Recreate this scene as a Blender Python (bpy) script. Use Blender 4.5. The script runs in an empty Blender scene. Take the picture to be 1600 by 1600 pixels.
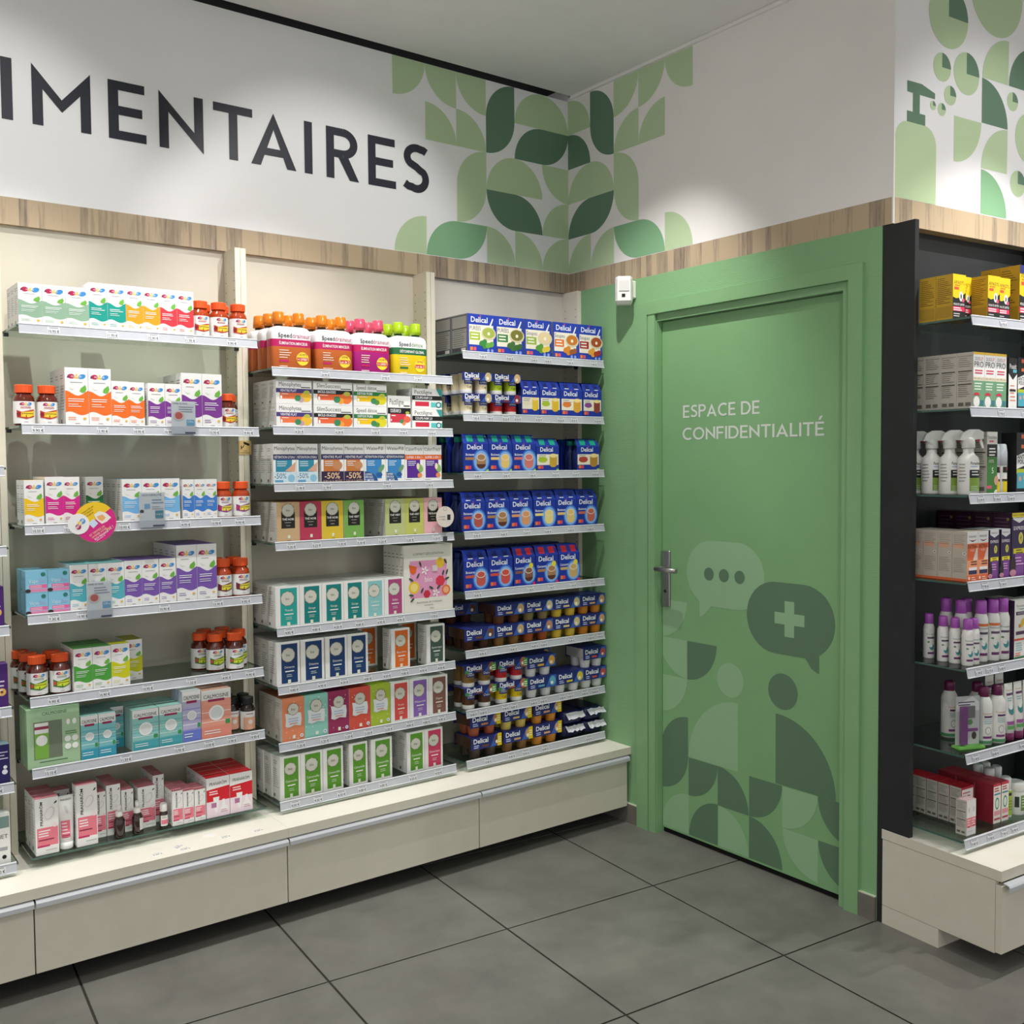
import bpy, math, random
from mathutils import Matrix, Vector
R = math.radians
rnd = random.Random(7)
scene = bpy.context.scene
COL = scene.collection

# ------------------------------------------------------------------ camera
cam_d = bpy.data.cameras.new('camera')
cam = bpy.data.objects.new('camera', cam_d)
COL.objects.link(cam)
cam_d.sensor_width = 36.0
cam_d.lens = 36.0 * 1581.0 / 1600.0
cam_d.clip_start = 0.05
YAW, PITCH, ROLL = R(36.837), R(2.688), R(-0.461)
fw = Vector((math.sin(YAW) * math.cos(PITCH), math.cos(YAW) * math.cos(PITCH), -math.sin(PITCH)))
r0 = Vector((math.cos(YAW), -math.sin(YAW), 0))
u0 = r0.cross(fw)
rr = math.cos(ROLL) * r0 + math.sin(ROLL) * u0
uu = -math.sin(ROLL) * r0 + math.cos(ROLL) * u0
m3 = Matrix((rr, uu, -fw)).transposed()
cam.matrix_world = Matrix.Translation((-2.8498, -3.3817, 1.4798)) @ m3.to_4x4()
scene.camera = cam

# ------------------------------------------------------------------ world, exposure
world = bpy.data.worlds.new('shop_ambient')
scene.world = world
world.use_nodes = True
bg = world.node_tree.nodes['Background']
bg.inputs[0].default_value = (1.0, 0.99, 0.975, 1)
bg.inputs[1].default_value = 0.74
scene.view_settings.view_transform = 'Standard'
scene.view_settings.look = 'None'
scene.view_settings.exposure = 0.0
scene.view_settings.gamma = 1.0
scene.view_settings.use_curve_mapping = False

# ceiling spots: (x, y, watts, cone degrees, edge softness, aimed at)
CEIL = 3.045
DOWNLIGHTS = [(-3.10, -0.66, 86, 76, 0.7, (-3.1, -0.34, 0.5)), (-2.25, -0.66, 86, 76, 0.7, (-2.25, -0.34, 0.5)), (-1.40, -0.66, 86, 76, 0.7, (-1.40, -0.34, 0.5)), (-0.62, -0.92, 74, 76, 0.8, (-0.16, -0.36, 1.0)),
              (0.42, -2.18, 98, 84, 0.7, (0.42, -1.88, 0.5)), (1.5, -2.28, 98, 84, 0.7, (1.5, -1.98, 0.5)),
              (-3.70, -1.90, 70, 43, 0.6, (-3.62, 0.0, 2.16)), (-2.40, -1.90, 70, 43, 0.6, (-2.32, 0.0, 2.16)), (-1.10, -1.90, 70, 43, 0.6, (-1.12, 0.0, 2.16)), (0.20, -3.50, 70, 43, 0.6, (0.50, -1.6, 2.18)),
              (-2.3, -2.7, 40, 156, 0.95, (-2.3, -2.7, 0)), (-0.9, -2.4, 40, 156, 0.95, (-0.9, -2.4, 0)), (-2.0, -4.4, 40, 156, 0.95, (-2.0, -4.4, 0)), (-3.8, -3.0, 40, 156, 0.95, (-3.8, -3.0, 0))]  # unseen room lamps added for the floor, widened to stand in for bounced light


# ------------------------------------------------------------------ materials
def lin(h):
    h = h.lstrip('#')
    out = []
    for i in (0, 2, 4):
        c = int(h[i:i + 2], 16) / 255
        out.append(c / 12.92 if c <= 0.04045 else ((c + 0.055) / 1.055) ** 2.4)
    return (*out, 1)


MATS = {}


def mat(h, rough=0.5, metal=0.0, spec=0.35, trans=0.0, coat=0.0):
    key = (h, rough, metal, spec, trans, coat)
    if key in MATS:
        return MATS[key]
    m = bpy.data.materials.new('paint_' + h.strip('#'))
    m.use_nodes = True
    b = m.node_tree.nodes['Principled BSDF']
    b.inputs['Base Color'].default_value = lin(h)
    b.inputs['Roughness'].default_value = rough
    b.inputs['Metallic'].default_value = metal
    b.inputs['Specular IOR Level'].default_value = spec
    b.inputs['Transmission Weight'].default_value = trans
    b.inputs['Coat Weight'].default_value = coat
    MATS[key] = m
    return m


def nodes_of(name):
    m = bpy.data.materials.new(name)
    m.use_nodes = True
    nt = m.node_tree
    return m, nt, nt.nodes, nt.links, nt.nodes['Principled BSDF']


def mottled(name, c1, c2, scale, rough=0.5, bump=0.0, bscale=200, spec=0.3, detail=4, stretch=(1, 1, 1)):
    m, nt, N, L, b = nodes_of(name)
    g = N.new('ShaderNodeNewGeometry')
    mp = N.new('ShaderNodeMapping')
    mp.inputs['Scale'].default_value = stretch
    L.new(g.outputs['Position'], mp.inputs['Vector'])
    n = N.new('ShaderNodeTexNoise')
    n.inputs['Scale'].default_value = scale
    n.inputs['Detail'].default_value = detail
    n.inputs['Roughness'].default_value = 0.62
    L.new(mp.outputs[0], n.inputs['Vector'])
    r = N.new('ShaderNodeValToRGB')
    r.color_ramp.elements[0].position = 0.3
    r.color_ramp.elements[1].position = 0.7
    r.color_ramp.elements[0].color = lin(c1)
    r.color_ramp.elements[1].color = lin(c2)
    L.new(n.outputs['Fac'], r.inputs['Fac'])
    L.new(r.outputs['Color'], b.inputs['Base Color'])
    b.inputs['Roughness'].default_value = rough
    b.inputs['Specular IOR Level'].default_value = spec
    if bump:
        n2 = N.new('ShaderNodeTexNoise')
        n2.inputs['Scale'].default_value = bscale
        L.new(mp.outputs[0], n2.inputs['Vector'])
        bp = N.new('ShaderNodeBump')
        bp.inputs['Strength'].default_value = bump
        bp.inputs['Distance'].default_value = 0.002
        L.new(n2.outputs['Fac'], bp.inputs['Height'])
        L.new(bp.outputs[0], b.inputs['Normal'])
    return m


M_WALLWHITE = mottled('white_wall_panel', '#eeeeef', '#f1f1f2', 3, rough=0.32, spec=0.4)
M_WALLB = mottled('white_painted_wall', '#edeae7', '#f0edea', 6, rough=0.7, bump=0.1, bscale=400)
M_CEIL = mottled('ceiling_paint', '#eeeeec', '#f2f2f0', 8, rough=0.85)
M_CREAM = mottled('cream_laminate', '#e2dcc8', '#e7e1ce', 14, rough=0.42)
M_CTOP = mottled('counter_cream', '#eee9dc', '#f2eee2', 14, rough=0.35)
M_CREAMDK = mottled('greige_laminate', '#d6d1c0', '#dbd6c6', 14, rough=0.4)
M_BACK = mottled('shelf_back_laminate', '#d3cdbd', '#d9d3c4', 5, rough=0.4)
M_BLACK = mottled('black_laminate', '#2a2c2d', '#303233', 9, rough=0.5, spec=0.25)
M_TILE = mottled('grey_porcelain_tile', '#65645f', '#787770', 5.5, rough=0.42, bump=0.05, bscale=500, spec=0.35, detail=8)
M_GROUT = mat('#35342f', 0.9)
M_STONE = mottled('grey_skirting_tile', '#6d6b64', '#777469', 20, rough=0.5)
M_ALU = mat('#c6c9ce', 0.32, 0.15, 0.6)
M_ALU2 = mat('#b6bac0', 0.3, 0.9)
M_RAIL = mottled('grey_price_rail', '#b2b5bc', '#babdc4', 30, rough=0.35, spec=0.5)
M_RAILEDGE = mat('#dcdfe4', 0.3)
M_STEEL = mottled('brushed_steel', '#9c9b98', '#b3b2ae', 60, rough=0.32, stretch=(8, 8, 0.4))
M_STEEL.node_tree.nodes['Principled BSDF'].inputs['Metallic'].default_value = 0.9


def green_wall():
    m, nt, N, L, b = nodes_of('green_ribbed_wallpaper')
    g = N.new('ShaderNodeNewGeometry')
    mp = N.new('ShaderNodeMapping')
    mp.inputs['Scale'].default_value = (0.4, 0.4, 1.0)
    L.new(g.outputs['Position'], mp.inputs['Vector'])
    w = N.new('ShaderNodeTexWave')
    w.wave_type = 'BANDS'
    w.bands_direction = 'Z'
    w.inputs['Scale'].default_value = 55
    w.inputs['Distortion'].default_value = 3.0
    w.inputs['Detail'].default_value = 2
    w.inputs['Detail Scale'].default_value = 6
    L.new(mp.outputs[0], w.inputs['Vector'])
    bp = N.new('ShaderNodeBump')
    bp.inputs['Strength'].default_value = 0.25
    bp.inputs['Distance'].default_value = 0.0012
    L.new(w.outputs['Fac'], bp.inputs['Height'])
    L.new(bp.outputs[0], b.inputs['Normal'])
    b.inputs['Base Color'].default_value = lin('#86b181')
    b.inputs['Roughness'].default_value = 0.55
    b.inputs['Specular IOR Level'].default_value = 0.25
    return m


M_GREEN = green_wall()
M_GREENFRAME = mottled('green_frame_paint', '#82ad7c', '#88b382', 5, rough=0.42)
M_GREENDOOR = mottled('green_door_film', '#7eab78', '#83b07d', 4, rough=0.4)


def wood():
    m, nt, N, L, b = nodes_of('striped_ash_laminate')
    g = N.new('ShaderNodeNewGeometry')
    rot = N.new('ShaderNodeVectorMath')
    rot.operation = 'DOT_PRODUCT'
    rot.inputs[1].default_value = (1.0, 1.0, 0.0)
    L.new(g.outputs['Position'], rot.inputs[0])
    sp = N.new('ShaderNodeSeparateXYZ')
    L.new(g.outputs['Position'], sp.inputs[0])

    def comb(zs):
        mul = N.new('ShaderNodeMath')
        mul.operation = 'MULTIPLY'
        mul.inputs[1].default_value = zs
        L.new(sp.outputs['Z'], mul.inputs[0])
        c = N.new('ShaderNodeCombineXYZ')
        L.new(rot.outputs['Value'], c.inputs['X'])
        L.new(mul.outputs[0], c.inputs['Y'])
        return c
    c1, c2 = comb(0.05), comb(0.25)
    v = N.new('ShaderNodeTexVoronoi')
    v.voronoi_dimensions = '1D'
    v.inputs['Scale'].default_value = 34
    L.new(rot.outputs['Value'], v.inputs['W'])
    n = N.new('ShaderNodeTexNoise')
    n.inputs['Scale'].default_value = 95
    n.inputs['Detail'].default_value = 5
    n.inputs['Roughness'].default_value = 0.7
    L.new(c1.outputs[0], n.inputs['Vector'])
    n2 = N.new('ShaderNodeTexNoise')
    n2.inputs['Scale'].default_value = 16
    n2.inputs['Detail'].default_value = 3
    L.new(c2.outputs[0], n2.inputs['Vector'])
    sep = N.new('ShaderNodeSeparateColor')
    L.new(v.outputs['Color'], sep.inputs[0])
    a1 = N.new('ShaderNodeMath')
    a1.operation = 'MULTIPLY_ADD'
    a1.inputs[1].default_value = 0.42
    L.new(sep.outputs[0], a1.inputs[0])
    L.new(n.outputs['Fac'], a1.inputs[2])
    a2 = N.new('ShaderNodeMath')
    a2.operation = 'MULTIPLY_ADD'
    a2.inputs[1].default_value = 0.35
    L.new(n2.outputs['Fac'], a2.inputs[0])
    L.new(a1.outputs[0], a2.inputs[2])
    r = N.new('ShaderNodeValToRGB')
    e = r.color_ramp.elements
    e[0].position, e[0].color = 0.5, lin('#72655a')
    e[1].position, e[1].color = 1.15 / 1.3, lin('#bda98d')
    k = e.new(0.66)
    k.color = lin('#9b8a77')
    k = e.new(0.78)
    k.color = lin('#ab9a82')
    L.new(a2.outputs[0], r.inputs['Fac'])
    L.new(r.outputs['Color'], b.inputs['Base Color'])
    b.inputs['Roughness'].default_value = 0.5
    b.inputs['Specular IOR Level'].default_value = 0.25
    return m


M_WOOD = wood()


def glassy(name, tint, rough=0.03, edge=0.5, face=0.045):
    """thin clear sheet: tinted see-through with a reflection that grows towards grazing angles"""
    m = bpy.data.materials.new(name)
    m.use_nodes = True
    nt = m.node_tree
    N, L = nt.nodes, nt.links
    N.clear()
    o = N.new('ShaderNodeOutputMaterial')
    t = N.new('ShaderNodeBsdfTransparent')
    t.inputs[0].default_value = lin(tint)
    g = N.new('ShaderNodeBsdfGlossy')
    g.inputs['Roughness'].default_value = rough
    f = N.new('ShaderNodeLayerWeight')
    f.inputs[0].default_value = 0.5
    pw = N.new('ShaderNodeMath')
    pw.operation = 'POWER'
    pw.inputs[1].default_value = 4.0
    L.new(f.outputs['Facing'], pw.inputs[0])
    ma = N.new('ShaderNodeMath')
    ma.operation = 'MULTIPLY_ADD'
    ma.inputs[1].default_value = edge
    ma.inputs[2].default_value = face
    L.new(pw.outputs[0], ma.inputs[0])
    mx = N.new('ShaderNodeMixShader')
    L.new(ma.outputs[0], mx.inputs[0])
    L.new(t.outputs[0], mx.inputs[1])
    L.new(g.outputs[0], mx.inputs[2])
    L.new(mx.outputs[0], o.inputs[0])
    return m


M_GLASS = glassy('clear_shelf_glass', '#dde6e1')
M_GLASSEDGE = mat('#3d5f55', 0.15, 0, 0.6)
M_CLEAR = glassy('clear_plastic', '#f4f6f7', rough=0.12, edge=0.3, face=0.03)


# ------------------------------------------------------------------ mesh builder
class MB:
    def __init__(s):
        s.v, s.f, s.fm, s.mats, s.sm = [], [], [], [], []

    def mi(s, m):
        if isinstance(m, str):
            m = mat(m)
        if m not in s.mats:
            s.mats.append(m)
        return s.mats.index(m)

    def add(s, vs, fs, m, smooth=False):
        o = len(s.v)
        s.v += [tuple(v) for v in vs]
        i = s.mi(m)
        for f in fs:
            s.f.append(tuple(o + k for k in f))
            s.fm.append(i)
            s.sm.append(smooth)
        return s

    def box(s, x0, x1, y0, y1, z0, z1, m, faces=None):
        vs = [(x0, y0, z0), (x1, y0, z0), (x1, y1, z0), (x0, y1, z0), (x0, y0, z1), (x1, y0, z1), (x1, y1, z1), (x0, y1, z1)]
        fs = {'bottom': (0, 3, 2, 1), 'top': (4, 5, 6, 7), 'front': (0, 1, 5, 4), 'right': (1, 2, 6, 5), 'back': (2, 3, 7, 6), 'left': (3, 0, 4, 7)}
        if faces is None:
            return s.add(vs, list(fs.values()), m)
        o = len(s.v)
        s.v += vs
        for k, f in fs.items():
            s.f.append(tuple(o + i for i in f))
            s.fm.append(s.mi(faces.get(k, m)))
            s.sm.append(False)
        return s

    def bbox(s, x0, x1, y0, y1, z0, z1, m, c=0.004, faces=None):
        """box whose vertical and horizontal edges are chamfered a little"""
        def ring(z, k):
            return [(x0 + k, y0, z), (x1 - k, y0, z), (x1, y0 + k, z), (x1, y1 - k, z), (x1 - k, y1, z), (x0 + k, y1, z), (x0, y1 - k, z), (x0, y0 + k, z)]

        def inset(z):
            return [(min(max(p[0], x0 + c), x1 - c), min(max(p[1], y0 + c), y1 - c), z) for p in ring(z, c)]
        rings = [inset(z0), ring(z0 + c, c), ring(z1 - c, c), inset(z1)]
        return s.loft(rings, m, caps=True)

    def loft(s, rings, m, caps=True, smooth=False, mats=None):
        n = len(rings[0])
        vs = [p for r in rings for p in r]
        o = len(s.v)
        s.v += [tuple(p) for p in vs]
        for k in range(len(rings) - 1):
            i = s.mi(mats[k] if mats else m)
            for j in range(n):
                a, b = k * n + j, k * n + (j + 1) % n
                s.f.append((o + a, o + b, o + b + n, o + a + n))
                s.fm.append(i)
                s.sm.append(smooth)
        if caps:
            s.f.append(tuple(o + j for j in reversed(range(n))))
            s.fm.append(s.mi(mats[0] if mats else m))
            s.sm.append(False)
            q = (len(rings) - 1) * n
            s.f.append(tuple(o + q + j for j in range(n)))
            s.fm.append(s.mi(mats[-1] if mats else m))
            s.sm.append(False)
        return s

    def lathe(s, prof, m, n=24, c=(0, 0), smooth=True, caps=True, mats=None):
        rings = [[(c[0] + r * math.cos(2 * math.pi * j / n), c[1] + r * math.sin(2 * math.pi * j / n), z) for j in range(n)] for r, z in prof]
        return s.loft(rings, m, caps, smooth, mats)

    def prism(s, poly, y0, y1, m):
        """polygon in x,z extruded in y (poly counter-clockwise seen from -y)"""
        n = len(poly)
        vs = [(p[0], y0, p[1]) for p in poly] + [(p[0], y1, p[1]) for p in poly]
        fs = [tuple(range(n)), tuple(reversed(range(n, 2 * n)))]
        fs += [(j, j + n, (j + 1) % n + n, (j + 1) % n) for j in range(n)]
        return s.add(vs, fs, m)

    def tube(s, pts, r, m, n=10):
        rings = []
        for i, p in enumerate(pts):
            p = Vector(p)
            a = Vector(pts[max(i - 1, 0)])
            b = Vector(pts[min(i + 1, len(pts) - 1)])
            t = (b - a).normalized()
            up = Vector((0, 0, 1)) if abs(t.z) < 0.9 else Vector((1, 0, 0))
            e1 = t.cross(up).normalized()
            e2 = t.cross(e1)
            rings.append([p + r * (math.cos(2 * math.pi * j / n) * e1 + math.sin(2 * math.pi * j / n) * e2) for j in range(n)])
        return s.loft(rings, m, True, True)

    def mesh(s, name):
        me = bpy.data.meshes.new(name)
        me.from_pydata(s.v, [], s.f)
        for m in s.mats:
            me.materials.append(m)
        me.polygons.foreach_set('material_index', s.fm)
        me.polygons.foreach_set('use_smooth', s.sm)
        me.update()
        return me


def new(name, data, parent=None, loc=(0, 0, 0), rz=0.0):
    o = bpy.data.objects.new(name, data)
    COL.objects.link(o)
    o.location = loc
    o.rotation_euler = (0, 0, rz)
    if parent is not None:
        o.parent = parent
    return o


def tag(o, label=None, cat=None, group=None, kind=None):
    if label:
        o['label'] = label
    if cat:
        o['category'] = cat
    if group:
        o['group'] = group
    if kind:
        o['kind'] = kind
    return o


# ------------------------------------------------------------------ flat print: shapes and lettering on faces
FONT = {}


def glyphs(s, bold=0.0):
    k = (s, bold)
    if k in FONT:
        return FONT[k]
    cu = bpy.data.curves.new('t', 'FONT')
    cu.body = s
    cu.resolution_u = 2
    cu.offset = bold
    ob = bpy.data.objects.new('t', cu)
    me = ob.to_mesh()
    vs = [(v.co.x, v.co.y) for v in me.vertices]
    fs = [tuple(p.vertices) for p in me.polygons]
    ob.to_mesh_clear()
    bpy.data.objects.remove(ob)
    bpy.data.curves.remove(cu)
    xs = [v[0] for v in vs] or [0, 1]
    x0, x1 = min(xs), max(xs)
    FONT[k] = ([(v[0] - x0, v[1]) for v in vs], fs, x1 - x0)
    return FONT[k]


CAPH = None


class Print:
    """collects flat coloured shapes in fractions of a w x h face"""

    def __init__(s, w, h, warp=None):
        s.w, s.h, s.mb, s.off = w, h, MB(), 0.0002
        s.warp = warp or (lambda x, z, o: (x, -o, z))
        s.curved = warp is not None

    def _put(s, pts, fs, col):
        s.mb.add([s.warp(x, z, s.off) for x, z in pts], fs, mat(col, 0.5) if isinstance(col, str) else col)
        s.off += 0.00006

    def _cut(s, pts, fs, col, step=0.10):
        """on curved faces a big shape is cut into upright strips so that it follows the curve"""
        if not s.curved:
            return s._put(pts, fs, col)
        x0, x1 = min(p[0] for p in pts), max(p[0] for p in pts)
        n = max(1, int(math.ceil((x1 - x0) / (step * s.w))))
        P, F = [], []
        for i in range(n):
            a, b = x0 + (x1 - x0) * i / n, x0 + (x1 - x0) * (i + 1) / n
            q = pts
            for lim, sg in ((a, 1), (b, -1)):
                out = []
                for k in range(len(q)):
                    u, v = q[k - 1], q[k]
                    du, dv = sg * (u[0] - lim), sg * (v[0] - lim)
                    if (du < 0) != (dv < 0):
                        t = du / (du - dv)
                        out.append((u[0] + t * (v[0] - u[0]), u[1] + t * (v[1] - u[1])))
                    if dv >= 0:
                        out.append(v)
                q = out
                if not q:
                    break
            if len(q) > 2:
                F.append(tuple(range(len(P), len(P) + len(q))))
                P += q
        s._put(P, F, col)

    def poly(s, pts, col):
        s._cut([(p[0] * s.w - s.w / 2, p[1] * s.h) for p in pts], [tuple(range(len(pts)))], col)
        return s

    def rect(s, x0, z0, x1, z1, col):
        n = 8 if s.curved else 1
        pts, fs = [], []
        for i in range(n + 1):
            x = x0 + (x1 - x0) * i / n
            pts += [(x * s.w - s.w / 2, z0 * s.h), (x * s.w - s.w / 2, z1 * s.h)]
        for i in range(n):
            fs.append((2 * i, 2 * i + 2, 2 * i + 3, 2 * i + 1))
        s._put(pts, fs, col)
        return s

    def ell(s, cx, cz, rx, col, rz=None, n=18, a0=0, a1=360, rot=0):
        """rx, rz in fractions of the width"""
        rz = rx if rz is None else rz
        full = (a1 - a0) >= 360
        pts = []
        for i in range(n if full else n + 1):
            a = R(a0 + (a1 - a0) * i / n)
            x, z = rx * s.w * math.cos(a), rz * s.w * math.sin(a)
            c, q = math.cos(R(rot)), math.sin(R(rot))
            pts.append((cx * s.w - s.w / 2 + x * c - z * q, cz * s.h + x * q + z * c))
        if not full:
            pts.append((cx * s.w - s.w / 2, cz * s.h))
        s._cut(pts, [tuple(range(len(pts)))], col)
        return s

    def text(s, t, cx, cz, hh, col, maxw=None, align='c', bold=0.0, sq=1.0, slant=0.0):
        """hh: capital height in fractions of the face height; cz: its middle"""
        global CAPH
        if CAPH is None:
            CAPH = max(v[1] for v in glyphs('H')[0])
        vs, fs, tw = glyphs(t, bold)
        k = hh * s.h / CAPH
        kx = k * sq
        if maxw and tw * kx > maxw * s.w:
            kx = maxw * s.w / tw
        W = tw * kx
        x0 = cx * s.w - s.w / 2 - (W / 2 if align == 'c' else (W if align == 'r' else 0))
        z0 = cz * s.h - hh * s.h / 2
        s._put([(x0 + v[0] * kx + slant * v[1] * k, z0 + v[1] * k) for v in vs], fs, col)
        return s

    def bars(s, x0, x1, z1, n, step, col, th=0.3, rag=0.35):
        for i in range(n):
            e = x1 - (x1 - x0) * rag * rnd.random()
            z = z1 - i * step
            s.rect(x0, z - step * th, e, z, col)
        return s

    def mesh(s, name):
        return s.mb.mesh(name)


def wave_band(p, zb, zt, col, amp=0.05, n=14):
    """band with the swooping top and bottom edge"""
    top = [(i / n, zt + amp * (math.cos(2 * math.pi * (i / n) * 0.9) * 0.9 + 0.35 * (i / n))) for i in range(n + 1)]
    bot = [(i / n, zb + amp * 0.6 * math.sin(2 * math.pi * (i / n) * 0.95 + 0.5)) for i in range(n + 1)]
    p.poly(bot + top[::-1], col)
# ------------------------------------------------------------------ geometric lettering (strokes) for wall and door
def thick(path, t):
    pts = [Vector(p) for p in path]
    Ls, Rs = [], []
    for i, p in enumerate(pts):
        a, b = pts[max(i - 1, 0)], pts[min(i + 1, len(pts) - 1)]
        d = (b - a).normalized()
        n = Vector((-d.y, d.x))
        Ls.append(p + n * t / 2)
        Rs.append(p - n * t / 2)
    return [[tuple(Rs[i]), tuple(Rs[i + 1]), tuple(Ls[i + 1]), tuple(Ls[i])] for i in range(len(pts) - 1)]


def arc(cx, cz, rx, rz, a0, a1, n=16):
    return [(cx + rx * math.cos(R(a0 + (a1 - a0) * i / n)), cz + rz * math.sin(R(a0 + (a1 - a0) * i / n))) for i in range(n + 1)]


def rc(x0, z0, x1, z1):
    return [(x0, z0), (x1, z0), (x1, z1), (x0, z1)]


def glyph(c, t=0.168):
    """(polygons, width) with capital height 1"""
    if c == 'I':
        return [rc(0, 0, t, 1)], t
    if c == 'M':
        w = 0.93
        return [[(0, 0), (t, 0), (t, 0.60), (0, 1)], [(t, 0.60), (w / 2, 0.27), (w / 2, 0.477), (0, 1)],
                [(w / 2, 0.27), (w - t, 0.60), (w, 1), (w / 2, 0.477)], [(w - t, 0), (w, 0), (w, 1), (w - t, 0.60)]], w
    if c == 'N':
        w = 0.80
        return [[(0, 0), (t, 0), (t, 0.645), (0, 1)], [(t, 0.645), (w, 0), (w - t, 0.355), (0, 1)], [(w, 0), (w, 1), (w - t, 1), (w - t, 0.355)]], w
    if c in 'EFÉ':
        w = 0.62
        h = t * 0.92
        P = [rc(0, 0, t, 1), rc(t, 1 - h, w * 0.97, 1), rc(t, 0.5 - h / 2, w * 0.9, 0.5 + h / 2)]
        if c != 'F':
            P.append(rc(t, 0, w, h))
        if c == 'É':
            P.append([(0.22, 1.14), (0.36, 1.14), (0.52, 1.42), (0.34, 1.42)])
        return P, w
    if c == 'L':
        return [rc(0, 0, t, 1), rc(t, 0, 0.56, t * 0.92)], 0.56
    if c == 'T':
        w = 0.755
        return [rc(0, 1 - t * 0.92, w, 1), rc(w / 2 - t / 2, 0, w / 2 + t / 2, 1 - t * 0.92)], w
    if c == 'A':
        w = 0.915
        k = t * 1.14
        return [[(0, 0), (k, 0), (w / 2, 0.70), (w / 2, 1.01)], [(w - k, 0), (w, 0), (w / 2, 1.01), (w / 2, 0.70)], rc(0.24, 0.205, w - 0.24, 0.345)], w
    if c in 'PR':
        w = 0.70
        r = 0.29
        P = [rc(0, 0, t, 1), rc(t, 1 - t * 0.92, 0.36, 1), rc(t, 0.42, 0.36, 0.42 + t * 0.92)]
        P += thick(arc(0.36, 0.71, r - t / 2 + 0.03, r - t * 0.46, -90, 90), t * 0.95)
        if c == 'R':
            P.append([(0.26, 0.42), (0.47, 0.45), (w, 0), (w - 0.2, 0)])
        else:
            w = 0.64
        return P, w
    if c == 'S':
        path = [(0.575, 0.865), (0.52, 0.90)] + arc(0.345, 0.735, 0.225, 0.19, 70, 225, 12) + [(0.34, 0.535), (0.42, 0.48)] + arc(0.34, 0.30, 0.22, 0.215, 40, -118, 14) + [(0.14, 0.12), (0.06, 0.17)]
        return thick(path, t * 0.97), 0.63
    if c == 'C':
        return thick(arc(0.5, 0.5, 0.5 - t / 2, 0.5 - t / 2 + 0.01, 52, 308, 26), t), 0.82
    if c == 'O':
        return thick(arc(0.5, 0.5, 0.5 - t / 2, 0.5 - t / 2 + 0.01, 0, 360, 32), t), 1.0
    if c == 'D':
        return [rc(0, 0, t, 1), rc(t, 1 - t * 0.92, 0.34, 1), rc(t, 0, 0.34, t * 0.92)] + thick(arc(0.34, 0.5, 0.5 - t / 2, 0.5 - t * 0.46, -90, 90, 20), t), 0.84
    return [], 0.3


def lift(pts, warp, k):
    """raise the k-th stroke a hair off the wall so that crossing strokes do not coincide"""
    o, a, c = (Vector(warp(*q)) for q in ((0, 0), (1, 0), (0, 1)))
    n = (a - o).cross(c - o).normalized() * (0.00002 * k)
    return [Vector(q) + n for q in pts]


def letter_mesh(c, h, w, at, col, warp, t=0.168):
    P, gw = glyph(c, t)
    mb = MB()
    for k, poly in enumerate(P):
        mb.add(lift([warp(at + p[0] / gw * w, p[1] * h) for p in poly], warp, k), [tuple(range(len(poly)))], col)
    return mb


# ------------------------------------------------------------------ room shell
# corner of the two walls at x = 0, y = 0; shelf wall along -x (faces -y), door wall along -y (faces -x)
ZB, ZT, PT = 2.216, 2.298, 3.03
A3 = -0.085                                   # the third wall and the floor tiles run at a slight angle
O3 = Vector((0.0, -1.5555, 0.0))
U3 = Vector((math.cos(A3), math.sin(A3), 0))
V3 = Vector((math.sin(A3), -math.cos(A3), 0))


def c3(u, v, z):
    p = O3 + U3 * u + V3 * v
    return (p.x, p.y, z)


# floor: slab with separate tiles
fl = MB()
fl.box(-6.0, 4.0, -6.5, 0.6, -0.10, -0.004, M_GROUT)
floor = tag(new('floor', fl.mesh('floor')), kind='structure')
tb = MB()
tb.bbox(-0.2985, 0.2985, -0.2985, 0.2985, -0.003, 0.0, M_TILE, c=0.0012)
tile_me = tb.mesh('tile')
TA = -0.0807
for i in range(-9, 5):
    for j in range(-9, 2):
        tx, ty = -0.3018 - 0.3 + 0.6035 * i, -0.9076 + 0.3 + 0.6035 * j
        x, y = tx * math.cos(TA) - ty * math.sin(TA), tx * math.sin(TA) + ty * math.cos(TA)
        if -5.4 < x < 3.3 and -6.0 < y < 0.2:
            new('tile', tile_me, floor, (x, y, 0), TA)

# ceiling with the dark shadow gap along the shelf wall
ce = MB()
ce.box(-6.0, 4.0, -6.5, -0.028, CEIL, CEIL + 0.06, M_CEIL)
ceiling = tag(new('ceiling', ce.mesh('ceiling')), kind='structure')
g = MB()
g.box(-6.0, 0.1, -0.05, 0.3, CEIL + 0.05, CEIL + 0.08, mat('#1f2224', 0.8))  # near-black sheet paints the darkness inside the gap
new('shadow_gap_shade', g.mesh('shadow_gap'), ceiling)

# shelf wall
w = MB()
w.box(-4.4, 0.0, 0.0, 0.30, ZT, PT, M_WALLWHITE)
wall_back = tag(new('wall_back', w.mesh('wall_back')), kind='structure')
w = MB()
w.box(-4.4, 0.0, 0.0, 0.30, ZB, ZT, M_WOOD)
tag(new('trim_1', w.mesh('trim_1')), kind='structure')
w = MB()
w.box(-4.4, 0.0, 0.018, 0.30, 0.0, ZB - 0.0005, M_BACK)
tag(new('wall_back_shelving', w.mesh('wall_back_shelving')), kind='structure')

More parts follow.
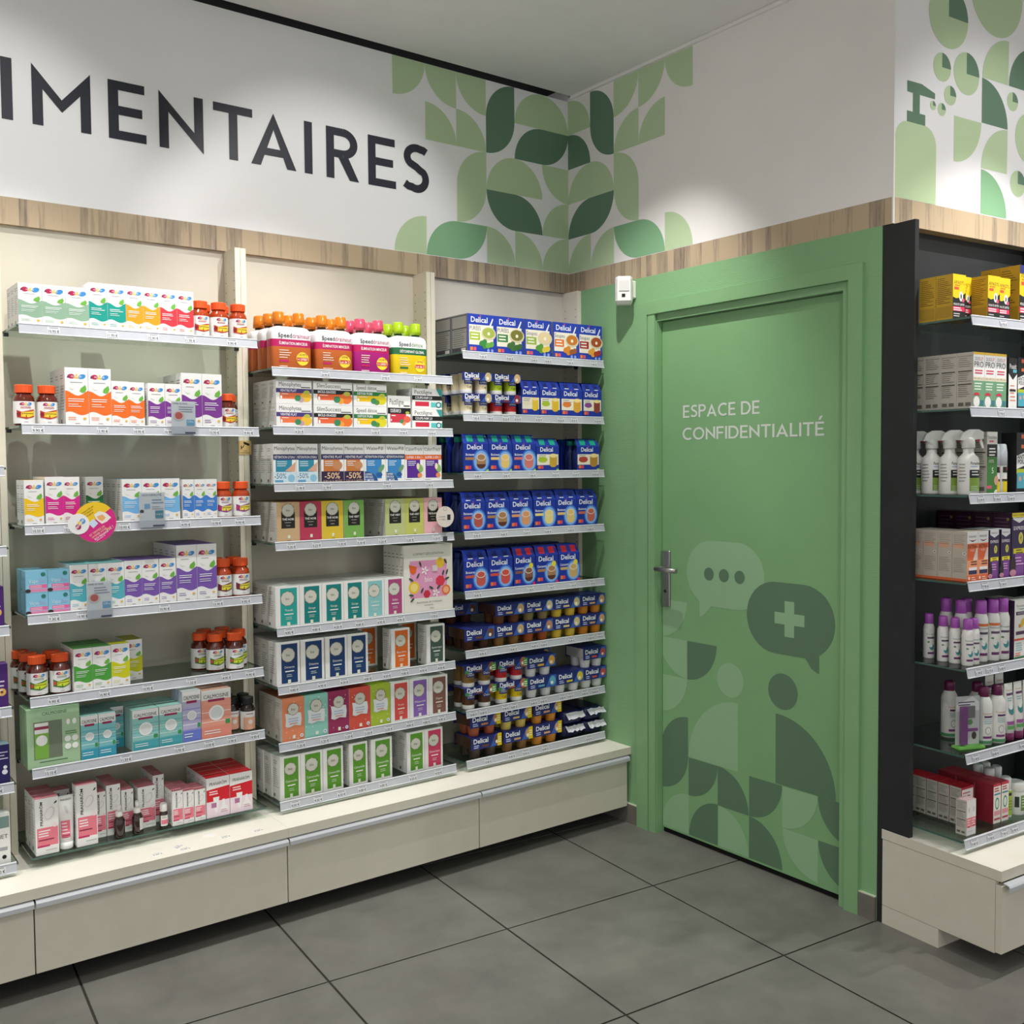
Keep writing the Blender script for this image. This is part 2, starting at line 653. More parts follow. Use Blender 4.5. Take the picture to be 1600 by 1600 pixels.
# door wall: lower green part with the doorway, striped band, white upper part
DY0, DY1, DZ = -0.530, -1.378, 2.036          # door leaf
LEND = -1.5195
w = MB()
w.box(0.0, 0.12, DY0 + 0.035, 0.018, 0.0, ZB, M_GREEN)
w.box(0.0, 0.12, LEND, DY1 - 0.030, 0.0, ZB, M_GREEN)
w.box(0.0, 0.12, DY1 - 0.030, DY0 + 0.035, DZ + 0.028, ZB, M_GREEN)
wall_door = tag(new('wall_door_side', w.mesh('wall_door_side')), kind='structure')
w = MB()
w.box(0.0, 0.12, -1.5555, 0.0, ZT, CEIL, M_WALLB)
w.box(0.001, 0.12, 0.0, 0.3, 2.9, CEIL + 0.06, M_WALLB)
wall_upper = tag(new('wall_door_side_upper', w.mesh('wall_door_side_upper')), kind='structure')
w = MB()
w.box(0.0, 0.12, -1.5555, 0.0, ZB, ZT, M_WOOD)
tag(new('trim_2', w.mesh('trim_2')), kind='structure')
w = MB()
w.box(-0.014, 0.0, -0.012, 0.0, CEIL - 0.016, CEIL, M_WALLB)
w = MB()
w.box(-0.012, 0.0, -1.5555, -0.03, CEIL - 0.014, CEIL - 0.001, M_WALLB)
tag(new('trim_3', w.mesh('trim_3')), kind='structure')
# white edge strip on the outer corner
w = MB()
w.box(-0.0025, 0.004, -1.5585, -1.5535, ZB, CEIL - 0.001, mat('#eeece8', 0.4))
tag(new('trim_4', w.mesh('trim_4')), kind='structure')

# third wall (slightly turned), upper part with print, band
def c3box(mb, u0, u1, v0, v1, z0, z1, m):
    vs = [c3(u, v, z) for z in (z0, z1) for u, v in ((u0, v1), (u1, v1), (u1, v0), (u0, v0))]
    mb.add(vs, [(0, 3, 2, 1), (4, 5, 6, 7), (0, 1, 5, 4), (1, 2, 6, 5), (2, 3, 7, 6), (3, 0, 4, 7)], m)


w = MB()
c3box(w, 0.0035, 3.2, -0.25, 0.0, ZT, CEIL - 0.001, M_WALLWHITE)
wall_third = tag(new('wall_far_side', w.mesh('wall_far_side')), kind='structure')
w = MB()
c3box(w, 0.0035, 3.2, -0.25, 0.0, ZB, ZT, M_WOOD)
tag(new('trim_5', w.mesh('trim_5')), kind='structure')
w = MB()
c3box(w, 0.13, 3.2, -0.25, -0.045, 0.0, ZB, M_WALLB)
tag(new('wall_far_side_lower', w.mesh('wall_far_side_lower')), kind='structure')

# skirting tiles
for n, (y0, y1) in enumerate(((-0.437, 0.0), (LEND, -1.4585))):
    w = MB()
    w.box(-0.010, 0.0, y0, y1, 0.0, 0.078, M_STONE)
    w.box(-0.009, 0.0, y0, y1, 0.078, 0.0815, mat('#c9d2b8', 0.6))
    tag(new('baseboard_%d' % (n + 1), w.mesh('baseboard')), kind='structure')

# ------------------------------------------------------------------ printed wall decoration: quarter-round leaves on a grid
G_L, G_M, G_D = '#bcd2a9', '#88b68c', '#65856e'
CELL = 0.1442
ROWZ = [2.3, 2.446, 2.5945, 2.741, 2.886, 3.0295]


def quarter(i, r, corner, right):
    """quarter disc in cell i (counted from the corner), row r, centred on a corner of the cell (corner as seen)"""
    a0, a1 = (-(i + 1) * CELL, -i * CELL) if not right else (i * CELL, (i + 1) * CELL)
    z0, z1 = ROWZ[r], ROWZ[r + 1]
    cx = a0 if corner[1] == 'l' else a1
    cz = z0 if corner[0] == 'b' else z1
    sx = 1 if corner[1] == 'l' else -1
    sz = 1 if corner[0] == 'b' else -1
    pts = [(cx, cz)] + [(cx + sx * CELL * math.cos(R(90 * k / 14)), cz + sz * (z1 - z0) * math.sin(R(90 * k / 14))) for k in range(15)]
    return pts if sx * sz > 0 else [pts[0]] + pts[:0:-1]


def wall_shape(polys, col, parent, warp, name='printed_leaf'):
    mb = MB()
    for k, p in enumerate(polys):
        mb.add(lift([warp(*q) for q in p], warp, k), [tuple(range(len(p)))], mat(col, 0.45))
    return new(name, mb.mesh(name), parent)


WA = lambda a, z: (a, -0.0006, z)
WB = lambda a, z: (-0.0006, -a, z)
for spec in ((('5', 4, 'tl', G_L),), (('4', 4, 'tr', G_L),), (('3', 4, 'tr', G_L),), (('4', 3, 'bl', G_L),), (('3', 3, 'bl', G_L),),
             ((2, 4, 'br', G_D), (2, 3, 'tl', G_D)), ((1, 4, 'br', G_L), (0, 4, 'bl', G_L)), ((1, 3, 'br', G_D), (0, 3, 'tl', G_D)),
             ((3, 2, 'br', G_L), (3, 1, 'tl', G_L)), ((2, 2, 'br', G_L), (1, 2, 'bl', G_L)), ((0, 2, 'tr', G_L),),
             ((2, 1, 'tr', G_D), (1, 1, 'bl', G_D)), ((0, 1, 'br', G_L),), ((5, 0, 'br', G_L),), ((4, 0, 'br', G_M), (3, 0, 'tl', G_M)),
             ((2, 0, 'bl', G_L),), ((1, 0, 'bl', G_L),), ((0, 0, 'br', G_L),)):
    wall_shape([quarter(int(i), r, c, False) for i, r, c, k in spec], spec[0][3], wall_back, WA)
for spec in (((0, 4, 'bl', G_L),), ((0, 3, 'bl', G_D),), ((1, 4, 'bl', G_D), (1, 3, 'tr', G_D)), ((2, 4, 'tl', G_L),), ((3, 4, 'tl', G_L),), ((4, 4, 'tr', G_L),),
             ((2, 3, 'br', G_L),), ((3, 3, 'br', G_L),), ((2, 2, 'bl', G_L), (2, 1, 'tr', G_L)), ((0, 2, 'br', G_L), (1, 2, 'bl', G_L)),
             ((0, 1, 'br', G_D), (1, 1, 'tl', G_D)), ((0, 0, 'br', G_L),), ((1, 0, 'br', G_L),), ((3, 0, 'bl', G_M), (2, 0, 'tr', G_M)), ((4, 0, 'bl', G_L),)):
    wall_shape([quarter(i, r, c, True) for i, r, c, k in spec], spec[0][3], wall_upper, WB)

# third wall: soap dispenser with bubbles and leaves
W3 = lambda a, z: c3(a, 0.0006, z)
def disc(cx, cz, r, a0=0, a1=360, n=32):
    pts = [(cx + r * math.cos(R(a0 + (a1 - a0) * k / n)), cz + r * math.sin(R(a0 + (a1 - a0) * k / n))) for k in range(n + (a1 - a0 < 360))]
    return ([(cx, cz)] + pts) if a1 - a0 < 360 else pts


def quarter3(u0, z0, corner, s=0.1455):
    cx = u0 if corner[1] == 'l' else u0 + s
    cz = z0 if corner[0] == 'b' else z0 + s
    a = {'bl': 0, 'br': 90, 'tr': 180, 'tl': 270}[corner]
    return disc(cx, cz, s, a, a + 90, 14)


wall_shape([[(0.0062, ZT + 0.0008), (0.2085, ZT + 0.0008)] + arc(0.1485, 2.478, 0.06, 0.06, 0, 88, 8) + arc(0.066, 2.478, 0.06, 0.06, 92, 180, 8)], G_L, wall_third, W3, 'printed_bottle')
wall_shape([rc(0.0622, 2.5375, 0.1522, 2.571), rc(0.0905, 2.571, 0.1242, 2.629), [(0.0625, 2.629), (0.2, 2.629), (0.2, 2.647), (0.133, 2.664), (0.0622, 2.663)]], G_D, wall_third, W3, 'printed_pump')
W3b = lambda a, z: c3(a, 0.0009, z)
for cx, cz, r, wedge in ((0.266, 2.902, 0.101, 1), (0.2347, 2.7363, 0.045, 1), (0.3625, 2.74, 0.068, 1), (0.2775, 2.655, 0.031, 1), (0.19, 2.608, 0.0145, 1), (0.2347, 2.6035, 0.0205, 1),
                         (0.523, 3.036, 0.145, 0), (0.619, 2.697, 0.0315, 1), (0.725, 2.588, 0.088, 1), (0.656, 2.427, 0.044, 1)):
    pts = [(q[0], min(q[1], CEIL - 0.002)) for q in disc(cx, cz, r)]
    b_ = wall_shape([pts], G_L, wall_third, W3, 'printed_bubble')
    if wedge:
        wall_shape([[(q[0], min(q[1], CEIL - 0.002)) for q in disc(cx, cz, r, 0, 90, 10)]], G_D, b_, W3b, 'printed_wedge')
for u, z, cr, col in ((0.448, 2.746, 'br', G_L), (0.447, 2.5985, 'bl', G_D), (0.30, 2.4505, 'tl', G_L), (0.447, 2.4505, 'br', G_L), (0.447, 2.301, 'bl', G_M), (0.5965, 2.746, 'br', G_D), (0.743, 2.746, 'bl', G_D), (0.80, 2.301, 'br', G_M)):
    wall_shape([quarter3(u, z, cr)], col, wall_third, W3)

# big dark lettering above the shelves
INK = mat('#2b2d38', 0.4)
for c, x0, wd in (('I', -2.2165, 0.0315), ('M', -2.131, 0.171), ('E', -1.907, 0.118), ('N', -1.747, 0.1475), ('T', -1.5645, 0.1385), ('A', -1.433, 0.169), ('I', -1.232, 0.031),
                  ('R', -1.146, 0.132), ('E', -0.9745, 0.119), ('S', -0.8275, 0.1175)):
    mb = letter_mesh(c, 0.184, wd, x0, INK, lambda a, z: (a, -0.0012, 2.5285 + z))
    new('letter', mb.mesh('letter_' + c), wall_back)

# ------------------------------------------------------------------ door with frame
w = MB()
f0, f1, ft = DY0 + 0.105, DY1 - 0.080, DZ + 0.075
XF = -0.012
w.box(XF, 0.0, DY0 + 0.042, f0, 0.0, ft, M_GREENFRAME)                      # left casing
w.box(XF + 0.003, 0.0, DY0 + 0.002, DY0 + 0.039, 0.0, DZ + 0.030, M_GREENFRAME)
w.box(0.0, 0.09, DY0, DY0 + 0.034, 0.0, DZ, M_GREENFRAME)
w.box(XF, 0.0, f1, DY1 - 0.027, 0.0, ft, M_GREENFRAME)                      # right casing
w.box(0.0, 0.09, DY1 - 0.029, DY1, 0.0, DZ, M_GREENFRAME)
w.box(XF, 0.0, DY1 - 0.027, DY0 + 0.042, DZ + 0.028, ft, M_GREENFRAME)      # head casing
w.box(0.004, 0.09, DY1 - 0.029, DY0 + 0.034, DZ, DZ + 0.0275, M_GREENFRAME)
door_frame = tag(new('door_1_frame_trim', w.mesh('door_frame')), kind='structure')
w = MB()
w.box(0.030, 0.070, DY1 + 0.003, DY0 - 0.003, 0.022, DZ - 0.003, M_GREENDOOR)
door = tag(new('door_1', w.mesh('door')), kind='structure')
w = MB()
w.box(0.04, 0.11, DY1, DY0, 0.0, 0.021, mat('#121413', 0.9))
new('door_bottom_seal', w.mesh('seal'), door)
WD = lambda a, z: (0.0294, -a, z)             # a = distance from the wall corner
WD2 = lambda a, z: (0.0290, -a, z)
DL, DD = '#93b98f', '#5f7d62'


def dq(a0, z0, corner, s=0.1495, sz=None):
    sz = sz or s
    cx = a0 if corner[1] == 'l' else a0 + s
    cz = z0 if corner[0] == 'b' else z0 + sz
    sx = 1 if corner[1] == 'l' else -1
    sg = 1 if corner[0] == 'b' else -1
    pts = [(cx + sx * s * math.cos(R(90 * k / 16)), cz + sg * sz * math.sin(R(90 * k / 16))) for k in range(17)]
    lo, hi = -DY0 + 0.004, -DY1 - 0.004
    pts = [(min(max(p[0], lo), hi), p[1]) for p in [(cx, cz)] + pts]
    return pts if sx * sg > 0 else [pts[0]] + pts[:0:-1]


def clipd(p):
    return [(min(max(a, 0.534), 1.374), max(z, 0.024)) for a, z in p]


shapes = [([dq(0.516, 0.792, 'tl', 0.148)], DL), ([dq(0.516, 0.641, 'tr')], DL), ([dq(0.666, 0.641, 'tl')], DD), ([dq(0.516, 0.491, 'tl')], DL),
          ([dq(0.523, 0.337, 'br', 0.147, 0.153), dq(0.523, 0.186, 'tl', 0.147, 0.151)], DD), ([dq(0.673, 0.186, 'tl', 0.148)], DD), ([dq(0.822, 0.186, 'bl', 0.149)], DD),
          ([dq(0.526, 0.030, 'br', 0.149, 0.157)], DL), ([dq(0.676, 0.030, 'br', 0.147, 0.157)], DD), ([dq(0.824, 0.030, 'bl', 0.148, 0.155)], DL),
          ([dq(0.973, 0.186, 'tl', 0.148)], DD), ([dq(0.973, 0.030, 'bl', 0.15, 0.155)], DD), ([dq(1.122, 0.186, 'tl', 0.149)], DL), ([dq(1.124, 0.034, 'tr', 0.15)], DL),
          ([dq(1.272, 0.190, 'tr', 0.149, 0.147)], DD), ([dq(1.274, 0.036, 'tr', 0.149, 0.148)], DD),
          ([dq(0.673, 0.336, 'br', 0.247, 0.256)], DL), ([dq(1.092, 0.338, 'bl', 0.251, 0.251)], DD)]
for polys, col in shapes:
    wall_shape([clipd(p) for p in polys], col, door, WD)
for cx, col in ((0.882, DL), (1.122, DD)):
    wall_shape([disc(cx, 0.672, 0.064)], col, door, WD, 'printed_head')


def bubble(x0, x1, z0, z1, tail, r):
    zc = (z0 + z1) / 2
    pts = arc(x1 - r, zc, r, (z1 - z0) / 2, -90, 90, 16) + arc(x0 + r, zc, r, (z1 - z0) / 2, 90, 270, 16)
    return [pts, tail]


wall_shape(bubble(0.663, 1.040, 0.938, 1.187, [(0.728, 0.965), (0.731, 0.891), (0.75, 0.90), (0.79, 0.940)], 0.127), DL, door, WD, 'printed_speech_bubble')
for cx in (0.777, 0.851, 0.926):
    wall_shape([disc(cx, 1.060, 0.0245)], DD, door, WD2, 'printed_dot')
wall_shape(bubble(0.960, 1.336, 0.805, 1.058, [(1.216, 0.806), (1.243, 0.772), (1.273, 0.759), (1.273, 0.835)], 0.127), DD, door, WD2, 'printed_speech_bubble')
WD3 = lambda a, z: (0.0286, -a, z)
wall_shape([rc(1.129, 0.868, 1.170, 0.994), rc(1.086, 0.911, 1.213, 0.952)], DL, door, WD3, 'printed_cross')


def line_of_letters(s, a0, width, z0, h, warp, col, t):
    ws = [0.24 if c == ' ' else glyph(c, t)[1] for c in s]
    gap = 0.115
    tot = sum(ws) + gap * (len(s) - 1)
    k = width / tot
    mb, x = MB(), 0.0
    for c, wd in zip(s, ws):
        for q, poly in enumerate(glyph(c, t)[0]):
            mb.add(lift([warp(a0 + (x + p[0]) * k, z0 + p[1] * h) for p in poly], warp, q), [tuple(range(len(poly)))], col)
        x += wd + gap
    return mb


WT = mat('#d5dbd3', 0.5)
new('lettering', line_of_letters('ESPACE DE', 0.644, 0.3715, 1.6537, 0.048, WD, WT, 0.155).mesh('lettering'), door)
new('lettering', line_of_letters('CONFIDENTIALITÉ', 0.642, 0.646, 1.5685, 0.047, WD, WT, 0.155).mesh('lettering'), door)
# handle
w = MB()
w.bbox(0.020, 0.030, -0.579, -0.534, 0.913, 1.135, M_STEEL, c=0.003)
pl = new('handle_plate', w.mesh('handle_plate'), door)
w = MB()
w.tube([(0.022, -0.561, 1.066), (-0.030, -0.561, 1.066)], 0.0095, M_STEEL, 12)
w.tube([(-0.028, -0.550, 1.066), (-0.029, -0.60, 1.0655), (-0.030, -0.664, 1.065)], 0.0095, M_STEEL, 12)
new('handle_lever', w.mesh('handle_lever'), pl)
w = MB()
w.lathe([(0.006, 0.0), (0.006, 0.002)], mat('#2a2a2a'), 10)
lk = new('lock_cylinder', w.mesh('lock'), pl, (0.0195, -0.5565, 0.975))
lk.rotation_euler = (0, R(-90), 0)

# ------------------------------------------------------------------ ceiling downlights (above the picture)
ring = MB()
ring.lathe([(0.062, 0.0), (0.062, -0.006), (0.050, -0.008), (0.046, -0.001)], mat('#e8e8e6', 0.4), 28, caps=False)
ring_me = ring.mesh('trim_ring')
lens_m = bpy.data.materials.new('lamp_lens')
lens_m.use_nodes = True
lb = lens_m.node_tree.nodes['Principled BSDF']
lb.inputs['Emission Color'].default_value = (1, 0.95, 0.87, 1)
lb.inputs['Emission Strength'].default_value = 12
lens = MB()
lens.lathe([(0.045, -0.001), (0.045, -0.0025)], lens_m, 24)
lens_me = lens.mesh('lens')
ORD = ['first', 'second', 'third', 'fourth', 'fifth', 'sixth', 'seventh', 'eighth', 'ninth', 'tenth', 'eleventh', 'twelfth', 'thirteenth', 'fourteenth']
for k, (x, y, wt, cone, soft, aim) in enumerate(DOWNLIGHTS):
    e = new('downlight', None, None, (x, y, CEIL - 0.0005))
    tag(e, 'unseen round recessed ceiling downlight with white ring, %s of the row above the shop floor' % ORD[k], 'downlight', 'recessed ceiling downlights')
    new('trim_ring', ring_me, e)
    new('lens', lens_me, e)
    ld = bpy.data.lights.new('downlight_beam', 'SPOT')
    ld.energy = wt
    ld.color = (1.0, 0.98, 0.955)
    ld.spot_size = R(cone)
    ld.spot_blend = soft
    ld.shadow_soft_size = 0.016
    lo = bpy.data.objects.new('downlight_beam', ld)
    COL.objects.link(lo)
    lo.parent = e
    lo.location = (0, 0, -0.012)
    lo.rotation_euler = (Vector(aim) - Vector((x, y, CEIL))).to_track_quat('-Z', 'Y').to_euler()
# ------------------------------------------------------------------ shelving on the shelf wall
YB, YS = 0.018, -0.248                        # back panel, front edge of the glass
CT = 0.318                                    # counter top
UPR = [(-2.286, -2.248), (-1.531, -1.493), (-0.7755, -0.738), (-0.0215, -0.0005)]
UPL = ['between the edge bay and the vitamin bay', 'between the vitamin bay and the tea bay', 'between the tea bay and the blue dessert bay', 'against the green wall']
for k, (x0, x1) in enumerate(UPR):
    e = new('shelf_upright', None, None, ((x0 + x1) / 2, -0.03, CT))
    tag(e, 'tall cream shelf upright ' + UPL[k], 'upright', 'cream shelf uprights')
    hw = (x1 - x0) / 2
    H_ = ZB - CT
    halves = ((-hw, -0.0006), (0.0006, hw)) if hw > 0.015 else ((-hw, hw),)
    for a, b in halves:
        w = MB()
        w.box(a, b, -0.051, 0.0475, 0.0, H_ - 0.001, M_CREAM)
        new('panel', w.mesh('panel'), e)
    d = MB()
    for row in (-0.039, 0.030):
        z = 0.06
        while z < H_ - 0.05:
            d.add([(-hw - 0.0004, row + 0.0026 * math.cos(R(60 * q)), z + 0.0026 * math.sin(R(60 * q))) for q in range(6)], [tuple(range(6))], mat('#4b463d'))
            z += 0.032
    new('pin_hole_dot', d.mesh('pin_holes'), e)

PRICE = {}


def price_mesh(t):
    if t not in PRICE:
        p = Print(0.034, 0.019)
        p.rect(0, 0, 1, 1, '#ced0d4')
        p.rect(0.14, 0.80, 0.86, 0.90, '#6f7176')
        p.text(t, 0.5, 0.32, 0.40, '#23252b', maxw=0.86, bold=0.012)
        PRICE[t] = p.mesh('price_tag')
    return PRICE[t]


def rail_mesh(L_, pm=M_RAIL):
    """price rail: slightly tilted strip with rolled lips, along x"""
    prof = [(0.0, 0.0005), (-0.004, 0.0012), (-0.0052, -0.0016), (-0.0038, -0.003), (-0.0082, -0.0262), (-0.0098, -0.0268), (-0.0102, -0.0288), (-0.0068, -0.0296), (-0.0015, -0.003), (0.0, -0.003)]
    mb = MB()
    n = len(prof)
    vs = [(x, y, z) for x in (-L_ / 2, L_ / 2) for y, z in prof]
    o = len(mb.v)
    mb.v += vs
    for j in range(n):
        q = (j + 1) % n
        edge = j in (0, 1, 2, 4, 5, 6)
        mb.f.append((j, j + n, q + n, q))
        mb.fm.append(mb.mi(M_RAILEDGE if edge else pm))
        mb.sm.append(False)
    mb.f += [tuple(range(n)), tuple(reversed(range(n, 2 * n)))]
    mb.fm += [mb.mi(M_RAILEDGE)] * 2
    mb.sm += [False] * 2
    return mb.mesh('price_rail')


SH = {}


def shelf(key, x0, x1, zt, label, prices, group, rail=True, frame=None):
    """frame: None = shelf wall; else third-wall unit (x along u)"""
    zs = zt - 0.004
    xc, L_ = (x0 + x1) / 2, x1 - x0
    if frame is None:
        e = new('glass_shelf', None, None, (xc, YS, zs))
        depth = YB - YS - 0.003
    else:
        e = new('glass_shelf', None, None, c3(xc, 0.250, zs), A3)
        depth = 0.250 + 0.0385
    tag(e, label, 'shelf', group)
    gl = MB()
    gl.box(-L_ / 2 - 0.006, L_ / 2 + 0.006, 0.0, depth, -0.006, 0.0, M_GLASS, {'front': M_GLASSEDGE, 'left': M_GLASSEDGE, 'right': M_GLASSEDGE})
    new('glass_pane', gl.mesh('glass_pane'), e)
    if rail:
        r_ = new('price_rail', rail_mesh(L_), e, (0, -0.0005, 0.004))
        for px, t in prices:
            tg = new('price_tag', price_mesh(t), r_, (px - xc, -0.0090, -0.0245))
            tg.rotation_euler = (R(-10.7), 0, 0)
    for sx in (-1, 1):
        for yy in (0.20, 0.27) if frame is None else (0.235, 0.30):
            if yy > depth:
                continue
            pg = MB()
            pg.box(-0.006, 0.006, -0.006, 0.006, -0.016, -0.0062, mat('#26282a', 0.5))
            new('shelf_peg', pg.mesh('shelf_peg'), e, (sx * (L_ / 2 + 0.0005), yy - 0.03, 0))
    SH[key] = zs
    return e


SHELFTXT = {}
PR = {}


def even(x0, x1, ts):
    n = len(ts)
    return [(x0 + (x1 - x0) * f, t) for f, t in ts]


B1 = (-2.237, -1.531)
B2 = (-1.4815, -0.777)
B3 = (-0.729, -0.0285)
B0 = (-2.99, -2.2855)
# (fraction along the rail, price)
P1 = [[(.13, '10.90 €'), (.36, '11.90 €'), (.53, '10.90 €'), (.69, '11.90 €'), (.88, '9.90 €')],
      [(.06, '9.90 €'), (.31, '15.90 €'), (.46, '10.90 €'), (.59, '10.90 €'), (.79, '15.90 €'), (.95, '9.90 €')],
      [(.05, '10.50 €'), (.17, '10.90 €'), (.39, '10.90 €'), (.65, '14.90 €'), (.79, '10.90 €'), (.90, '9.90 €')],
      [(.10, '7.30 €'), (.21, '10.90 €'), (.55, '10.90 €'), (.79, '15.90 €'), (.92, '9.90 €')],
      [(.09, '9.90 €'), (.29, '10.90 €'), (.47, '10.90 €'), (.66, '11.50 €'), (.82, '14.90 €'), (.935, '9.90 €')],
      [(.07, '13.10 €'), (.37, '11.50 €'), (.60, '12.95 €'), (.735, '13.00 €'), (.84, '13.90 €'), (.95, '19.90 €')]]
Z1 = [1.890, 1.606, 1.319, 1.062, 0.822, 0.615]
P2 = [[(.27, '26.90 €'), (.60, '29.90 €'), (.79, '21.90 €')],
      [(.13, '6.20 €'), (.34, '6.20 €'), (.54, '6.90 €'), (.70, '19.90 €'), (.87, '18.90 €')],
      [(.13, '21.90 €'), (.27, '21.90 €'), (.60, '15.90 €'), (.85, '12.90 €')],
      [(.08, '5.20 €'), (.21, '5.20 €'), (.345, '5.20 €'), (.45, '5.20 €'), (.57, '5.20 €'), (.73, '5.20 €'), (.89, '5.20 €')],
      [(.06, '4.80 €'), (.20, '4.80 €'), (.315, '4.50 €'), (.435, '4.80 €'), (.555, '4.90 €'), (.67, '4.90 €'), (.87, '15.90 €')],
      [(.08, '4.80 €'), (.225, '4.90 €'), (.345, '4.50 €'), (.475, '4.80 €'), (.585, '4.50 €'), (.69, '4.80 €'), (.80, '4.90 €'), (.91, '4.90 €')],
      [(.11, '5.20 €'), (.235, '5.20 €'), (.365, '5.20 €'), (.475, '5.20 €'), (.59, '5.20 €'), (.715, '4.80 €'), (.815, '4.80 €'), (.91, '4.90 €')],
      [(.075, '4.50 €'), (.195, '4.50 €'), (.32, '4.50 €'), (.435, '4.80 €'), (.555, '4.80 €'), (.73, '4.50 €'), (.885, '4.50 €')]]
Z2 = [1.805, 1.613, 1.425, 1.230, 0.945, 0.750, 0.558, 0.360]
P3 = [[(.13, '9.40 €'), (.31, '8.40 €'), (.48, '8.40 €'), (.58, '8.40 €'), (.74, '9.40 €'), (.92, '9.40 €')],
      [(.08, '7.80 €'), (.17, '7.80 €'), (.28, '8.20 €'), (.36, '8.20 €'), (.51, '8.20 €'), (.67, '8.20 €'), (.77, '8.20 €'), (.95, '8.20 €')],
      [(.09, '8.40 €'), (.28, '8.40 €'), (.46, '7.80 €'), (.63, '8.20 €'), (.78, '8.20 €'), (.93, '8.20 €')],
      [(.08, '8.40 €'), (.26, '8.40 €'), (.42, '8.40 €'), (.57, '8.40 €'), (.74, '8.40 €'), (.89, '8.40 €')],
      [(.08, '8.40 €'), (.44, '11.90 €'), (.59, '11.90 €'), (.75, '11.90 €'), (.90, '11.90 €')],
      [(.11, '8.40 €'), (.32, '8.40 €'), (.47, '8.40 €'), (.535, '8.40 €'), (.74, '8.40 €'), (.89, '8.40 €'), (.96, '9.90 €')],
      [(.045, '8.40 €'), (.11, '8.40 €'), (.26, '8.40 €'), (.32, '8.40 €'), (.46, '8.40 €'), (.53, '8.40 €'), (.67, '8.40 €'), (.73, '8.40 €'), (.84, '8.40 €'), (.92, '8.40 €')],
      [(.14, '8.40 €'), (.30, '8.40 €'), (.40, '8.40 €'), (.54, '8.40 €'), (.87, '8.90 €')]]
Z3 = [1.903, 1.672, 1.454, 1.230, 1.005, 0.780, 0.553, 0.360]
LV = ['top', 'second', 'third', 'fourth', 'fifth', 'sixth', 'seventh', 'eighth']
for bay, (a, b), zz, pp, nm in (('1', B1, Z1, P1, 'vitamin bay'), ('2', B2, Z2, P2, 'tea bay'), ('3', B3, Z3, P3, 'blue dessert bay')):
    for k, z in enumerate(zz):
        shelf(bay + str(k + 1), a, b, z, '%s glass shelf with grey price rail in the %s' % (LV[k], nm), even(a, b, pp[k]), 'glass shelves of the ' + nm)
shelf('17', B1[0], B1[1], 0.358, 'lowest glass shelf without price rail in the vitamin bay', [], 'glass shelves of the vitamin bay', rail=False)
for k, z in enumerate((1.487, 1.262, 1.037, 0.806, 0.588, 0.357)):
    shelf('0' + str(k + 1), B0[0], B0[1], z, '%s glass shelf of the half-seen bay at the picture edge' % LV[k], [(B0[1] - 0.045, '9.90 €'), (B0[1] - 0.3, '12.90 €')], 'glass shelves of the edge bay')

# small camera warning plate on an upright
w = MB()
w.box(-0.022, 0.022, -0.0015, 0.0, 0.0, 0.047, '#d9b877')
sg = new('surveillance_sign', w.mesh('surveillance_sign'), None, (-1.509, -0.0815, 1.5208))
tag(sg, 'small gold plate with black camera symbol on a shelf upright', 'sign')
p = Print(0.044, 0.047)
p.poly([(0.36, 0.86), (0.42, 0.93), (0.86, 0.78), (0.84, 0.66), (0.74, 0.64), (0.40, 0.76)], '#1d1a14')
p.poly([(0.16, 0.36), (0.22, 0.36), (0.22, 0.66), (0.16, 0.62)], '#1d1a14')
p.poly([(0.22, 0.46), (0.36, 0.52), (0.46, 0.72), (0.40, 0.72), (0.32, 0.57), (0.22, 0.52)], '#1d1a14')
p.text('VIDEO', 0.5, 0.26, 0.07, '#1d1a14', maxw=0.5)
p.text('SURVEILLANCE', 0.5, 0.13, 0.08, '#1d1a14', maxw=0.8)
new('sign_print', p.mesh('sign_print'), sg, (0, -0.0015, 0))

# ------------------------------------------------------------------ base cabinets and counter, shelf wall
w = MB()
for x0, x1 in ((-4.4, -1.5115), (-1.511, -0.0008)):
    w.box(x0, x1, -0.3826, YB - 0.001, CT - 0.031, CT - 0.001, M_CREAMDK, {'top': M_CTOP})
tag(new('countertop', w.mesh('countertop')), 'long cream countertop below the shelves along the lettered wall', 'counter')
CABX = [-3.022, -2.2665, -1.5115, -0.7565, -0.012]
CABT = ['under the edge bay', 'under the vitamin bay', 'under the tea bay', 'under the blue dessert bay']


def handle_mesh(L_):
    mb = MB()
    prof = [(0.0, 0.0), (-0.0165, -0.0045), (-0.0200, -0.0095), (-0.0200, -0.0215), (-0.0180, -0.0215), (-0.0175, -0.011), (-0.0150, -0.0068), (0.0, -0.003)]
    n = len(prof)
    vs = [(x, y, z) for x in (-L_ / 2, L_ / 2) for y, z in prof]
    mb.add(vs, [(j, j + n, (j + 1) % n + n, (j + 1) % n) for j in range(n)] + [tuple(range(n)), tuple(reversed(range(n, 2 * n)))], M_ALU)
    return mb.mesh('handle')


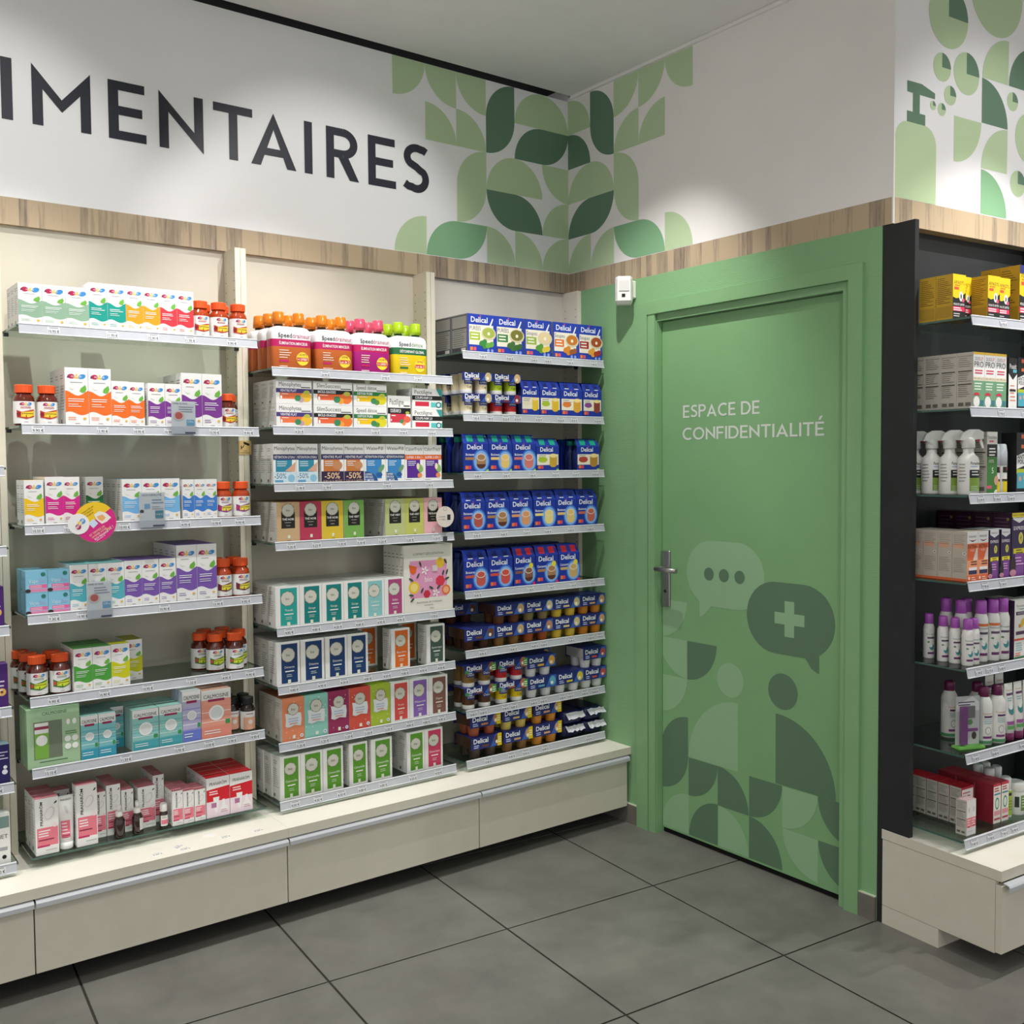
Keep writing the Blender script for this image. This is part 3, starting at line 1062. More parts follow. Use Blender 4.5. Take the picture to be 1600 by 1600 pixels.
for k in range(4):
    x0, x1 = CABX[k] + 0.001, CABX[k + 1] - 0.001
    xc, hw = (x0 + x1) / 2, (x1 - x0) / 2
    e = new('drawer_cabinet', None, None, (xc, -0.2, 0))
    tag(e, 'low greige drawer cabinet with aluminium grip strip ' + CABT[k], 'cabinet', 'drawer cabinets under the counter')
    w = MB()
    w.box(-hw, hw, -0.150, 0.215, 0.072, CT - 0.032, mat('#3a3832', 0.7))
    new('body', w.mesh('body'), e)
    w = MB()
    w.box(-hw + 0.001, hw - 0.001, -0.171, -0.151, 0.0707, 0.271, M_CREAMDK)
    d_ = new('drawer', w.mesh('drawer'), e)
    new('handle', handle_mesh(2 * hw - 0.003), d_, (0, -0.171, 0.2845))
    w = MB()
    w.box(-hw, hw, 0.0, 0.015, 0.0, 0.0715, mat('#1b1c1b', 0.8))  # near-black colour stands for the shadow under the cabinets
    new('plinth', w.mesh('plinth'), e)

# loose price slips lying on the counter
for k, (x, y, rz, t, lb) in enumerate(((-1.916, -0.343, 8, '9.90 €', 'nearest the counter front'), (-1.845, -0.321, 34, '8.90 €', 'turned askew'), (-1.835, -0.352, 4, '13.90 €', 'beside the askew slip'),
                                       (-1.738, -0.2875, -22, '', 'blank and face down'), (-1.700, -0.331, 5, '4.90 €', 'near the blank slip'), (-1.596, -0.343, 4, '9.90 €', 'close to the tea bay'))):
    w = MB()
    w.box(-0.018, 0.018, -0.011, 0.011, 0.0, 0.0006, '#f2f1ec')
    o = new('price_slip', w.mesh('price_slip'), None, (x, y, CT - 0.001), R(rz))
    tag(o, 'small loose white price slip on the counter, ' + lb, 'price slip', 'loose price slips')
    if t:
        p = Print(0.034, 0.02, warp=lambda a, z, q: (a, z - 0.01, 0.0006 + q))
        p.rect(0.1, 0.78, 0.8, 0.88, '#6f7176')
        p.text(t, 0.5, 0.36, 0.40, '#23252b', maxw=0.85)
        new('price_print', p.mesh('price_print'), o)

# ------------------------------------------------------------------ black unit on the third wall
w = MB()
c3box(w, 0.0, 0.0185, -0.0375, 0.0805, 0.304, 2.2135, M_BLACK)
c3box(w, 0.0, 0.012, -0.0375, -0.0195, 0.0, 0.304, M_BLACK)
o = tag(new('side_panel_board', w.mesh('side_panel')), 'tall black side panel of the shelf unit next to the green door', 'panel')
w = MB()
c3box(w, 0.0190, 1.6, -0.0440, -0.0395, 0.304, 2.2155, M_BLACK)
tag(new('back_panel_board', w.mesh('back_panel')), 'matt black back panel behind the shelves of the black unit', 'panel')
w = MB()
c3box(w, 0.756, 0.79, -0.038, 0.0805, 0.306, 2.2135, M_BLACK)
tag(new('shelf_upright', w.mesh('black_upright')), 'black shelf upright ending the black unit, mostly out of view', 'upright')
ZR = [1.904, 1.638, 1.382, 1.123, 0.865, 0.607, 0.349]
PRR = [['16.90 €', '9.40 €'], ['17.90 €', '17.90 €', '9.80 €'], ['16.90 €', '15.90 €', '8.40 €', '9.90 €'], ['9.90 €', '13.90 €', '14.90 €'], ['11.90 €', '22.70 €', '16.40 €'], ['21.40 €', '8.40 €', '9.90 €'], ['9.40 €', '10.90 €', '7.90 €', '8.90 €']]
RP = [[.17, .6], [.165, .30, .5], [.06, .15, .23, .4], [.09, .19, .33], [.06, .12, .19], [.05, .16, .32], [.05, .14, .22, .28]]
for k, z in enumerate(ZR):
    shelf('r' + str(k + 1), 0.0255, 0.745, z, '%s glass shelf with grey price rail in the black unit' % LV[k], [(0.025 + f * 0.9, t) for f, t in zip(RP[k], PRR[k])], 'glass shelves of the black unit', frame=3)
CR = 0.306
w = MB()
c3box(w, -0.001, 2.2, -0.0190, 0.3887, CR - 0.031, CR - 0.0005, M_CREAMDK)
tp = MB()
c3box(tp, -0.0008, 2.2, -0.0188, 0.3885, CR - 0.0006, CR, M_CTOP)
o = tag(new('countertop', w.mesh('countertop_third')), 'cream countertop carrying the black unit beside the door', 'counter')
new('top_sheet', tp.mesh('top_sheet'), o)
e = new('drawer_cabinet', None, None, c3(0.0, 0.0, 0.0), A3)
tag(e, 'low greige drawer cabinet with open end under the black unit', 'cabinet', 'drawer cabinets under the counter')
w = MB()
w.box(0.0, 0.018, -0.370, 0.0165, 0.060, CR - 0.0325, M_CREAMDK)
new('end_panel', w.mesh('end_panel'), e)
w = MB()
w.box(0.0, 0.018, -0.187, 0.0165, 0.0, 0.0585, M_CREAMDK)
w.box(0.018, 2.0, -0.187, -0.172, 0.0, 0.0585, M_CREAMDK)
new('plinth', w.mesh('plinth'), e)
w = MB()
w.box(0.019, 2.0, -0.367, 0.0165, 0.061, CR - 0.034, mat('#3a3832', 0.7))
new('body', w.mesh('body'), e)
w = MB()
w.box(0.0, 0.75, -0.3905, -0.3715, 0.064, 0.262, M_CREAMDK)
d_ = new('drawer', w.mesh('drawer'), e)
new('handle', handle_mesh(0.742), d_, (0.378, -0.3905, 0.2715))

# ------------------------------------------------------------------ motion detector on the door wall
e = new('motion_detector', None, None, (0.0, -0.405, 2.12))
tag(e, 'white wall motion detector with small black lens above the door', 'detector')
w = MB()
w.bbox(-0.030, 0.0, -0.014, 0.014, 0.018, 0.088, '#eceae4', 0.004)
new('wall_bracket', w.mesh('wall_bracket'), e)
w = MB()
pf = [(-0.034, -0.012), (-0.026, -0.03), (0.026, -0.03), (0.034, -0.012), (0.034, 0.02), (-0.034, 0.02)]
w.loft([[(x * s_, y * s_ + dy, z) for x, y in pf] for z, s_, dy in ((0.0, 0.84, 0.008), (0.012, 1.0, 0.0), (0.098, 1.0, 0.0), (0.108, 0.92, 0.003))], '#efede8')
b_ = new('body', w.mesh('body'), e, (-0.052, 0.004, -0.008), R(-42))
w = MB()
w.box(-0.020, 0.020, -0.0335, -0.030, 0.050, 0.090, mat('#dddbd8', 0.25))
new('lens_window', w.mesh('lens_window'), b_)
w = MB()
w.box(-0.009, 0.005, -0.0320, -0.030, 0.026, 0.038, '#141414')
new('camera_eye', w.mesh('camera_eye'), b_)
# ------------------------------------------------------------------ goods: bookkeeping
BAYNAME = {'0': 'edge bay', '1': 'vitamin bay', '2': 'tea bay', '3': 'blue dessert bay', 'r': 'black unit'}
GOODS = []                                    # (object, look, shelf key, x, row, level, category, group noun)
MESHES = {}


def memo(key, fn):
    if key not in MESHES:
        MESHES[key] = fn()
    return MESHES[key]


def where(key, x, y, z):
    """shelf coordinates -> world: y is the distance behind the plane of the wall (negative = out) or, in the black unit, v"""
    if key[0] == 'r':
        return c3(x, y, SH[key] + z), A3
    return (x, y, SH[key] + z), 0.0


def spawn(name, mesh, kids, loc, rz):
    o = new(name, mesh, None, loc, rz)
    for k in kids:
        c = new(k[0], k[1], o, k[2])
        if len(k) > 4 and k[4]:
            c.rotation_euler = k[4]
        for g_ in (k[3] if len(k) > 3 and k[3] else []):
            q = new(g_[0], g_[1], c, g_[2])
            if len(g_) > 4 and g_[4]:
                q.rotation_euler = g_[4]
    return o


# ------------------------------------------------------------------ carton designs: draw(print) on a front of width 1, height 1
DES = {}


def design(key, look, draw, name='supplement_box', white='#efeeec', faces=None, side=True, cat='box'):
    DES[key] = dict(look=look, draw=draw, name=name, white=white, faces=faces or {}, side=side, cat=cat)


def logo_pk(p, cx, cz, s):
    p.ell(cx - 0.22 * s, cz, 0.155 * s, '#b5204f', 0.115 * s, n=9)
    p.poly([(cx - 0.42 * s, cz - 0.025), (cx - 0.36 * s, cz + 0.035), (cx - 0.31 * s, cz - 0.03)], '#6d2a5c')
    p.poly([(cx - 0.10 * s, cz - 0.034), (cx + 0.01 * s, cz + 0.055), (cx + 0.11 * s, cz - 0.034)], '#efc328')
    p.ell(cx + 0.24 * s, cz, 0.175 * s, '#3f8fd0', 0.11 * s, n=8, rot=20)
    p.text('PEDIAKID', cx, cz - 0.002, 0.028, '#fbf4f2', maxw=0.70 * s)


def pk(col, leaf='#6fb445'):
    def draw(p):
        wave_band(p, 0.22, 0.56, col)
        logo_pk(p, 0.5, 0.85, 1.0)
        p.bars(0.22, 0.78, 0.755, 1, 0.03, '#8d8d92')
        p.poly([(0.12, 0.68), (0.28, 0.635), (0.42, 0.63), (0.27, 0.622)], '#c9d3c6')
        p.poly([(0.62, 0.60), (0.68, 0.655), (0.88, 0.71), (0.93, 0.645), (0.86, 0.585), (0.74, 0.575)], leaf)
        p.bars(0.12, 0.86, 0.47, 2, 0.035, '#ffffff', 0.32, 0.25)
        p.bars(0.12, 0.70, 0.38, 2, 0.035, '#e8eee9', 0.28, 0.3)
        p.bars(0.10, 0.5, 0.155, 2, 0.035, col, 0.3, 0.3)
        p.ell(0.82, 0.135, 0.07, '#e3b43a', 0.05)
        p.bars(0.40, 0.62, 0.055, 1, 0.02, '#8a8a8e', 0.6, 0.1)
    return draw


for k, c, lk in (('sage', '#8fb197', 'white box with sage green wave'), ('teal', '#159a8c', 'white box with teal wave'), ('orange', '#f39c1f', 'white box with amber wave'), ('red', '#dc3a45', 'white box with red wave'),
                 ('orangeT', '#ee6f25', 'white box with orange wave'), ('purple', '#7d3a94', 'white box with purple wave'), ('yellow', '#f2c417', 'white box with yellow wave'), ('magenta', '#d3288d', 'white box with magenta wave'),
                 ('dgreen', '#1f6d3c', 'white box with dark green wave'), ('lblue', '#7ab8e6', 'white box with sky blue wave'), ('blue', '#3d7fd0', 'narrow white box with blue wave'), ('aqua', '#58b3c1', 'white box with aqua wave'),
                 ('violet', '#7a57ae', 'white box with violet wave'), ('green', '#4da23c', 'white box with green wave'), ('lime', '#cfcf1c', 'white box with lime yellow wave')):
    tops = {'orangeT': '#efe9e4', 'purple': '#efeeec', 'magenta': '#d3288d', 'aqua': '#7fc4cd', 'violet': '#7a57ae', 'green': '#4f9a45', 'lime': '#d3d31e', 'lblue': '#8cc2ea', 'yellow': '#f2c417'}
    design(k, lk, pk(c), faces={'top': tops.get(k, '#efeeec')})


def d_cube(p):
    p.rect(0, 0, 1, 1, '#86c3de')
    p.poly([(0, 0), (1, 0), (1, 0.22), (0.6, 0.42), (0, 0.34)], '#8fc9e4')
    p.rect(0.16, 0.20, 0.98, 0.36, '#e26aa0')
    p.rect(0.16, 0.04, 0.98, 0.17, '#e88bb4')
    p.bars(0.2, 0.9, 0.32, 2, 0.07, '#f6d9e6', 0.35)
    p.text('Vapo', 0.36, 0.54, 0.17, '#d8e8f4', maxw=0.42)
    p.text('Zen', 0.74, 0.54, 0.15, '#b3a8d6', maxw=0.3)
    p.ell(0.10, 0.10, 0.13, '#3d2f2b', 0.09)
    p.ell(0.80, 0.83, 0.11, '#2e7a6d', 0.10)


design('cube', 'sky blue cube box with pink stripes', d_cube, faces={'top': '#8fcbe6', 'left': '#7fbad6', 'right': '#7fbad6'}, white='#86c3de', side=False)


def calm(body, low, txt='#2e3a3c', strip='#9a2a52'):
    def draw(p):
        p.rect(0, 0, 1, 0.80, body)
        p.rect(0, 0, 1, 0.23, low)
        for i in range(5):
            p.rect(0, 0.24 + i * 0.1, 1, 0.25 + i * 0.1, '#ffffff' if i % 2 else low)
        p.text('CALMOSINE', 0.5, 0.87, 0.075, txt, maxw=0.86)
        p.rect(0.22, 0.76, 0.78, 0.81, strip)
        p.ell(0.5, 0.52, 0.26, '#f2f3f1')
        p.ell(0.5, 0.52, 0.20, '#dfe4e3')
        p.rect(0.80, 0.27, 0.96, 0.36, '#3a9a55')
        p.bars(0.08, 0.7, 0.17, 2, 0.05, '#e5f2f2', 0.35)
    return draw


design('calmA', 'teal patterned box with white disc', calm('#7fc3c8', '#3aa0ba'), faces={'top': '#9ad0cf', 'left': '#9fcfcf'}, side=False)
design('calmB', 'wide teal patterned box with white disc', calm('#8fcac4', '#4aa6b0'), faces={'top': '#a5d3cd', 'left': '#a9d3ce'}, side=False)
design('calmC', 'lilac box with white disc', calm('#bab6d8', '#6f7fcf'), faces={'top': '#e4e2ea', 'left': '#cfcbe2'}, side=False)
design('calmD', 'tall salmon pink box with white disc', calm('#eba08c', '#e8917d'), faces={'top': '#efb3a2', 'left': '#e8a18e'}, side=False)


def d_gift(p):
    p.rect(0, 0, 1, 1, '#a8c8a0')
    p.text('CALMOSINE', 0.52, 0.91, 0.05, '#2e3a34', maxw=0.5)
    p.rect(0.12, 0.14, 0.66, 0.78, '#74806c')
    p.rect(0.14, 0.15, 0.40, 0.76, '#7fb54a')
    p.rect(0.14, 0.58, 0.40, 0.76, '#eef0ea')
    p.rect(0.14, 0.65, 0.40, 0.70, '#9a3a52')
    p.ell(0.27, 0.46, 0.11, '#f2f3ef')
    p.ell(0.78, 0.72, 0.035, '#f4f4f0', 0.06)
    p.ell(0.90, 0.72, 0.04, '#f4f4f0', 0.06)
    p.bars(0.72, 0.95, 0.56, 2, 0.035, '#4f7a52', 0.4)
    for cx, cz in ((0.765, 0.43), (0.905, 0.43), (0.765, 0.30), (0.905, 0.30)):
        p.ell(cx, cz, 0.062, '#f2f5ef')
    p.bars(0.22, 0.84, 0.10, 1, 0.03, '#44664a', 0.5)


design('gift', 'large pale green gift box with window', d_gift, name='gift_box', faces={'top': '#a8c8a0', 'left': '#a3c49b', 'right': '#a3c49b'}, white='#a8c8a0', side=False)


def d_prana(p):
    p.text('PRANAROM', 0.5, 0.5, 0.01, '#f0efee')
    p.rect(0.06, 0.15, 0.97, 0.475, '#ea7f8f')
    p.rect(0.06, 0.135, 0.60, 0.165, '#c22a63')
    p.bars(0.12, 0.66, 0.43, 3, 0.045, '#fdeef0', 0.45, 0.3)
    p.bars(0.12, 0.8, 0.27, 1, 0.04, '#8a1f44', 0.45)
    p.ell(0.62, 0.72, 0.20, '#d9d8d6', 0.32, n=14, rot=-25)
    p.ell(0.60, 0.72, 0.15, '#efeeec', 0.27, n=14, rot=-25)
    p.ell(0.84, 0.50, 0.11, '#f1dfe0')
    p.poly([(0.8, 0.88), (0.9, 0.925), (0.96, 0.92), (0.9, 0.885)], '#2a2a2a')
    p.bars(0.42, 0.95, 0.08, 1, 0.035, '#bdbcbb', 0.4, 0.1)
    # brand runs up the edge of the box
    vs, fs, tw = glyphs('PRANARÔM', 0.008)
    k = 0.42 * p.h / tw
    p._put([(0.16 * p.w - p.w / 2 + 0.01 - v[1] * k * 0.8, 0.52 * p.h + v[0] * k) for v in vs], fs, '#33333a')


design('prana', 'white box with pink lower half', d_prana, faces={'top': '#e58a97'})
design('pranaS', 'small white box with pink lower half', d_prana, faces={'top': '#e58a97'})


def d_pranared(p):
    p.rect(0, 0.62, 1, 1, '#f0efed')
    p.rect(0, 0.86, 1, 1, '#eceae8')
    p.rect(0, 0, 1, 0.42, '#f3dfe9')
    p.poly([(0, 0.40), (1, 0.40), (1, 0.75), (0, 0.70)], '#d8232f')
    p.text('PRANARÔM', 0.5, 0.84, 0.075, '#2d2b30', maxw=0.74)
    p.bars(0.12, 0.55, 0.66, 2, 0.06, '#ffd9da', 0.5)
    p.poly([(0.28, 0.50), (0.55, 0.50), (0.50, 0.20), (0.44, 0.10), (0.38, 0.10), (0.32, 0.20)], '#f4f2f1')
    p.rect(0.20, 0.24, 0.42, 0.36, '#b5799b')
    p.poly([(0.68, 0.42), (0.78, 0.42), (0.80, 0.28), (0.90, 0.22), (0.92, 0.12), (0.56, 0.10), (0.58, 0.20), (0.66, 0.26)], '#f4f2f1')
    p.bars(0.6, 0.9, 0.16, 2, 0.04, '#c47f98', 0.4)


design('pranared', 'white and red box with tube picture', d_pranared, faces={'top': '#e02a33'})


# --- tea bay
def tea(title, t2, band, btxt, panel, c1, c2, tcol='#55565a'):
    def draw(p):
        p.rect(0.10, 0.20, 0.80, 0.52, panel)
        p.rect(0, 0.46, 1, 0.64, band)
        p.text(title, 0.08, 0.82, 0.17, '#2f2f33', maxw=0.62, align='l')
        p.bars(0.70, 0.97, 0.72, 1, 0.05, tcol, 0.8, 0.1)
        p.text(btxt, 0.34, 0.55, 0.10, '#efeef2', maxw=0.46, bold=0.015)
        p.ell(0.84, 0.30, 0.155, c1, 0.13)
        p.ell(0.86, 0.50, 0.09, '#b7bd4c', 0.05)
        p.ell(0.70, 0.18, 0.08, c2, 0.07)
        p.ell(0.60, 0.24, 0.09, '#3d8a5c', 0.08, n=9)
        p.bars(0.15, 0.42, 0.42, 1, 0.06, '#fbe9dc', 0.5)
        p.ell(0.14, 0.27, 0.025, '#ffffff', 0.045)
    return draw


design('teaA', 'flat tea carton with violet stripe', tea('Ménophytea', '', '#4a3b7c', 'VENTRE PLAT', '#f0794a', '#f0c03a', '#c3a0a8'), name='tea_box')
design('teaB', 'flat tea carton with black stripe and orange', tea('SlimSuccess', '', '#1f1c20', 'BRÛLE-GRAISSES', '#ef6a3c', '#ef7a35', '#f4a23c'), name='tea_box')
design('teaC', 'flat tea carton with green stripe and lemon', tea('Speed détox', '', '#2c7a41', 'DETOX PURE', '#f2c61c', '#dfd22c', '#5f8f34'), name='tea_box')
design('pecA', 'upright carton with black stripe and grapefruit', tea('Pectiligne', '', '#201c1e', 'COUPE-FAIM 2.0', '#d23a4c', '#e5674f', '#f08a4a'), name='supplement_box')


def d_pec(p):
    p.text('Pectiligne', 0.08, 0.83, 0.19, '#2f2f33', maxw=0.58, align='l')
    p.rect(0, 0.44, 1, 0.66, '#1f1d1f')
    p.text('COUPE-FAIM 2.0', 0.10, 0.55, 0.12, '#efeef2', maxw=0.56, align='l', bold=0.012)
    p.rect(0.10, 0.14, 0.56, 0.36, '#cf2f4a')
    p.rect(0.62, 0.10, 1.0, 0.34, '#5fc0bd')
    p.ell(0.88, 0.22, 0.085, '#3b4a4f')
    p.ell(0.88, 0.22, 0.055, '#c6e6e6')
    p.poly([(0.80, 1.0), (1.0, 1.0), (1.0, 0.66), (0.92, 0.66)], '#3f9a98')


design('pecB', 'flat carton with black stripe and turquoise', d_pec, name='supplement_box')


def caps(title, band, btxt, panel, extra):
    def draw(p):
        p.text(title, 0.5, 0.885, 0.09, '#3a3a40', maxw=0.90)
        p.rect(0.10, 0.10, 0.82, 0.72, panel)
        p.rect(0, 0.60, 1, 0.735, band)
        p.text(btxt, 0.5, 0.667, 0.06, '#efeef2', maxw=0.9, bold=0.015)
        p.bars(0.16, 0.6, 0.56, 3, 0.05, '#dfeaf0', 0.35)
        if extra == 'a':
            p.poly([(0.5, 0.32), (0.95, 0.30), (0.98, 0.55), (0.72, 0.42)], '#d9a98c')
            p.rect(0.02, 0.02, 0.98, 0.30, '#cfe3ee')
            p.text('-50%', 0.30, 0.20, 0.13, '#3a5f7d', maxw=0.52)
            p.ell(0.78, 0.14, 0.16, '#8fc3dd')
            p.rect(0.06, 0.04, 0.42, 0.10, '#6aa3c8')
        elif extra == 'b':
            p.ell(0.72, 0.45, 0.22, '#c78c62', 0.18)
            p.rect(0, 0, 1, 0.30, '#33264a')
            p.text('-50%', 0.48, 0.19, 0.15, '#f0c99c', maxw=0.86, bold=0.01)
            p.text('SUR LA 2e BOÎTE', 0.5, 0.055, 0.05, '#d9b08c', maxw=0.84)
        elif extra == 'w':
            p.ell(0.02, 0.0, 0.62, '#2d5790', 0.46, a0=0, a1=90)
            p.ell(0.70, 0.20, 0.15, '#2c5f9e', 0.10)
            p.ell(0.80, 0.36, 0.20, '#6c9b78', 0.10, rot=50)
            p.text('OFFRE', 0.20, 0.21, 0.05, '#eef2f8', maxw=0.32, bold=0.01)
            p.text('SPÉCIALE', 0.22, 0.14, 0.05, '#eef2f8', maxw=0.38, bold=0.01)
            p.text('2 MOIS', 0.24, 0.06, 0.06, '#eef2f8', maxw=0.42, bold=0.01)
        else:
            p.ell(0.82, 0.36, 0.15, '#8fb36a', 0.20, rot=20)
            p.ell(0.70, 0.42, 0.08, '#f0e2c4', 0.15)
            p.ell(0.80, 0.17, 0.13, '#ec8f5a', 0.12)
            p.bars(0.05, 0.4, 0.06, 1, 0.03, '#9a9aa0', 0.5)
    return draw


design('capA', 'white carton with blue panel and discount flash', caps('Ménophytea', '#3a3568', "RÉTENTION D'EAU", '#2f8aa5', 'a'))
design('capB', 'white carton with dark discount block', caps('Ménophytea', '#3a3568', 'VENTRE PLAT', '#c9793a', 'b'))
design('capW', 'white carton with blue water pill panel', caps('WaterPill', '#2f3a66', "RÉTENTION D'EAU", '#3c86c4', 'w'))
design('capC', 'white carton with orange stripe and purple panel', caps('CaloriTrack', '#ea6c2a', 'SUPER 3 EN 1', '#5a2a92', 'c'), faces={'top': '#e6c15a'})


def bio_badge(p, cz, r=0.25):
    p.ell(0.5, cz, r * 1.16, '#5c5a4c', n=11)
    p.ell(0.5, cz, r * 1.12, '#b9bda4', n=9, rot=12)
    p.ell(0.5, cz, r, '#d6d4c9')
    p.text('bio', 0.5, cz, 0.055, '#5f6f3a', maxw=r * 1.2, bold=0.01)


def bio_full(col, l1):
    def draw(p):
        p.rect(0, 0, 1, 1, col)
        p.rect(0.20, 0.35, 0.80, 0.76, '#23211f')
        bio_badge(p, 0.80)
        p.text(l1, 0.5, 0.575, 0.05, '#f0eee8', maxw=0.52, bold=0.01)
        p.bars(0.36, 0.64, 0.50, 1, 0.02, '#b9b6ad', 0.6, 0.1)
        p.text('Menthe' if 'VERT' in l1 else 'Ceylan', 0.5, 0.42, 0.028, '#d6d3ca', maxw=0.24)
        p.rect(0.47, 0.10, 0.58, 0.18, '#e7e9d2')
        p.bars(0.44, 0.62, 0.05, 1, 0.02, '#5a5348', 0.6, 0.1)
    return draw


for k, c, t, lk in (('thK', '#cfae83', 'THÉ NOIR', 'kraft brown tea box with black plate'), ('thR', '#bd3c58', 'THÉ NOIR', 'crimson tea box with black plate'), ('thY', '#e3c33c', 'THÉ NOIR', 'yellow tea box with black plate'),
                    ('thG', '#7cb356', 'THÉ VERT', 'leaf green tea box with black plate'), ('thO', '#c3cb8a', 'THÉ VERT', 'pale olive tea box with black plate'), ('thO2', '#c8cc6a', 'THÉ VERT', 'yellow olive tea box with black plate'),
                    ('thP', '#efb5bb', 'THÉ BLANC', 'rose pink tea box with black plate')):
    design(k, lk, bio_full(c, t), name='tea_box', white='#d9d5cc', faces={'top': c})


def bio_white(col, word):
    def draw(p):
        p.rect(0.20, 0.05, 0.90, 0.955, col)
        bio_badge(p, 0.70, 0.26)
        p.text(word, 0.55, 0.42, 0.05, '#f2f1ec', maxw=0.56)
        p.rect(0.36, 0.31, 0.74, 0.335, '#f2f1ec')
        p.bars(0.42, 0.68, 0.25, 2, 0.04, '#d8dcd2', 0.3, 0.2)
        p.rect(0.47, 0.035, 0.60, 0.13, '#e7ead4')
    return draw


for k, c, t, lk in (('wT1', '#2aa39a', 'Transit', 'white tea box with turquoise panel'), ('wT2', '#15807d', 'Gorge', 'white tea box with dark teal panel'), ('wLT', '#8cc7c9', 'Confort', 'white tea box with pale teal panel'),
                    ('wMg', '#b0497f', 'Ballet', 'white tea box with plum pink panel'), ('wN', '#1b3c6e', 'Détente', 'white tea box with navy panel'), ('wO', '#e06d26', 'Bien-être', 'white tea box with orange panel'),
                    ('wGG', '#455a50', 'Après-repas', 'white tea box with slate green panel'), ('wR', '#d6504a', 'Fruits', 'white tea box with coral panel'), ('wPu', '#8a63b5', 'Millepertuis', 'white tea box with purple panel'),
                    ('wBr', '#84594f', 'Digest', 'white tea box with brown panel'), ('wGr', '#5c9a2c', 'Camomille', 'white tea box with grass green panel'), ('wPk', '#cf3f66', 'Dynamique', 'white tea box with raspberry panel')):
    design(k, lk, bio_white(c, t), name='tea_box', white='#eeedea')


def bio_kids(col):
    def draw(p):
        p.rect(0, 0, 1, 1, col)
        for i in range(12):
            p.ell(rnd.uniform(0.06, 0.94), rnd.uniform(0.04, 0.96), 0.018, '#ffffff', n=6)
        p.poly([(0.14, 0.36), (0.30, 0.33), (0.55, 0.37), (0.84, 0.34), (0.88, 0.50), (0.85, 0.64), (0.62, 0.66), (0.36, 0.64), (0.13, 0.66), (0.16, 0.50)], '#e3e6e8')
        bio_badge(p, 0.74, 0.23)
        p.bars(0.28, 0.74, 0.54, 2, 0.06, '#b9c4d8', 0.5, 0.15)
        p.bars(0.32, 0.70, 0.42, 1, 0.06, '#d89a8c', 0.4, 0.15)
        p.rect(0.46, 0.06, 0.58, 0.14, '#e7ead4')
        p.ell(0.87, 0.11, 0.075, '#eef0f6')
        p.ell(0.87, 0.11, 0.035, '#6a86b8')
    return draw


for k, c, lk in (('kS', '#e48a63', 'salmon orange tea box with white splash'), ('kM', '#8fcabb', 'mint green tea box with white splash'), ('kB', '#98305a', 'burgundy tea box with white splash'),
                 ('kR', '#d65445', 'tomato red tea box with white splash'), ('kL', '#a9bf3a', 'lime green tea box with white splash')):
    design(k, lk, bio_kids(c), name='tea_box', white='#d9d5cc', faces={'top': c})


def d_coffret(p):
    p.text('COFFRET DÉGUSTATION', 0.5, 0.868, 0.032, '#4a463e', maxw=0.76)
    p.rect(0.12, 0.22, 0.88, 0.77, '#e49cc2')
    p.text('bio', 0.5, 0.49, 0.075, '#f4e9f0', maxw=0.3)
    p.ell(0.20, 0.38, 0.11, '#f0c63a')
    p.ell(0.20, 0.38, 0.075, '#f7df86')
    p.ell(0.74, 0.72, 0.09, '#f0c63a')
    p.ell(0.86, 0.31, 0.09, '#e9743a')
    p.ell(0.86, 0.31, 0.06, '#f5b184')
    p.poly([(0.10, 0.72), (0.26, 0.68), (0.24, 0.60), (0.18, 0.57), (0.12, 0.61)], '#e5662c')
    p.ell(0.74, 0.45, 0.10, '#dd3a52', n=7)
    p.ell(0.46, 0.27, 0.075, '#c92f45', n=6)
    for cx, cz in ((0.65, 0.28), (0.42, 0.62)):
        for a in range(5):
            p.ell(cx + 0.045 * math.cos(R(72 * a)), cz + 0.038 * math.sin(R(72 * a)), 0.035, '#f7f3ee', 0.016, n=8, rot=72 * a)
    for cx, cz, rt in ((0.33, 0.72, 110), (0.85, 0.74, 120), (0.14, 0.50, 150), (0.28, 0.55, 60), (0.80, 0.57, 70), (0.88, 0.58, 70), (0.88, 0.48, 20), (0.14, 0.27, 170), (0.55, 0.36, 150), (0.36, 0.33, 60), (0.16, 0.20, 40), (0.70, 0.36, 45)):
        p.ell(cx, cz, 0.052, '#39543c', 0.018, n=10, rot=rt)
    p.rect(0.57, 0.60, 0.68, 0.69, '#d9cfc9')
    p.text('Assortiment de 5 infusions', 0.5, 0.155, 0.028, '#5f5a50', maxw=0.62, slant=0.15)
    p.bars(0.40, 0.60, 0.11, 1, 0.02, '#8a857a', 0.4, 0.1)
    p.text('bijou', 0.56, 0.06, 0.022, '#2f2c28', maxw=0.14)


design('coffret', 'large cream tasting gift box with pink botanical print', d_coffret, name='gift_box', white='#e9e5da')


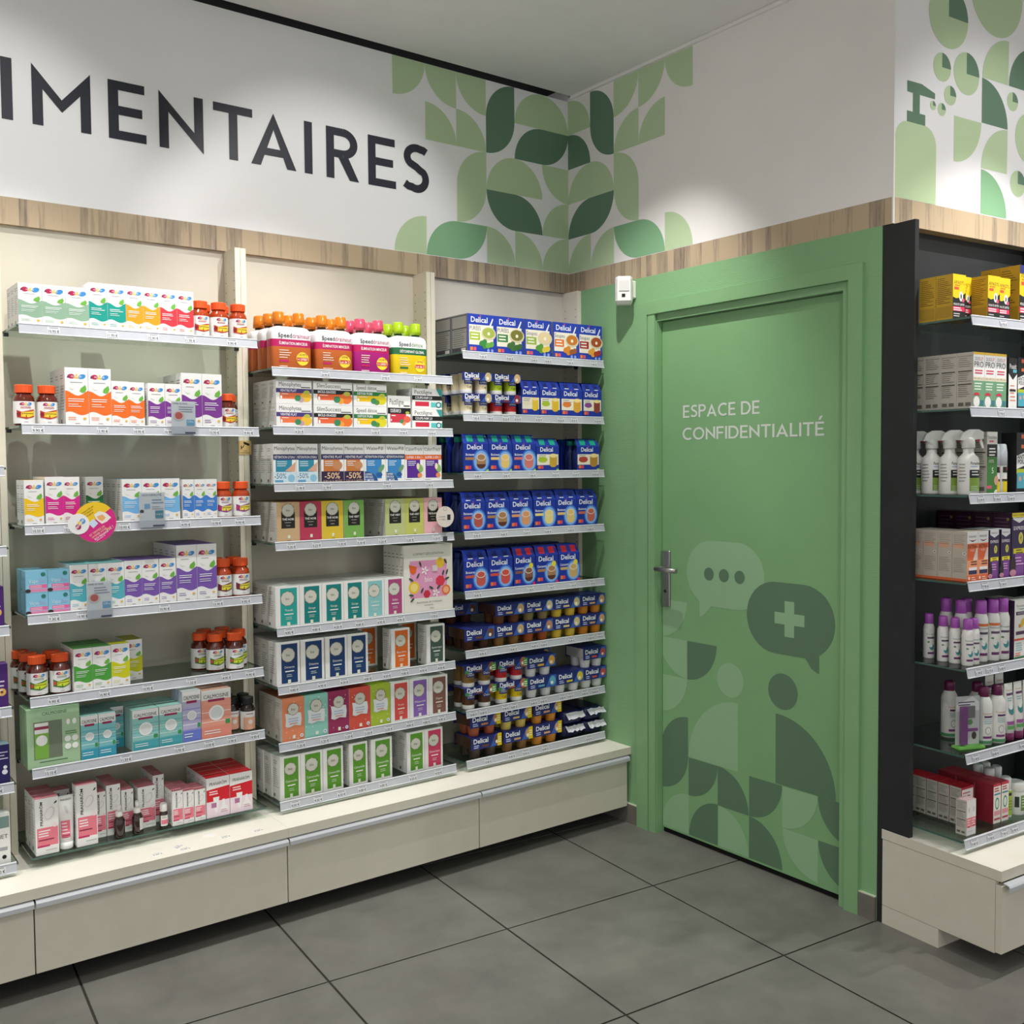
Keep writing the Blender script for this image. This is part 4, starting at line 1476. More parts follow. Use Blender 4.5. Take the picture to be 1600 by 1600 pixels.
# --- blue dessert bay: deep soup cartons
def soup(word, tag_, tcol, bowl, veg):
    def draw(p):
        p.rect(0, 0, 1, 1, '#2540ad')
        p.text('Delical', 0.42, 0.86, 0.135, '#f4f5fa', maxw=0.72, bold=0.012)
        p.ell(0.46, 0.955, 0.025, '#d8486a')
        p.rect(0.05, 0.22, 0.93, 0.73, '#f1ead8')
        p.text(word, 0.27, 0.64, 0.10, '#3a3f66', maxw=0.40)
        p.rect(0.07, 0.34, 0.44, 0.54, tcol)
        p.bars(0.12, 0.4, 0.50, 2, 0.08, '#f6f3e0', 0.45, 0.2)
        p.ell(0.76, 0.52, 0.27, '#d9cfae', 0.20)
        p.ell(0.76, 0.54, 0.225, bowl, 0.155)
        p.ell(0.76, 0.52, 0.05, '#f3ecd2')
        p.poly([(0.78, 0.72), (0.90, 0.92), (0.93, 0.90), (0.82, 0.66)], '#e8e8ea')
        for cx, cz, c in ((0.50, 0.26, veg[0]), (0.62, 0.20, veg[0]), (0.74, 0.22, veg[1]), (0.86, 0.25, veg[1]), (0.60, 0.30, veg[0])):
            p.ell(cx, cz, 0.10, c, 0.085, n=10, rot=30)
        p.rect(0.08, 0.07, 0.18, 0.16, '#ef8a3c')
        p.rect(0.20, 0.07, 0.30, 0.16, '#e05a78')
        p.ell(0.74, 0.09, 0.045, '#8ea6e0', 0.05)
        p.ell(0.88, 0.09, 0.045, '#8ea6e0', 0.05)
    return draw


for k, wd, tc, bw, vg, lk in (('sp1', 'PURÉES', '#a9c132', '#a7b552', ('#3f8a44', '#6aa84a'), 'blue carton with pale green puree bowl'), ('sp2', 'PURÉES', '#3f7f46', '#7d7a34', ('#46703c', '#3f6a38'), 'blue carton with dark green puree bowl'),
                              ('sp3', 'Soupes', '#9db64a', '#e6cfa2', ('#5f9a3c', '#e0c648'), 'blue carton with cream soup bowl'), ('sp4', 'Soupes', '#e3763a', '#c9792e', ('#d98a2c', '#9c5a34'), 'blue carton with orange soup bowl'),
                              ('sp5', 'Soupes', '#a82734', '#a8502c', ('#e0a03c', '#a8352c'), 'blue carton with red brown soup bowl')):
    design(k, lk, soup(wd, '', tc, bw, vg), name='soup_box', white='#2540ad', faces={'left': '#8d8d92', 'top': '#2b3f9c', 'right': '#2540ad'}, side='nutri')


# --- black unit cartons
def d_apai(p):
    p.rect(0, 0, 1, 1, '#232425')
    p.poly([(0, 1), (1, 1), (1, 0.62), (0.62, 0.50), (0.24, 0.47), (0, 0.5)], '#f3cb1c')
    p.text('APAISYL', 0.5, 0.82, 0.075, '#2b2618', maxw=0.84)
    p.bars(0.12, 0.74, 0.77, 1, 0.05, '#c98a1c', 0.6)
    p.rect(0.10, 0.66, 0.46, 0.72, '#e2553a')
    p.ell(0.64, 0.52, 0.15, '#f2f2ee', 0.24)
    p.ell(0.64, 0.52, 0.05, '#232425', 0.13)
    p.ell(0.80, 0.44, 0.10, '#e4567a')
    p.text('POUX ET LENTES', 0.48, 0.34, 0.045, '#f3f2ee', maxw=0.84, bold=0.01)
    p.rect(0, 0.19, 0.92, 0.29, '#e0355a')
    p.bars(0.06, 0.7, 0.27, 2, 0.045, '#fbe4e8', 0.5)
    p.bars(0.06, 0.62, 0.14, 2, 0.05, '#d9d8d4', 0.35)


def side_gold(p):
    p.rect(0, 0, 1, 1, '#c19a2c')
    p.bars(0.08, 0.92, 0.93, 14, 0.042, '#6b5420', 0.3, 0.5)
    p.rect(0.05, 0.06, 0.95, 0.30, '#a88628')


def d_apaiT(p):
    d_apai(p)
    p.rect(0, 0.86, 1, 1, '#2a3478')
    p.rect(0.5, 0.89, 1, 0.97, '#e9ecf4')


design('apai', 'yellow and black lice treatment box', d_apai, name='lotion_box', white='#c79f2c', faces={'top': '#d6ac2e'}, side=side_gold)
design('apaiT', 'tall yellow lice treatment box with blue top', d_apaiT, name='lotion_box', white='#c79f2c', faces={'top': '#d6ac2e'}, side=side_gold)


def d_duo(p):
    p.rect(0, 0.955, 1, 1, '#e3b93c')
    p.text('DUO', 0.36, 0.885, 0.06, '#4a4a4e', maxw=0.42)
    p.text('LP', 0.74, 0.885, 0.06, '#d8674e', maxw=0.24)
    p.text('PRO', 0.5, 0.785, 0.10, '#2a2a2d', maxw=0.82)
    p.bars(0.14, 0.86, 0.69, 2, 0.045, '#cf3f5c', 0.5, 0.1)
    p.rect(0, 0.50, 1, 0.57, '#efe3c8')
    p.text('100% EFFICACE', 0.5, 0.535, 0.035, '#4a4238', maxw=0.92)
    p.rect(0, 0, 1, 0.50, '#74a57e')
    p.bars(0.10, 0.86, 0.46, 3, 0.05, '#e8f2e6', 0.4)
    p.ell(0.30, 0.13, 0.28, '#f1efec', 0.30)
    p.ell(0.30, 0.24, 0.28, '#d3304c', 0.16, a0=0, a1=180)
    p.rect(0.62, 0.06, 0.94, 0.16, '#3f7f8c')


def side_text(bg='#bdb7ac', ink='#5c5852', hint=None):  # grey-beige ground paints the shade on the side of white cartons
    def f(p):
        p.rect(0, 0, 1, 1, bg)
        p.rect(0.04, 0.925, 0.96, 0.945, '#9a9388')
        p.bars(0.10, 0.9, 0.90, 5, 0.035, ink, 0.22, 0.4)
        p.rect(0.08, 0.66, 0.92, 0.68, '#4b4843')
        p.bars(0.10, 0.9, 0.64, 5, 0.035, ink, 0.22, 0.4)
        p.rect(0.08, 0.43, 0.92, 0.45, '#4b4843')
        p.bars(0.10, 0.9, 0.41, 6, 0.035, ink, 0.22, 0.4)
        p.rect(0.12, 0.06, 0.44, 0.12, '#6a655e')
        p.rect(0.56, 0.06, 0.88, 0.12, '#6a655e')
    return f


design('duo', 'white and green box with yellow edge', d_duo, name='lotion_box', white='#c6c0b5', faces={'top': '#e0b83c', 'front': '#efeeec'}, side=side_text())  # body greyed to paint in side shade, front left white


def d_bw(p):
    p.rect(0, 0, 1, 1, '#f0efec')
    p.rect(0, 0.70, 1, 1, '#202123')
    p.poly([(0, 0.70), (1, 0.70), (0.5, 0.58)], '#202123')
    p.text('Pouxit', 0.5, 0.84, 0.09, '#eceaea', maxw=0.8, bold=0.02)
    p.rect(0.5, 0.72, 0.95, 0.78, '#5fb3c4')
    p.bars(0.2, 0.85, 0.48, 5, 0.07, '#d98a6a', 0.3)
    p.rect(0.12, 0.36, 0.84, 0.40, '#2a2a2c')


design('bw', 'slim black and white lotion box', d_bw, name='lotion_box', white='#232427', side=False)


def d_parag(p):
    p.rect(0, 0, 1, 0.60, '#3f7f35')
    p.rect(0, 0.60, 1, 0.80, '#1d1f1c')
    p.text('Parasidose', 0.5, 0.915, 0.055, '#4a4a4a', maxw=0.86)
    p.bars(0.2, 0.8, 0.86, 1, 0.05, '#d6586c', 0.5)
    p.bars(0.2, 0.85, 0.74, 3, 0.05, '#efefeb', 0.45, 0.2)
    p.text('100%', 0.42, 0.53, 0.05, '#dff0d4', maxw=0.5)
    p.text('5', 0.55, 0.38, 0.09, '#f2f5ee', maxw=0.4)
    p.rect(0, 0.09, 0.48, 0.14, '#df5f7c')
    p.ell(0.92, 0.22, 0.22, '#d6a88a', 0.28)
    p.ell(1.0, 0.02, 0.30, '#f0efec', 0.20, a0=90, a1=180)


design('parag', 'white and green lice lotion box', d_parag, name='lotion_box', white='#d9d6cf', side=side_text('#b9b4aa', '#5c5852'))


def d_anti(p):
    p.rect(0, 0, 1, 1, '#17181a')
    p.poly([(0.02, 0.40), (0.98, 0.50), (0.98, 0.72), (0.02, 0.62)], '#f1f0ee')
    p.text('ANTI', 0.30, 0.60, 0.07, '#1b1b1d', maxw=0.5, bold=0.02)
    p.text('POUX', 0.40, 0.52, 0.07, '#1b1b1d', maxw=0.6, bold=0.02)
    p.rect(0.02, 0.32, 0.98, 0.40, '#b9c832')
    p.rect(0.05, 0.08, 0.98, 0.34, '#4fa9bd')
    p.ell(0.25, 0.24, 0.09, '#d9a58c', 0.10)
    p.ell(0.55, 0.26, 0.09, '#d9a58c', 0.10)
    p.rect(0.3, 0.90, 0.6, 0.97, '#c75a3c')
    p.rect(0.3, 0.74, 0.62, 0.80, '#dd7440')


design('anti', 'black anti-lice box with turquoise picture', d_anti, name='lotion_box', white='#1b1c1e', side=False)


def d_extra(p):
    p.rect(0, 0, 1, 0.76, '#ea6a35')
    p.rect(0, 0.12, 1, 0.42, '#f29c70')
    p.text('PARANIX', 0.5, 0.90, 0.045, '#5a5458', maxw=0.74)
    p.poly([(0.1, 0.84), (0.5, 0.79), (0.9, 0.84), (0.5, 0.82)], '#7a2f4a')
    p.text('EXTRA', 0.48, 0.70, 0.065, '#2a1f1c', maxw=0.8, bold=0.015)
    p.text('FORT', 0.5, 0.62, 0.04, '#fbe9df', maxw=0.5)
    p.poly([(0.55, 0.42), (0.98, 0.42), (0.98, 0.66), (0.85, 0.66)], '#f0d9cc')
    p.bars(0.35, 0.92, 0.40, 2, 0.05, '#5a2a20', 0.45, 0.2)
    p.rect(0.15, 0.14, 0.92, 0.22, '#2b2a55')
    p.rect(0.15, 0.22, 0.92, 0.28, '#f1ece9')
    p.ell(0.18, 0.06, 0.10, '#f7d9c8')
    p.bars(0.4, 0.9, 0.08, 2, 0.04, '#fbd9c6', 0.45)


def side_extra(p):
    p.rect(0, 0, 1, 1, '#bdb3a6')  # shade of the side put into its grey-beige ground
    p.rect(0, 0, 1, 0.05, '#d86a3c')
    p.rect(0.08, 0.66, 0.78, 0.76, '#d8a487')
    p.bars(0.10, 0.9, 0.93, 6, 0.038, '#8d857b', 0.2, 0.3)
    p.ell(0.82, 0.56, 0.12, '#d8d2c8', 0.10)
    p.ell(0.82, 0.56, 0.04, '#3a2f2a')
    p.bars(0.10, 0.9, 0.46, 8, 0.038, '#8d857b', 0.2, 0.3)


design('extra', 'white and orange lice shampoo box', d_extra, name='lotion_box', white='#bdb3a6', faces={'front': '#efeeec', 'top': '#d9c9bf', 'right': '#e0703c'}, side=side_extra)  # grey-beige body colour carries the side's shade


def d_express(p):
    p.rect(0, 0, 1, 1, '#33204f')
    p.rect(0.25, 0, 0.85, 0.36, '#7d4292')
    p.poly([(0.08, 1), (0.92, 1), (0.92, 0.90), (0.5, 0.84), (0.08, 0.90)], '#f0eef0')
    p.text('PARANIX', 0.5, 0.935, 0.035, '#5a5458', maxw=0.62)
    p.text('EXPRESS', 0.5, 0.76, 0.055, '#f2eff4', maxw=0.78, bold=0.015)
    p.ell(0.62, 0.60, 0.16, '#e7dd5c', 0.24)
    p.poly([(0.60, 0.66), (0.68, 0.60), (0.62, 0.60), (0.66, 0.54), (0.56, 0.61), (0.62, 0.61)], '#33204f')
    p.rect(0.12, 0.36, 0.90, 0.44, '#f0dd22')
    p.bars(0.3, 0.85, 0.42, 2, 0.04, '#4a4218', 0.4)
    p.bars(0.25, 0.85, 0.30, 3, 0.05, '#e3aede', 0.35)
    p.ell(0.10, 0.18, 0.20, '#2a1a1c', 0.34)
    p.ell(0.10, 0.06, 0.22, '#c98aa0', 0.14)


def side_plum(p):
    p.rect(0, 0, 1, 1, '#35182f')
    p.bars(0.10, 0.9, 0.92, 8, 0.06, '#6b4560', 0.2, 0.3)
    p.ell(0.80, 0.90, 0.08, '#8a7a3c')


design('express', 'dark purple box with yellow flash', d_express, name='lotion_box', white='#35182f', faces={'top': '#e9e5ea'}, side=side_plum)


def d_expressT(p):
    d_express(p)
    p.rect(0, 0.93, 1, 1, '#f0d422')
    p.text('RESULT COMPLET', 0.5, 0.965, 0.03, '#3a3418', maxw=0.9)


design('expressT', 'large dark purple lice kit box', d_expressT, name='lotion_box', white='#35182f', faces={'top': '#4a2a44'}, side=side_plum)


def d_pur(p):
    p.text('Puressentiel', 0.5, 0.90, 0.045, '#3f6f66', maxw=0.72)
    p.poly([(0.1, 0.86), (0.5, 0.83), (0.9, 0.86), (0.5, 0.845)], '#4f8f7c')
    p.rect(0.10, 0.74, 0.86, 0.80, '#4a2a4c')
    p.text('ANTI-POUX', 0.48, 0.77, 0.03, '#e9dfea', maxw=0.6)
    p.ell(0.55, 0.60, 0.12, '#e6c63c', 0.20, rot=-30)
    p.ell(0.36, 0.55, 0.08, '#d98a4c')
    p.ell(0.88, 0.66, 0.08, '#3f8a5c', 0.06)
    p.rect(0.10, 0.40, 0.86, 0.46, '#5a3558')
    p.rect(0, 0.30, 1, 0.335, '#df5a3c')
    p.bars(0.10, 0.6, 0.26, 4, 0.04, '#7fbabf', 0.4)
    p.rect(0.72, 0.14, 0.80, 0.22, '#2c2a2a')
    p.ell(0.76, 0.23, 0.07, '#d8502f')
    p.bars(0.06, 0.6, 0.09, 2, 0.035, '#de7a4c', 0.5)
    p.rect(0, 0, 1, 0.025, '#4f9a5c')


design('pur', 'white lice kit box with yellow comb picture', d_pur, name='lotion_box', white='#3a2440', faces={'front': '#efece6', 'top': '#d9d6d0'}, side=False)


def d_pinkw(p):
    p.rect(0, 0.22, 1, 0.50, '#ea7f8b')
    p.rect(0.495, 0, 0.505, 1, '#c9c6c2')
    p.bars(0.08, 0.42, 0.45, 3, 0.07, '#f8dfe2', 0.35)
    p.bars(0.56, 0.94, 0.45, 3, 0.07, '#f8dfe2', 0.35)
    p.ell(0.25, 0.72, 0.09, '#d6d3cf', 0.18)
    p.ell(0.75, 0.72, 0.09, '#d6d3cf', 0.18)
    p.ell(0.25, 0.24, 0.05, '#4a2a2c')
    p.ell(0.75, 0.26, 0.05, '#4a2a2c')
    p.bars(0.1, 0.9, 0.12, 1, 0.04, '#c9c6c2', 0.4)


design('pinkw', 'white and pink twin pack box', d_pinkw, name='lotion_box', white='#c9c4bc', faces={'front': '#efecea', 'top': '#ecc4c8'}, side=side_text('#c0bbb3', '#6a6660'))  # side shade painted as a greyer body colour
design('redw', 'white box with red lid', lambda p: (p.rect(0, 0, 1, 1, '#b02a3c'), p.rect(0.06, 0.5, 0.94, 0.94, '#efe9e9'), p.bars(0.12, 0.88, 0.86, 4, 0.09, '#c05a68', 0.35)), name='lotion_box',
       white='#c3beb6', faces={'top': '#c01f30'}, side=side_text('#c3beb6', '#5c5852'))  # white carton greyed at the side to paint its shade


def d_redbook(p):
    p.rect(0, 0, 1, 1, '#efe9df')
    p.rect(0, 0.94, 1, 1, '#d23a4c')
    p.bars(0.12, 0.9, 0.90, 2, 0.06, '#b03a48', 0.5)
    p.rect(0.1, 0.72, 0.92, 0.76, '#3f8a96')
    p.ell(0.5, 0.50, 0.28, '#3f8a6a', 0.5)
    p.ell(0.5, 0.50, 0.2, '#dfe6da', 0.36)
    p.rect(0.1, 0.20, 0.92, 0.32, '#e79aa0')
    p.rect(0.1, 0.08, 0.92, 0.13, '#c04a58')


design('redb', 'dark red box with cream front', d_redbook, name='lotion_box', white='#8e2333', faces={'top': '#b53a48'}, side=False)


# edge bay
design('eP', 'deep purple box with amber fruit', lambda p: (p.rect(0, 0, 1, 1, '#4a2370'), p.ell(0.78, 0.36, 0.15, '#e3b45a'), p.ell(0.78, 0.36, 0.05, '#6a3a20'), p.bars(0.3, 0.95, 0.62, 4, 0.1, '#e8ddf0', 0.3)), white='#4a2370', faces={'top': '#6b3f96'}, side=False)
design('eN', 'navy box with pale round dots', lambda p: (p.rect(0, 0, 1, 1, '#27215c'), p.ell(0.84, 0.42, 0.07, '#f0eef4'), p.ell(0.82, 0.30, 0.10, '#e9e6ee'), p.bars(0.3, 0.95, 0.82, 3, 0.08, '#cfcbe4', 0.35)), white='#27215c', faces={'top': '#8aa3b0'}, side=False)
design('eW', 'white box with grey-green cap print', lambda p: (p.rect(0.3, 0.72, 0.98, 0.95, '#7f9a94'), p.text('NET', 0.72, 0.55, 0.08, '#2c2c30', maxw=0.4), p.rect(0.3, 0.27, 0.9, 0.34, '#a9a9ae'), p.ell(0.78, 0.14, 0.08, '#1d1d20')), side=False)


def carton(key, des, x0, w_, h_, d_=0.05, rows=1, yf=None, z0=0.0, level=0, levels=1, dx=0.0, gap=0.0012, rz=0.0, rown=None):
    """cartons in a column: rows one behind the other. x0 left edge, yf front plane"""
    D = DES[des]
    third = key[0] == 'r'
    if yf is None:
        yf = 0.228 if third else -0.237
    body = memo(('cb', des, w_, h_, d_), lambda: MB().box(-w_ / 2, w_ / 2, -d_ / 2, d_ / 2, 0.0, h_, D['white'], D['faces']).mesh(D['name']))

    def pm():
        p = Print(w_ * 0.995, h_, warp=None)
        p.warp = lambda x, z, o: (x, -d_ / 2 - o, z)
        p.rect(0.0, 0.0, 1.0, 1.0, D['faces'].get('front', D['white']))
        D['draw'](p)
        return p.mesh('front_print')
    pr_ = memo(('cp', des, w_, h_, d_), pm)

    def sm():
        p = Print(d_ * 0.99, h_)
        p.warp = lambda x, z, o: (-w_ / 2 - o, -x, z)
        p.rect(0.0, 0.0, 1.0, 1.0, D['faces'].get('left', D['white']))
        if callable(D['side']):
            D['side'](p)
        elif D['side'] == 'nutri':
            p.rect(0.04, 0.02, 0.96, 0.97, '#4c4d55')
            p.rect(0.06, 0.66, 0.94, 0.95, '#b3b2b0')
            p.rect(0.06, 0.16, 0.94, 0.63, '#b0afac')
            p.bars(0.12, 0.88, 0.60, 8, 0.055, '#6e6d6c', 0.3, 0.4)
            p.rect(0.62, 0.05, 0.9, 0.14, '#e5e4e2')
        else:
            p.bars(0.14, 0.86, 0.88, 2, 0.05, '#9b9894', 0.3, 0.4)
            p.bars(0.14, 0.86, 0.70, 9, 0.05, '#b3b0ac', 0.3, 0.4)
            p.rect(0.14, 0.05, 0.34, 0.12, '#7d7a76')
        return p.mesh('side_print')
    sp_ = memo(('cs', des, w_, h_, d_), sm) if D['side'] else None
    for r_ in range(rows):
        off = r_ * (d_ + gap)
        y = (yf - d_ / 2 - off) if third else (yf + d_ / 2 + off)
        x = x0 + w_ / 2 + dx * r_
        loc, rz0 = where(key, x, y, z0)
        kids = [('front_print', pr_, (0, 0, 0))]
        if sp_:
            kids.append(('side_print', sp_, (0, 0, 0)))
        o = spawn(D['name'], body, kids, loc, rz0 + rz)
        GOODS.append((o, D['look'], key, x, r_ if rown is None else rown, level if levels > 1 else None, D['cat'], 'cartons'))


# ------------------------------------------------------------------ jars, bottles, tubes
def cyl_warp(r):
    return lambda x, z, o: ((r + o) * math.sin(x / r), -(r + o) * math.cos(x / r), z)


AMBER = mat('#5a1c0e', 0.12, 0, 0.6, 0, 0.3)
AMBER2 = mat('#a63a14', 0.12, 0, 0.6, 0, 0.3)


def jar_kit(r, h, cap, glass, accent):
    def body():
        return MB().lathe([(r * 0.92, 0.0), (r, 0.004), (r, h * 0.62), (r * 0.93, h * 0.70), (r * 0.74, h * 0.755), (r * 0.70, h * 0.82)], glass, 24).mesh('jar_body')

    def capm():
        prof = [(r * 0.80, h * 0.80), (r * 0.84, h * 0.805), (r * 0.84, h * 0.985), (r * 0.78, h)]
        n = 36
        rings = [[(q * (1 if j % 2 else 0.975) * math.cos(2 * math.pi * j / n), q * (1 if j % 2 else 0.975) * math.sin(2 * math.pi * j / n), z) for j in range(n)] for q, z in prof]
        return MB().loft(rings, mat(cap, 0.45), True).mesh('cap')

    def label():
        mb = MB()
        n = 20
        mb.add([p for a in range(n + 1) for p in ((r * 1.008 * math.sin(R(-130 + 260 * a / n)), -r * 1.008 * math.cos(R(-130 + 260 * a / n)), h * 0.05), (r * 1.008 * math.sin(R(-130 + 260 * a / n)), -r * 1.008 * math.cos(R(-130 + 260 * a / n)), h * 0.59))],
               [(2 * a, 2 * a + 2, 2 * a + 3, 2 * a + 1) for a in range(n)], mat('#efedeb', 0.45), True)
        return mb.mesh('label')

    def lprint():
        p = Print(r * 2.0, h, warp=cyl_warp(r * 1.008))
        if accent == 'disc':
            p.rect(0.0, 0.05, 1, 0.42, '#eeb296')
            p.ell(0.5, 0.28, 0.16, '#f5e6dd')
            p.bars(0.2, 0.8, 0.53, 1, 0.04, '#a8434c', 0.5, 0.1)
        else:
            logo_pk(p, 0.5, 0.525, 0.72)
            p.bars(0.25, 0.75, 0.46, 2, 0.028, accent[0], 0.4, 0.2)
            p.poly([(0.05, 0.20), (0.22, 0.19), (0.5, 0.16), (0.95, 0.22), (0.95, 0.40), (0.7, 0.38), (0.3, 0.33), (0.05, 0.38)], accent[0])
            p.poly([(0.26, 0.215), (0.6, 0.20), (0.93, 0.25), (0.93, 0.37), (0.7, 0.345), (0.28, 0.32)], accent[1])
            p.bars(0.32, 0.88, 0.30, 1, 0.03, '#4a3a18', 0.5, 0.1)
            p.ell(0.14, 0.28, 0.10, accent[2])
            p.bars(0.4, 0.6, 0.10, 1, 0.02, '#8a8a8e', 0.6, 0.1)
        return p.mesh('label_print')
    k = ('jar', r, h, cap, glass.name, str(accent))
    lp = memo(k + ('lp',), lprint)
    return [('jar_body', memo(k + ('b',), body), (0, 0, 0)), ('cap', memo(k + ('c',), capm), (0, 0, 0)), ('label', memo(k + ('l',), label), (0, 0, 0), [('label_print', lp, (0, 0, 0))])]


ACC = {'red': ('#b8392c', '#f0cf3c', '#8e1f2c'), 'multi': ('#8f3a86', '#ecd84a', '#c02c6a'), 'green': ('#3f7a34', '#d8e23c', '#c0583c'), 'berry': ('#6a2a3c', '#e6dc4a', '#7c1f44')}
LOOKJ = {'red': 'amber jar with red-yellow label', 'multi': 'amber jar with violet-yellow label', 'green': 'brown jar with green-yellow label', 'berry': 'brown gummy jar with berry label'}


def jar(key, x, y, acc, row=0, r=0.0285, h=0.117, rz=0.0, glass=None):
    loc, rz0 = where(key, x, y, 0)
    if acc == 'disc':
        kit = jar_kit(r, h, '#1d1c20', mat('#241815', 0.15, 0, 0.6), 'disc')
        look, nm = 'small black-capped jar with peach label', 'capsule_jar'
    else:
        kit = jar_kit(r, h, '#ea5a25', glass or (AMBER2 if key in ('11', '13', '14') else AMBER), ACC[acc])
        look, nm = LOOKJ[acc], 'gummy_jar'
    o = spawn(nm, None, kit, loc, rz0 + R(rz))
    GOODS.append((o, look, key, x, row, None, 'jar', 'jars'))


def twin(key, x0, w_, cap, low, band, btxt, t2, t2c, look, rows):
    d_ = 0.062
    hb = 0.142

    def sup(z, w2, d2):
        n = 28
        e = 0.42
        out = []
        for j in range(n):
            a = 2 * math.pi * j / n
            c, s_ = math.cos(a), math.sin(a)
            out.append((w2 / 2 * math.copysign(abs(c) ** e, c), d2 / 2 * math.copysign(abs(s_) ** e, s_), z))
        return out

    def body():
        lv = [(0.0, .97, .94, low), (0.004, 1, 1, low), (0.074, 1, 1, low), (0.0745, 1, 1, band), (0.0985, 1, 1, band), (0.099, 1, 1, '#eeeef0'), (0.118, 0.995, 1, '#eeeef0'), (0.130, 0.955, 0.94, '#eeeef0'), (0.138, 0.86, 0.80, '#eeeef0'), (hb, 0.72, 0.62, '#eeeef0')]
        return MB().loft([sup(z, w_ * a, d_ * b) for z, a, b, c in lv], None, True, True, [mat(c, 0.35) for z, a, b, c in lv[:-1]]).mesh('pack_body')

    def capm():
        mb = MB()
        mb.lathe([(0.0145, hb - 0.004), (0.0145, hb + 0.008)], mat('#5a4a34' if low != '#e8c81c' else '#2f5a3c', 0.4), 18)
        mb.lathe([(0.0215, hb + 0.008), (0.0205, hb + 0.022), (0.0185, hb + 0.046), (0.0165, hb + 0.049)], mat(cap, 0.22, 0, 0.5, 0.25), 18)
        return mb.mesh('dosing_cap')

    def fp():
        p = Print(w_, hb)
        p.warp = lambda x, z, o: (x, -d_ / 2 - 0.0002 - o, z)
        p.text('Speed', 0.15, 0.79, 0.10, '#2f3034', maxw=0.34, align='l', bold=0.01)
        p.text(t2, 0.50, 0.79, 0.10, t2c, maxw=0.44, align='l')
        p.text(btxt, 0.52, 0.605, 0.065, '#f3eef0', maxw=0.70, bold=0.015)
        p.bars(0.17, 0.46, 0.45, 4, 0.055, '#f2d9c4', 0.35)
        p.rect(0.17, 0.17, 0.40, 0.22, band)
        p.ell(0.74, 0.26, 0.155, '#e9d13c')
        p.ell(0.74, 0.26, 0.145, '#f0d840')
        p.rect(0.60, 0.20, 0.88, 0.29, '#c8332c')
        if 'spec' in look or x0 in (-1.315, -1.014):
            p.text('OFFRE', 0.74, 0.36, 0.05, '#9a2a22', maxw=0.18, bold=0.01)
            p.text('Lot de 2', 0.74, 0.245, 0.06, '#f7f0e2', maxw=0.24, bold=0.01)
        else:
            p.text('1 ACHETÉ', 0.74, 0.355, 0.05, '#9a2a22', maxw=0.22, bold=0.01)
            p.text('+1 OFFERT', 0.74, 0.245, 0.055, '#f7f0e2', maxw=0.25, bold=0.01)
        p.bars(0.17, 0.44, 0.08, 1, 0.04, '#f2e6dc', 0.4)
        return p.mesh('front_print')
    k = ('twin', w_, cap, low, x0)
    for r_ in range(rows):
        y = -0.239 + d_ / 2 + r_ * (d_ + 0.002)
        loc, rz = where(key, x0 + w_ / 2 - 0.006 * r_, y, 0)
        o = spawn('detox_bottle_pack', None, [('pack_body', memo(k + ('b',), body), (0, 0, 0)), ('dosing_cap', memo(k + ('c',), capm), (-0.036, 0, 0)), ('dosing_cap', memo(k + ('c',), capm), (0.036, 0, 0)), ('front_print', memo(k + ('p',), fp), (0, 0, 0))], loc, rz)
        GOODS.append((o, look, key, x0, r_, None, 'bottle pack', 'double bottle packs'))


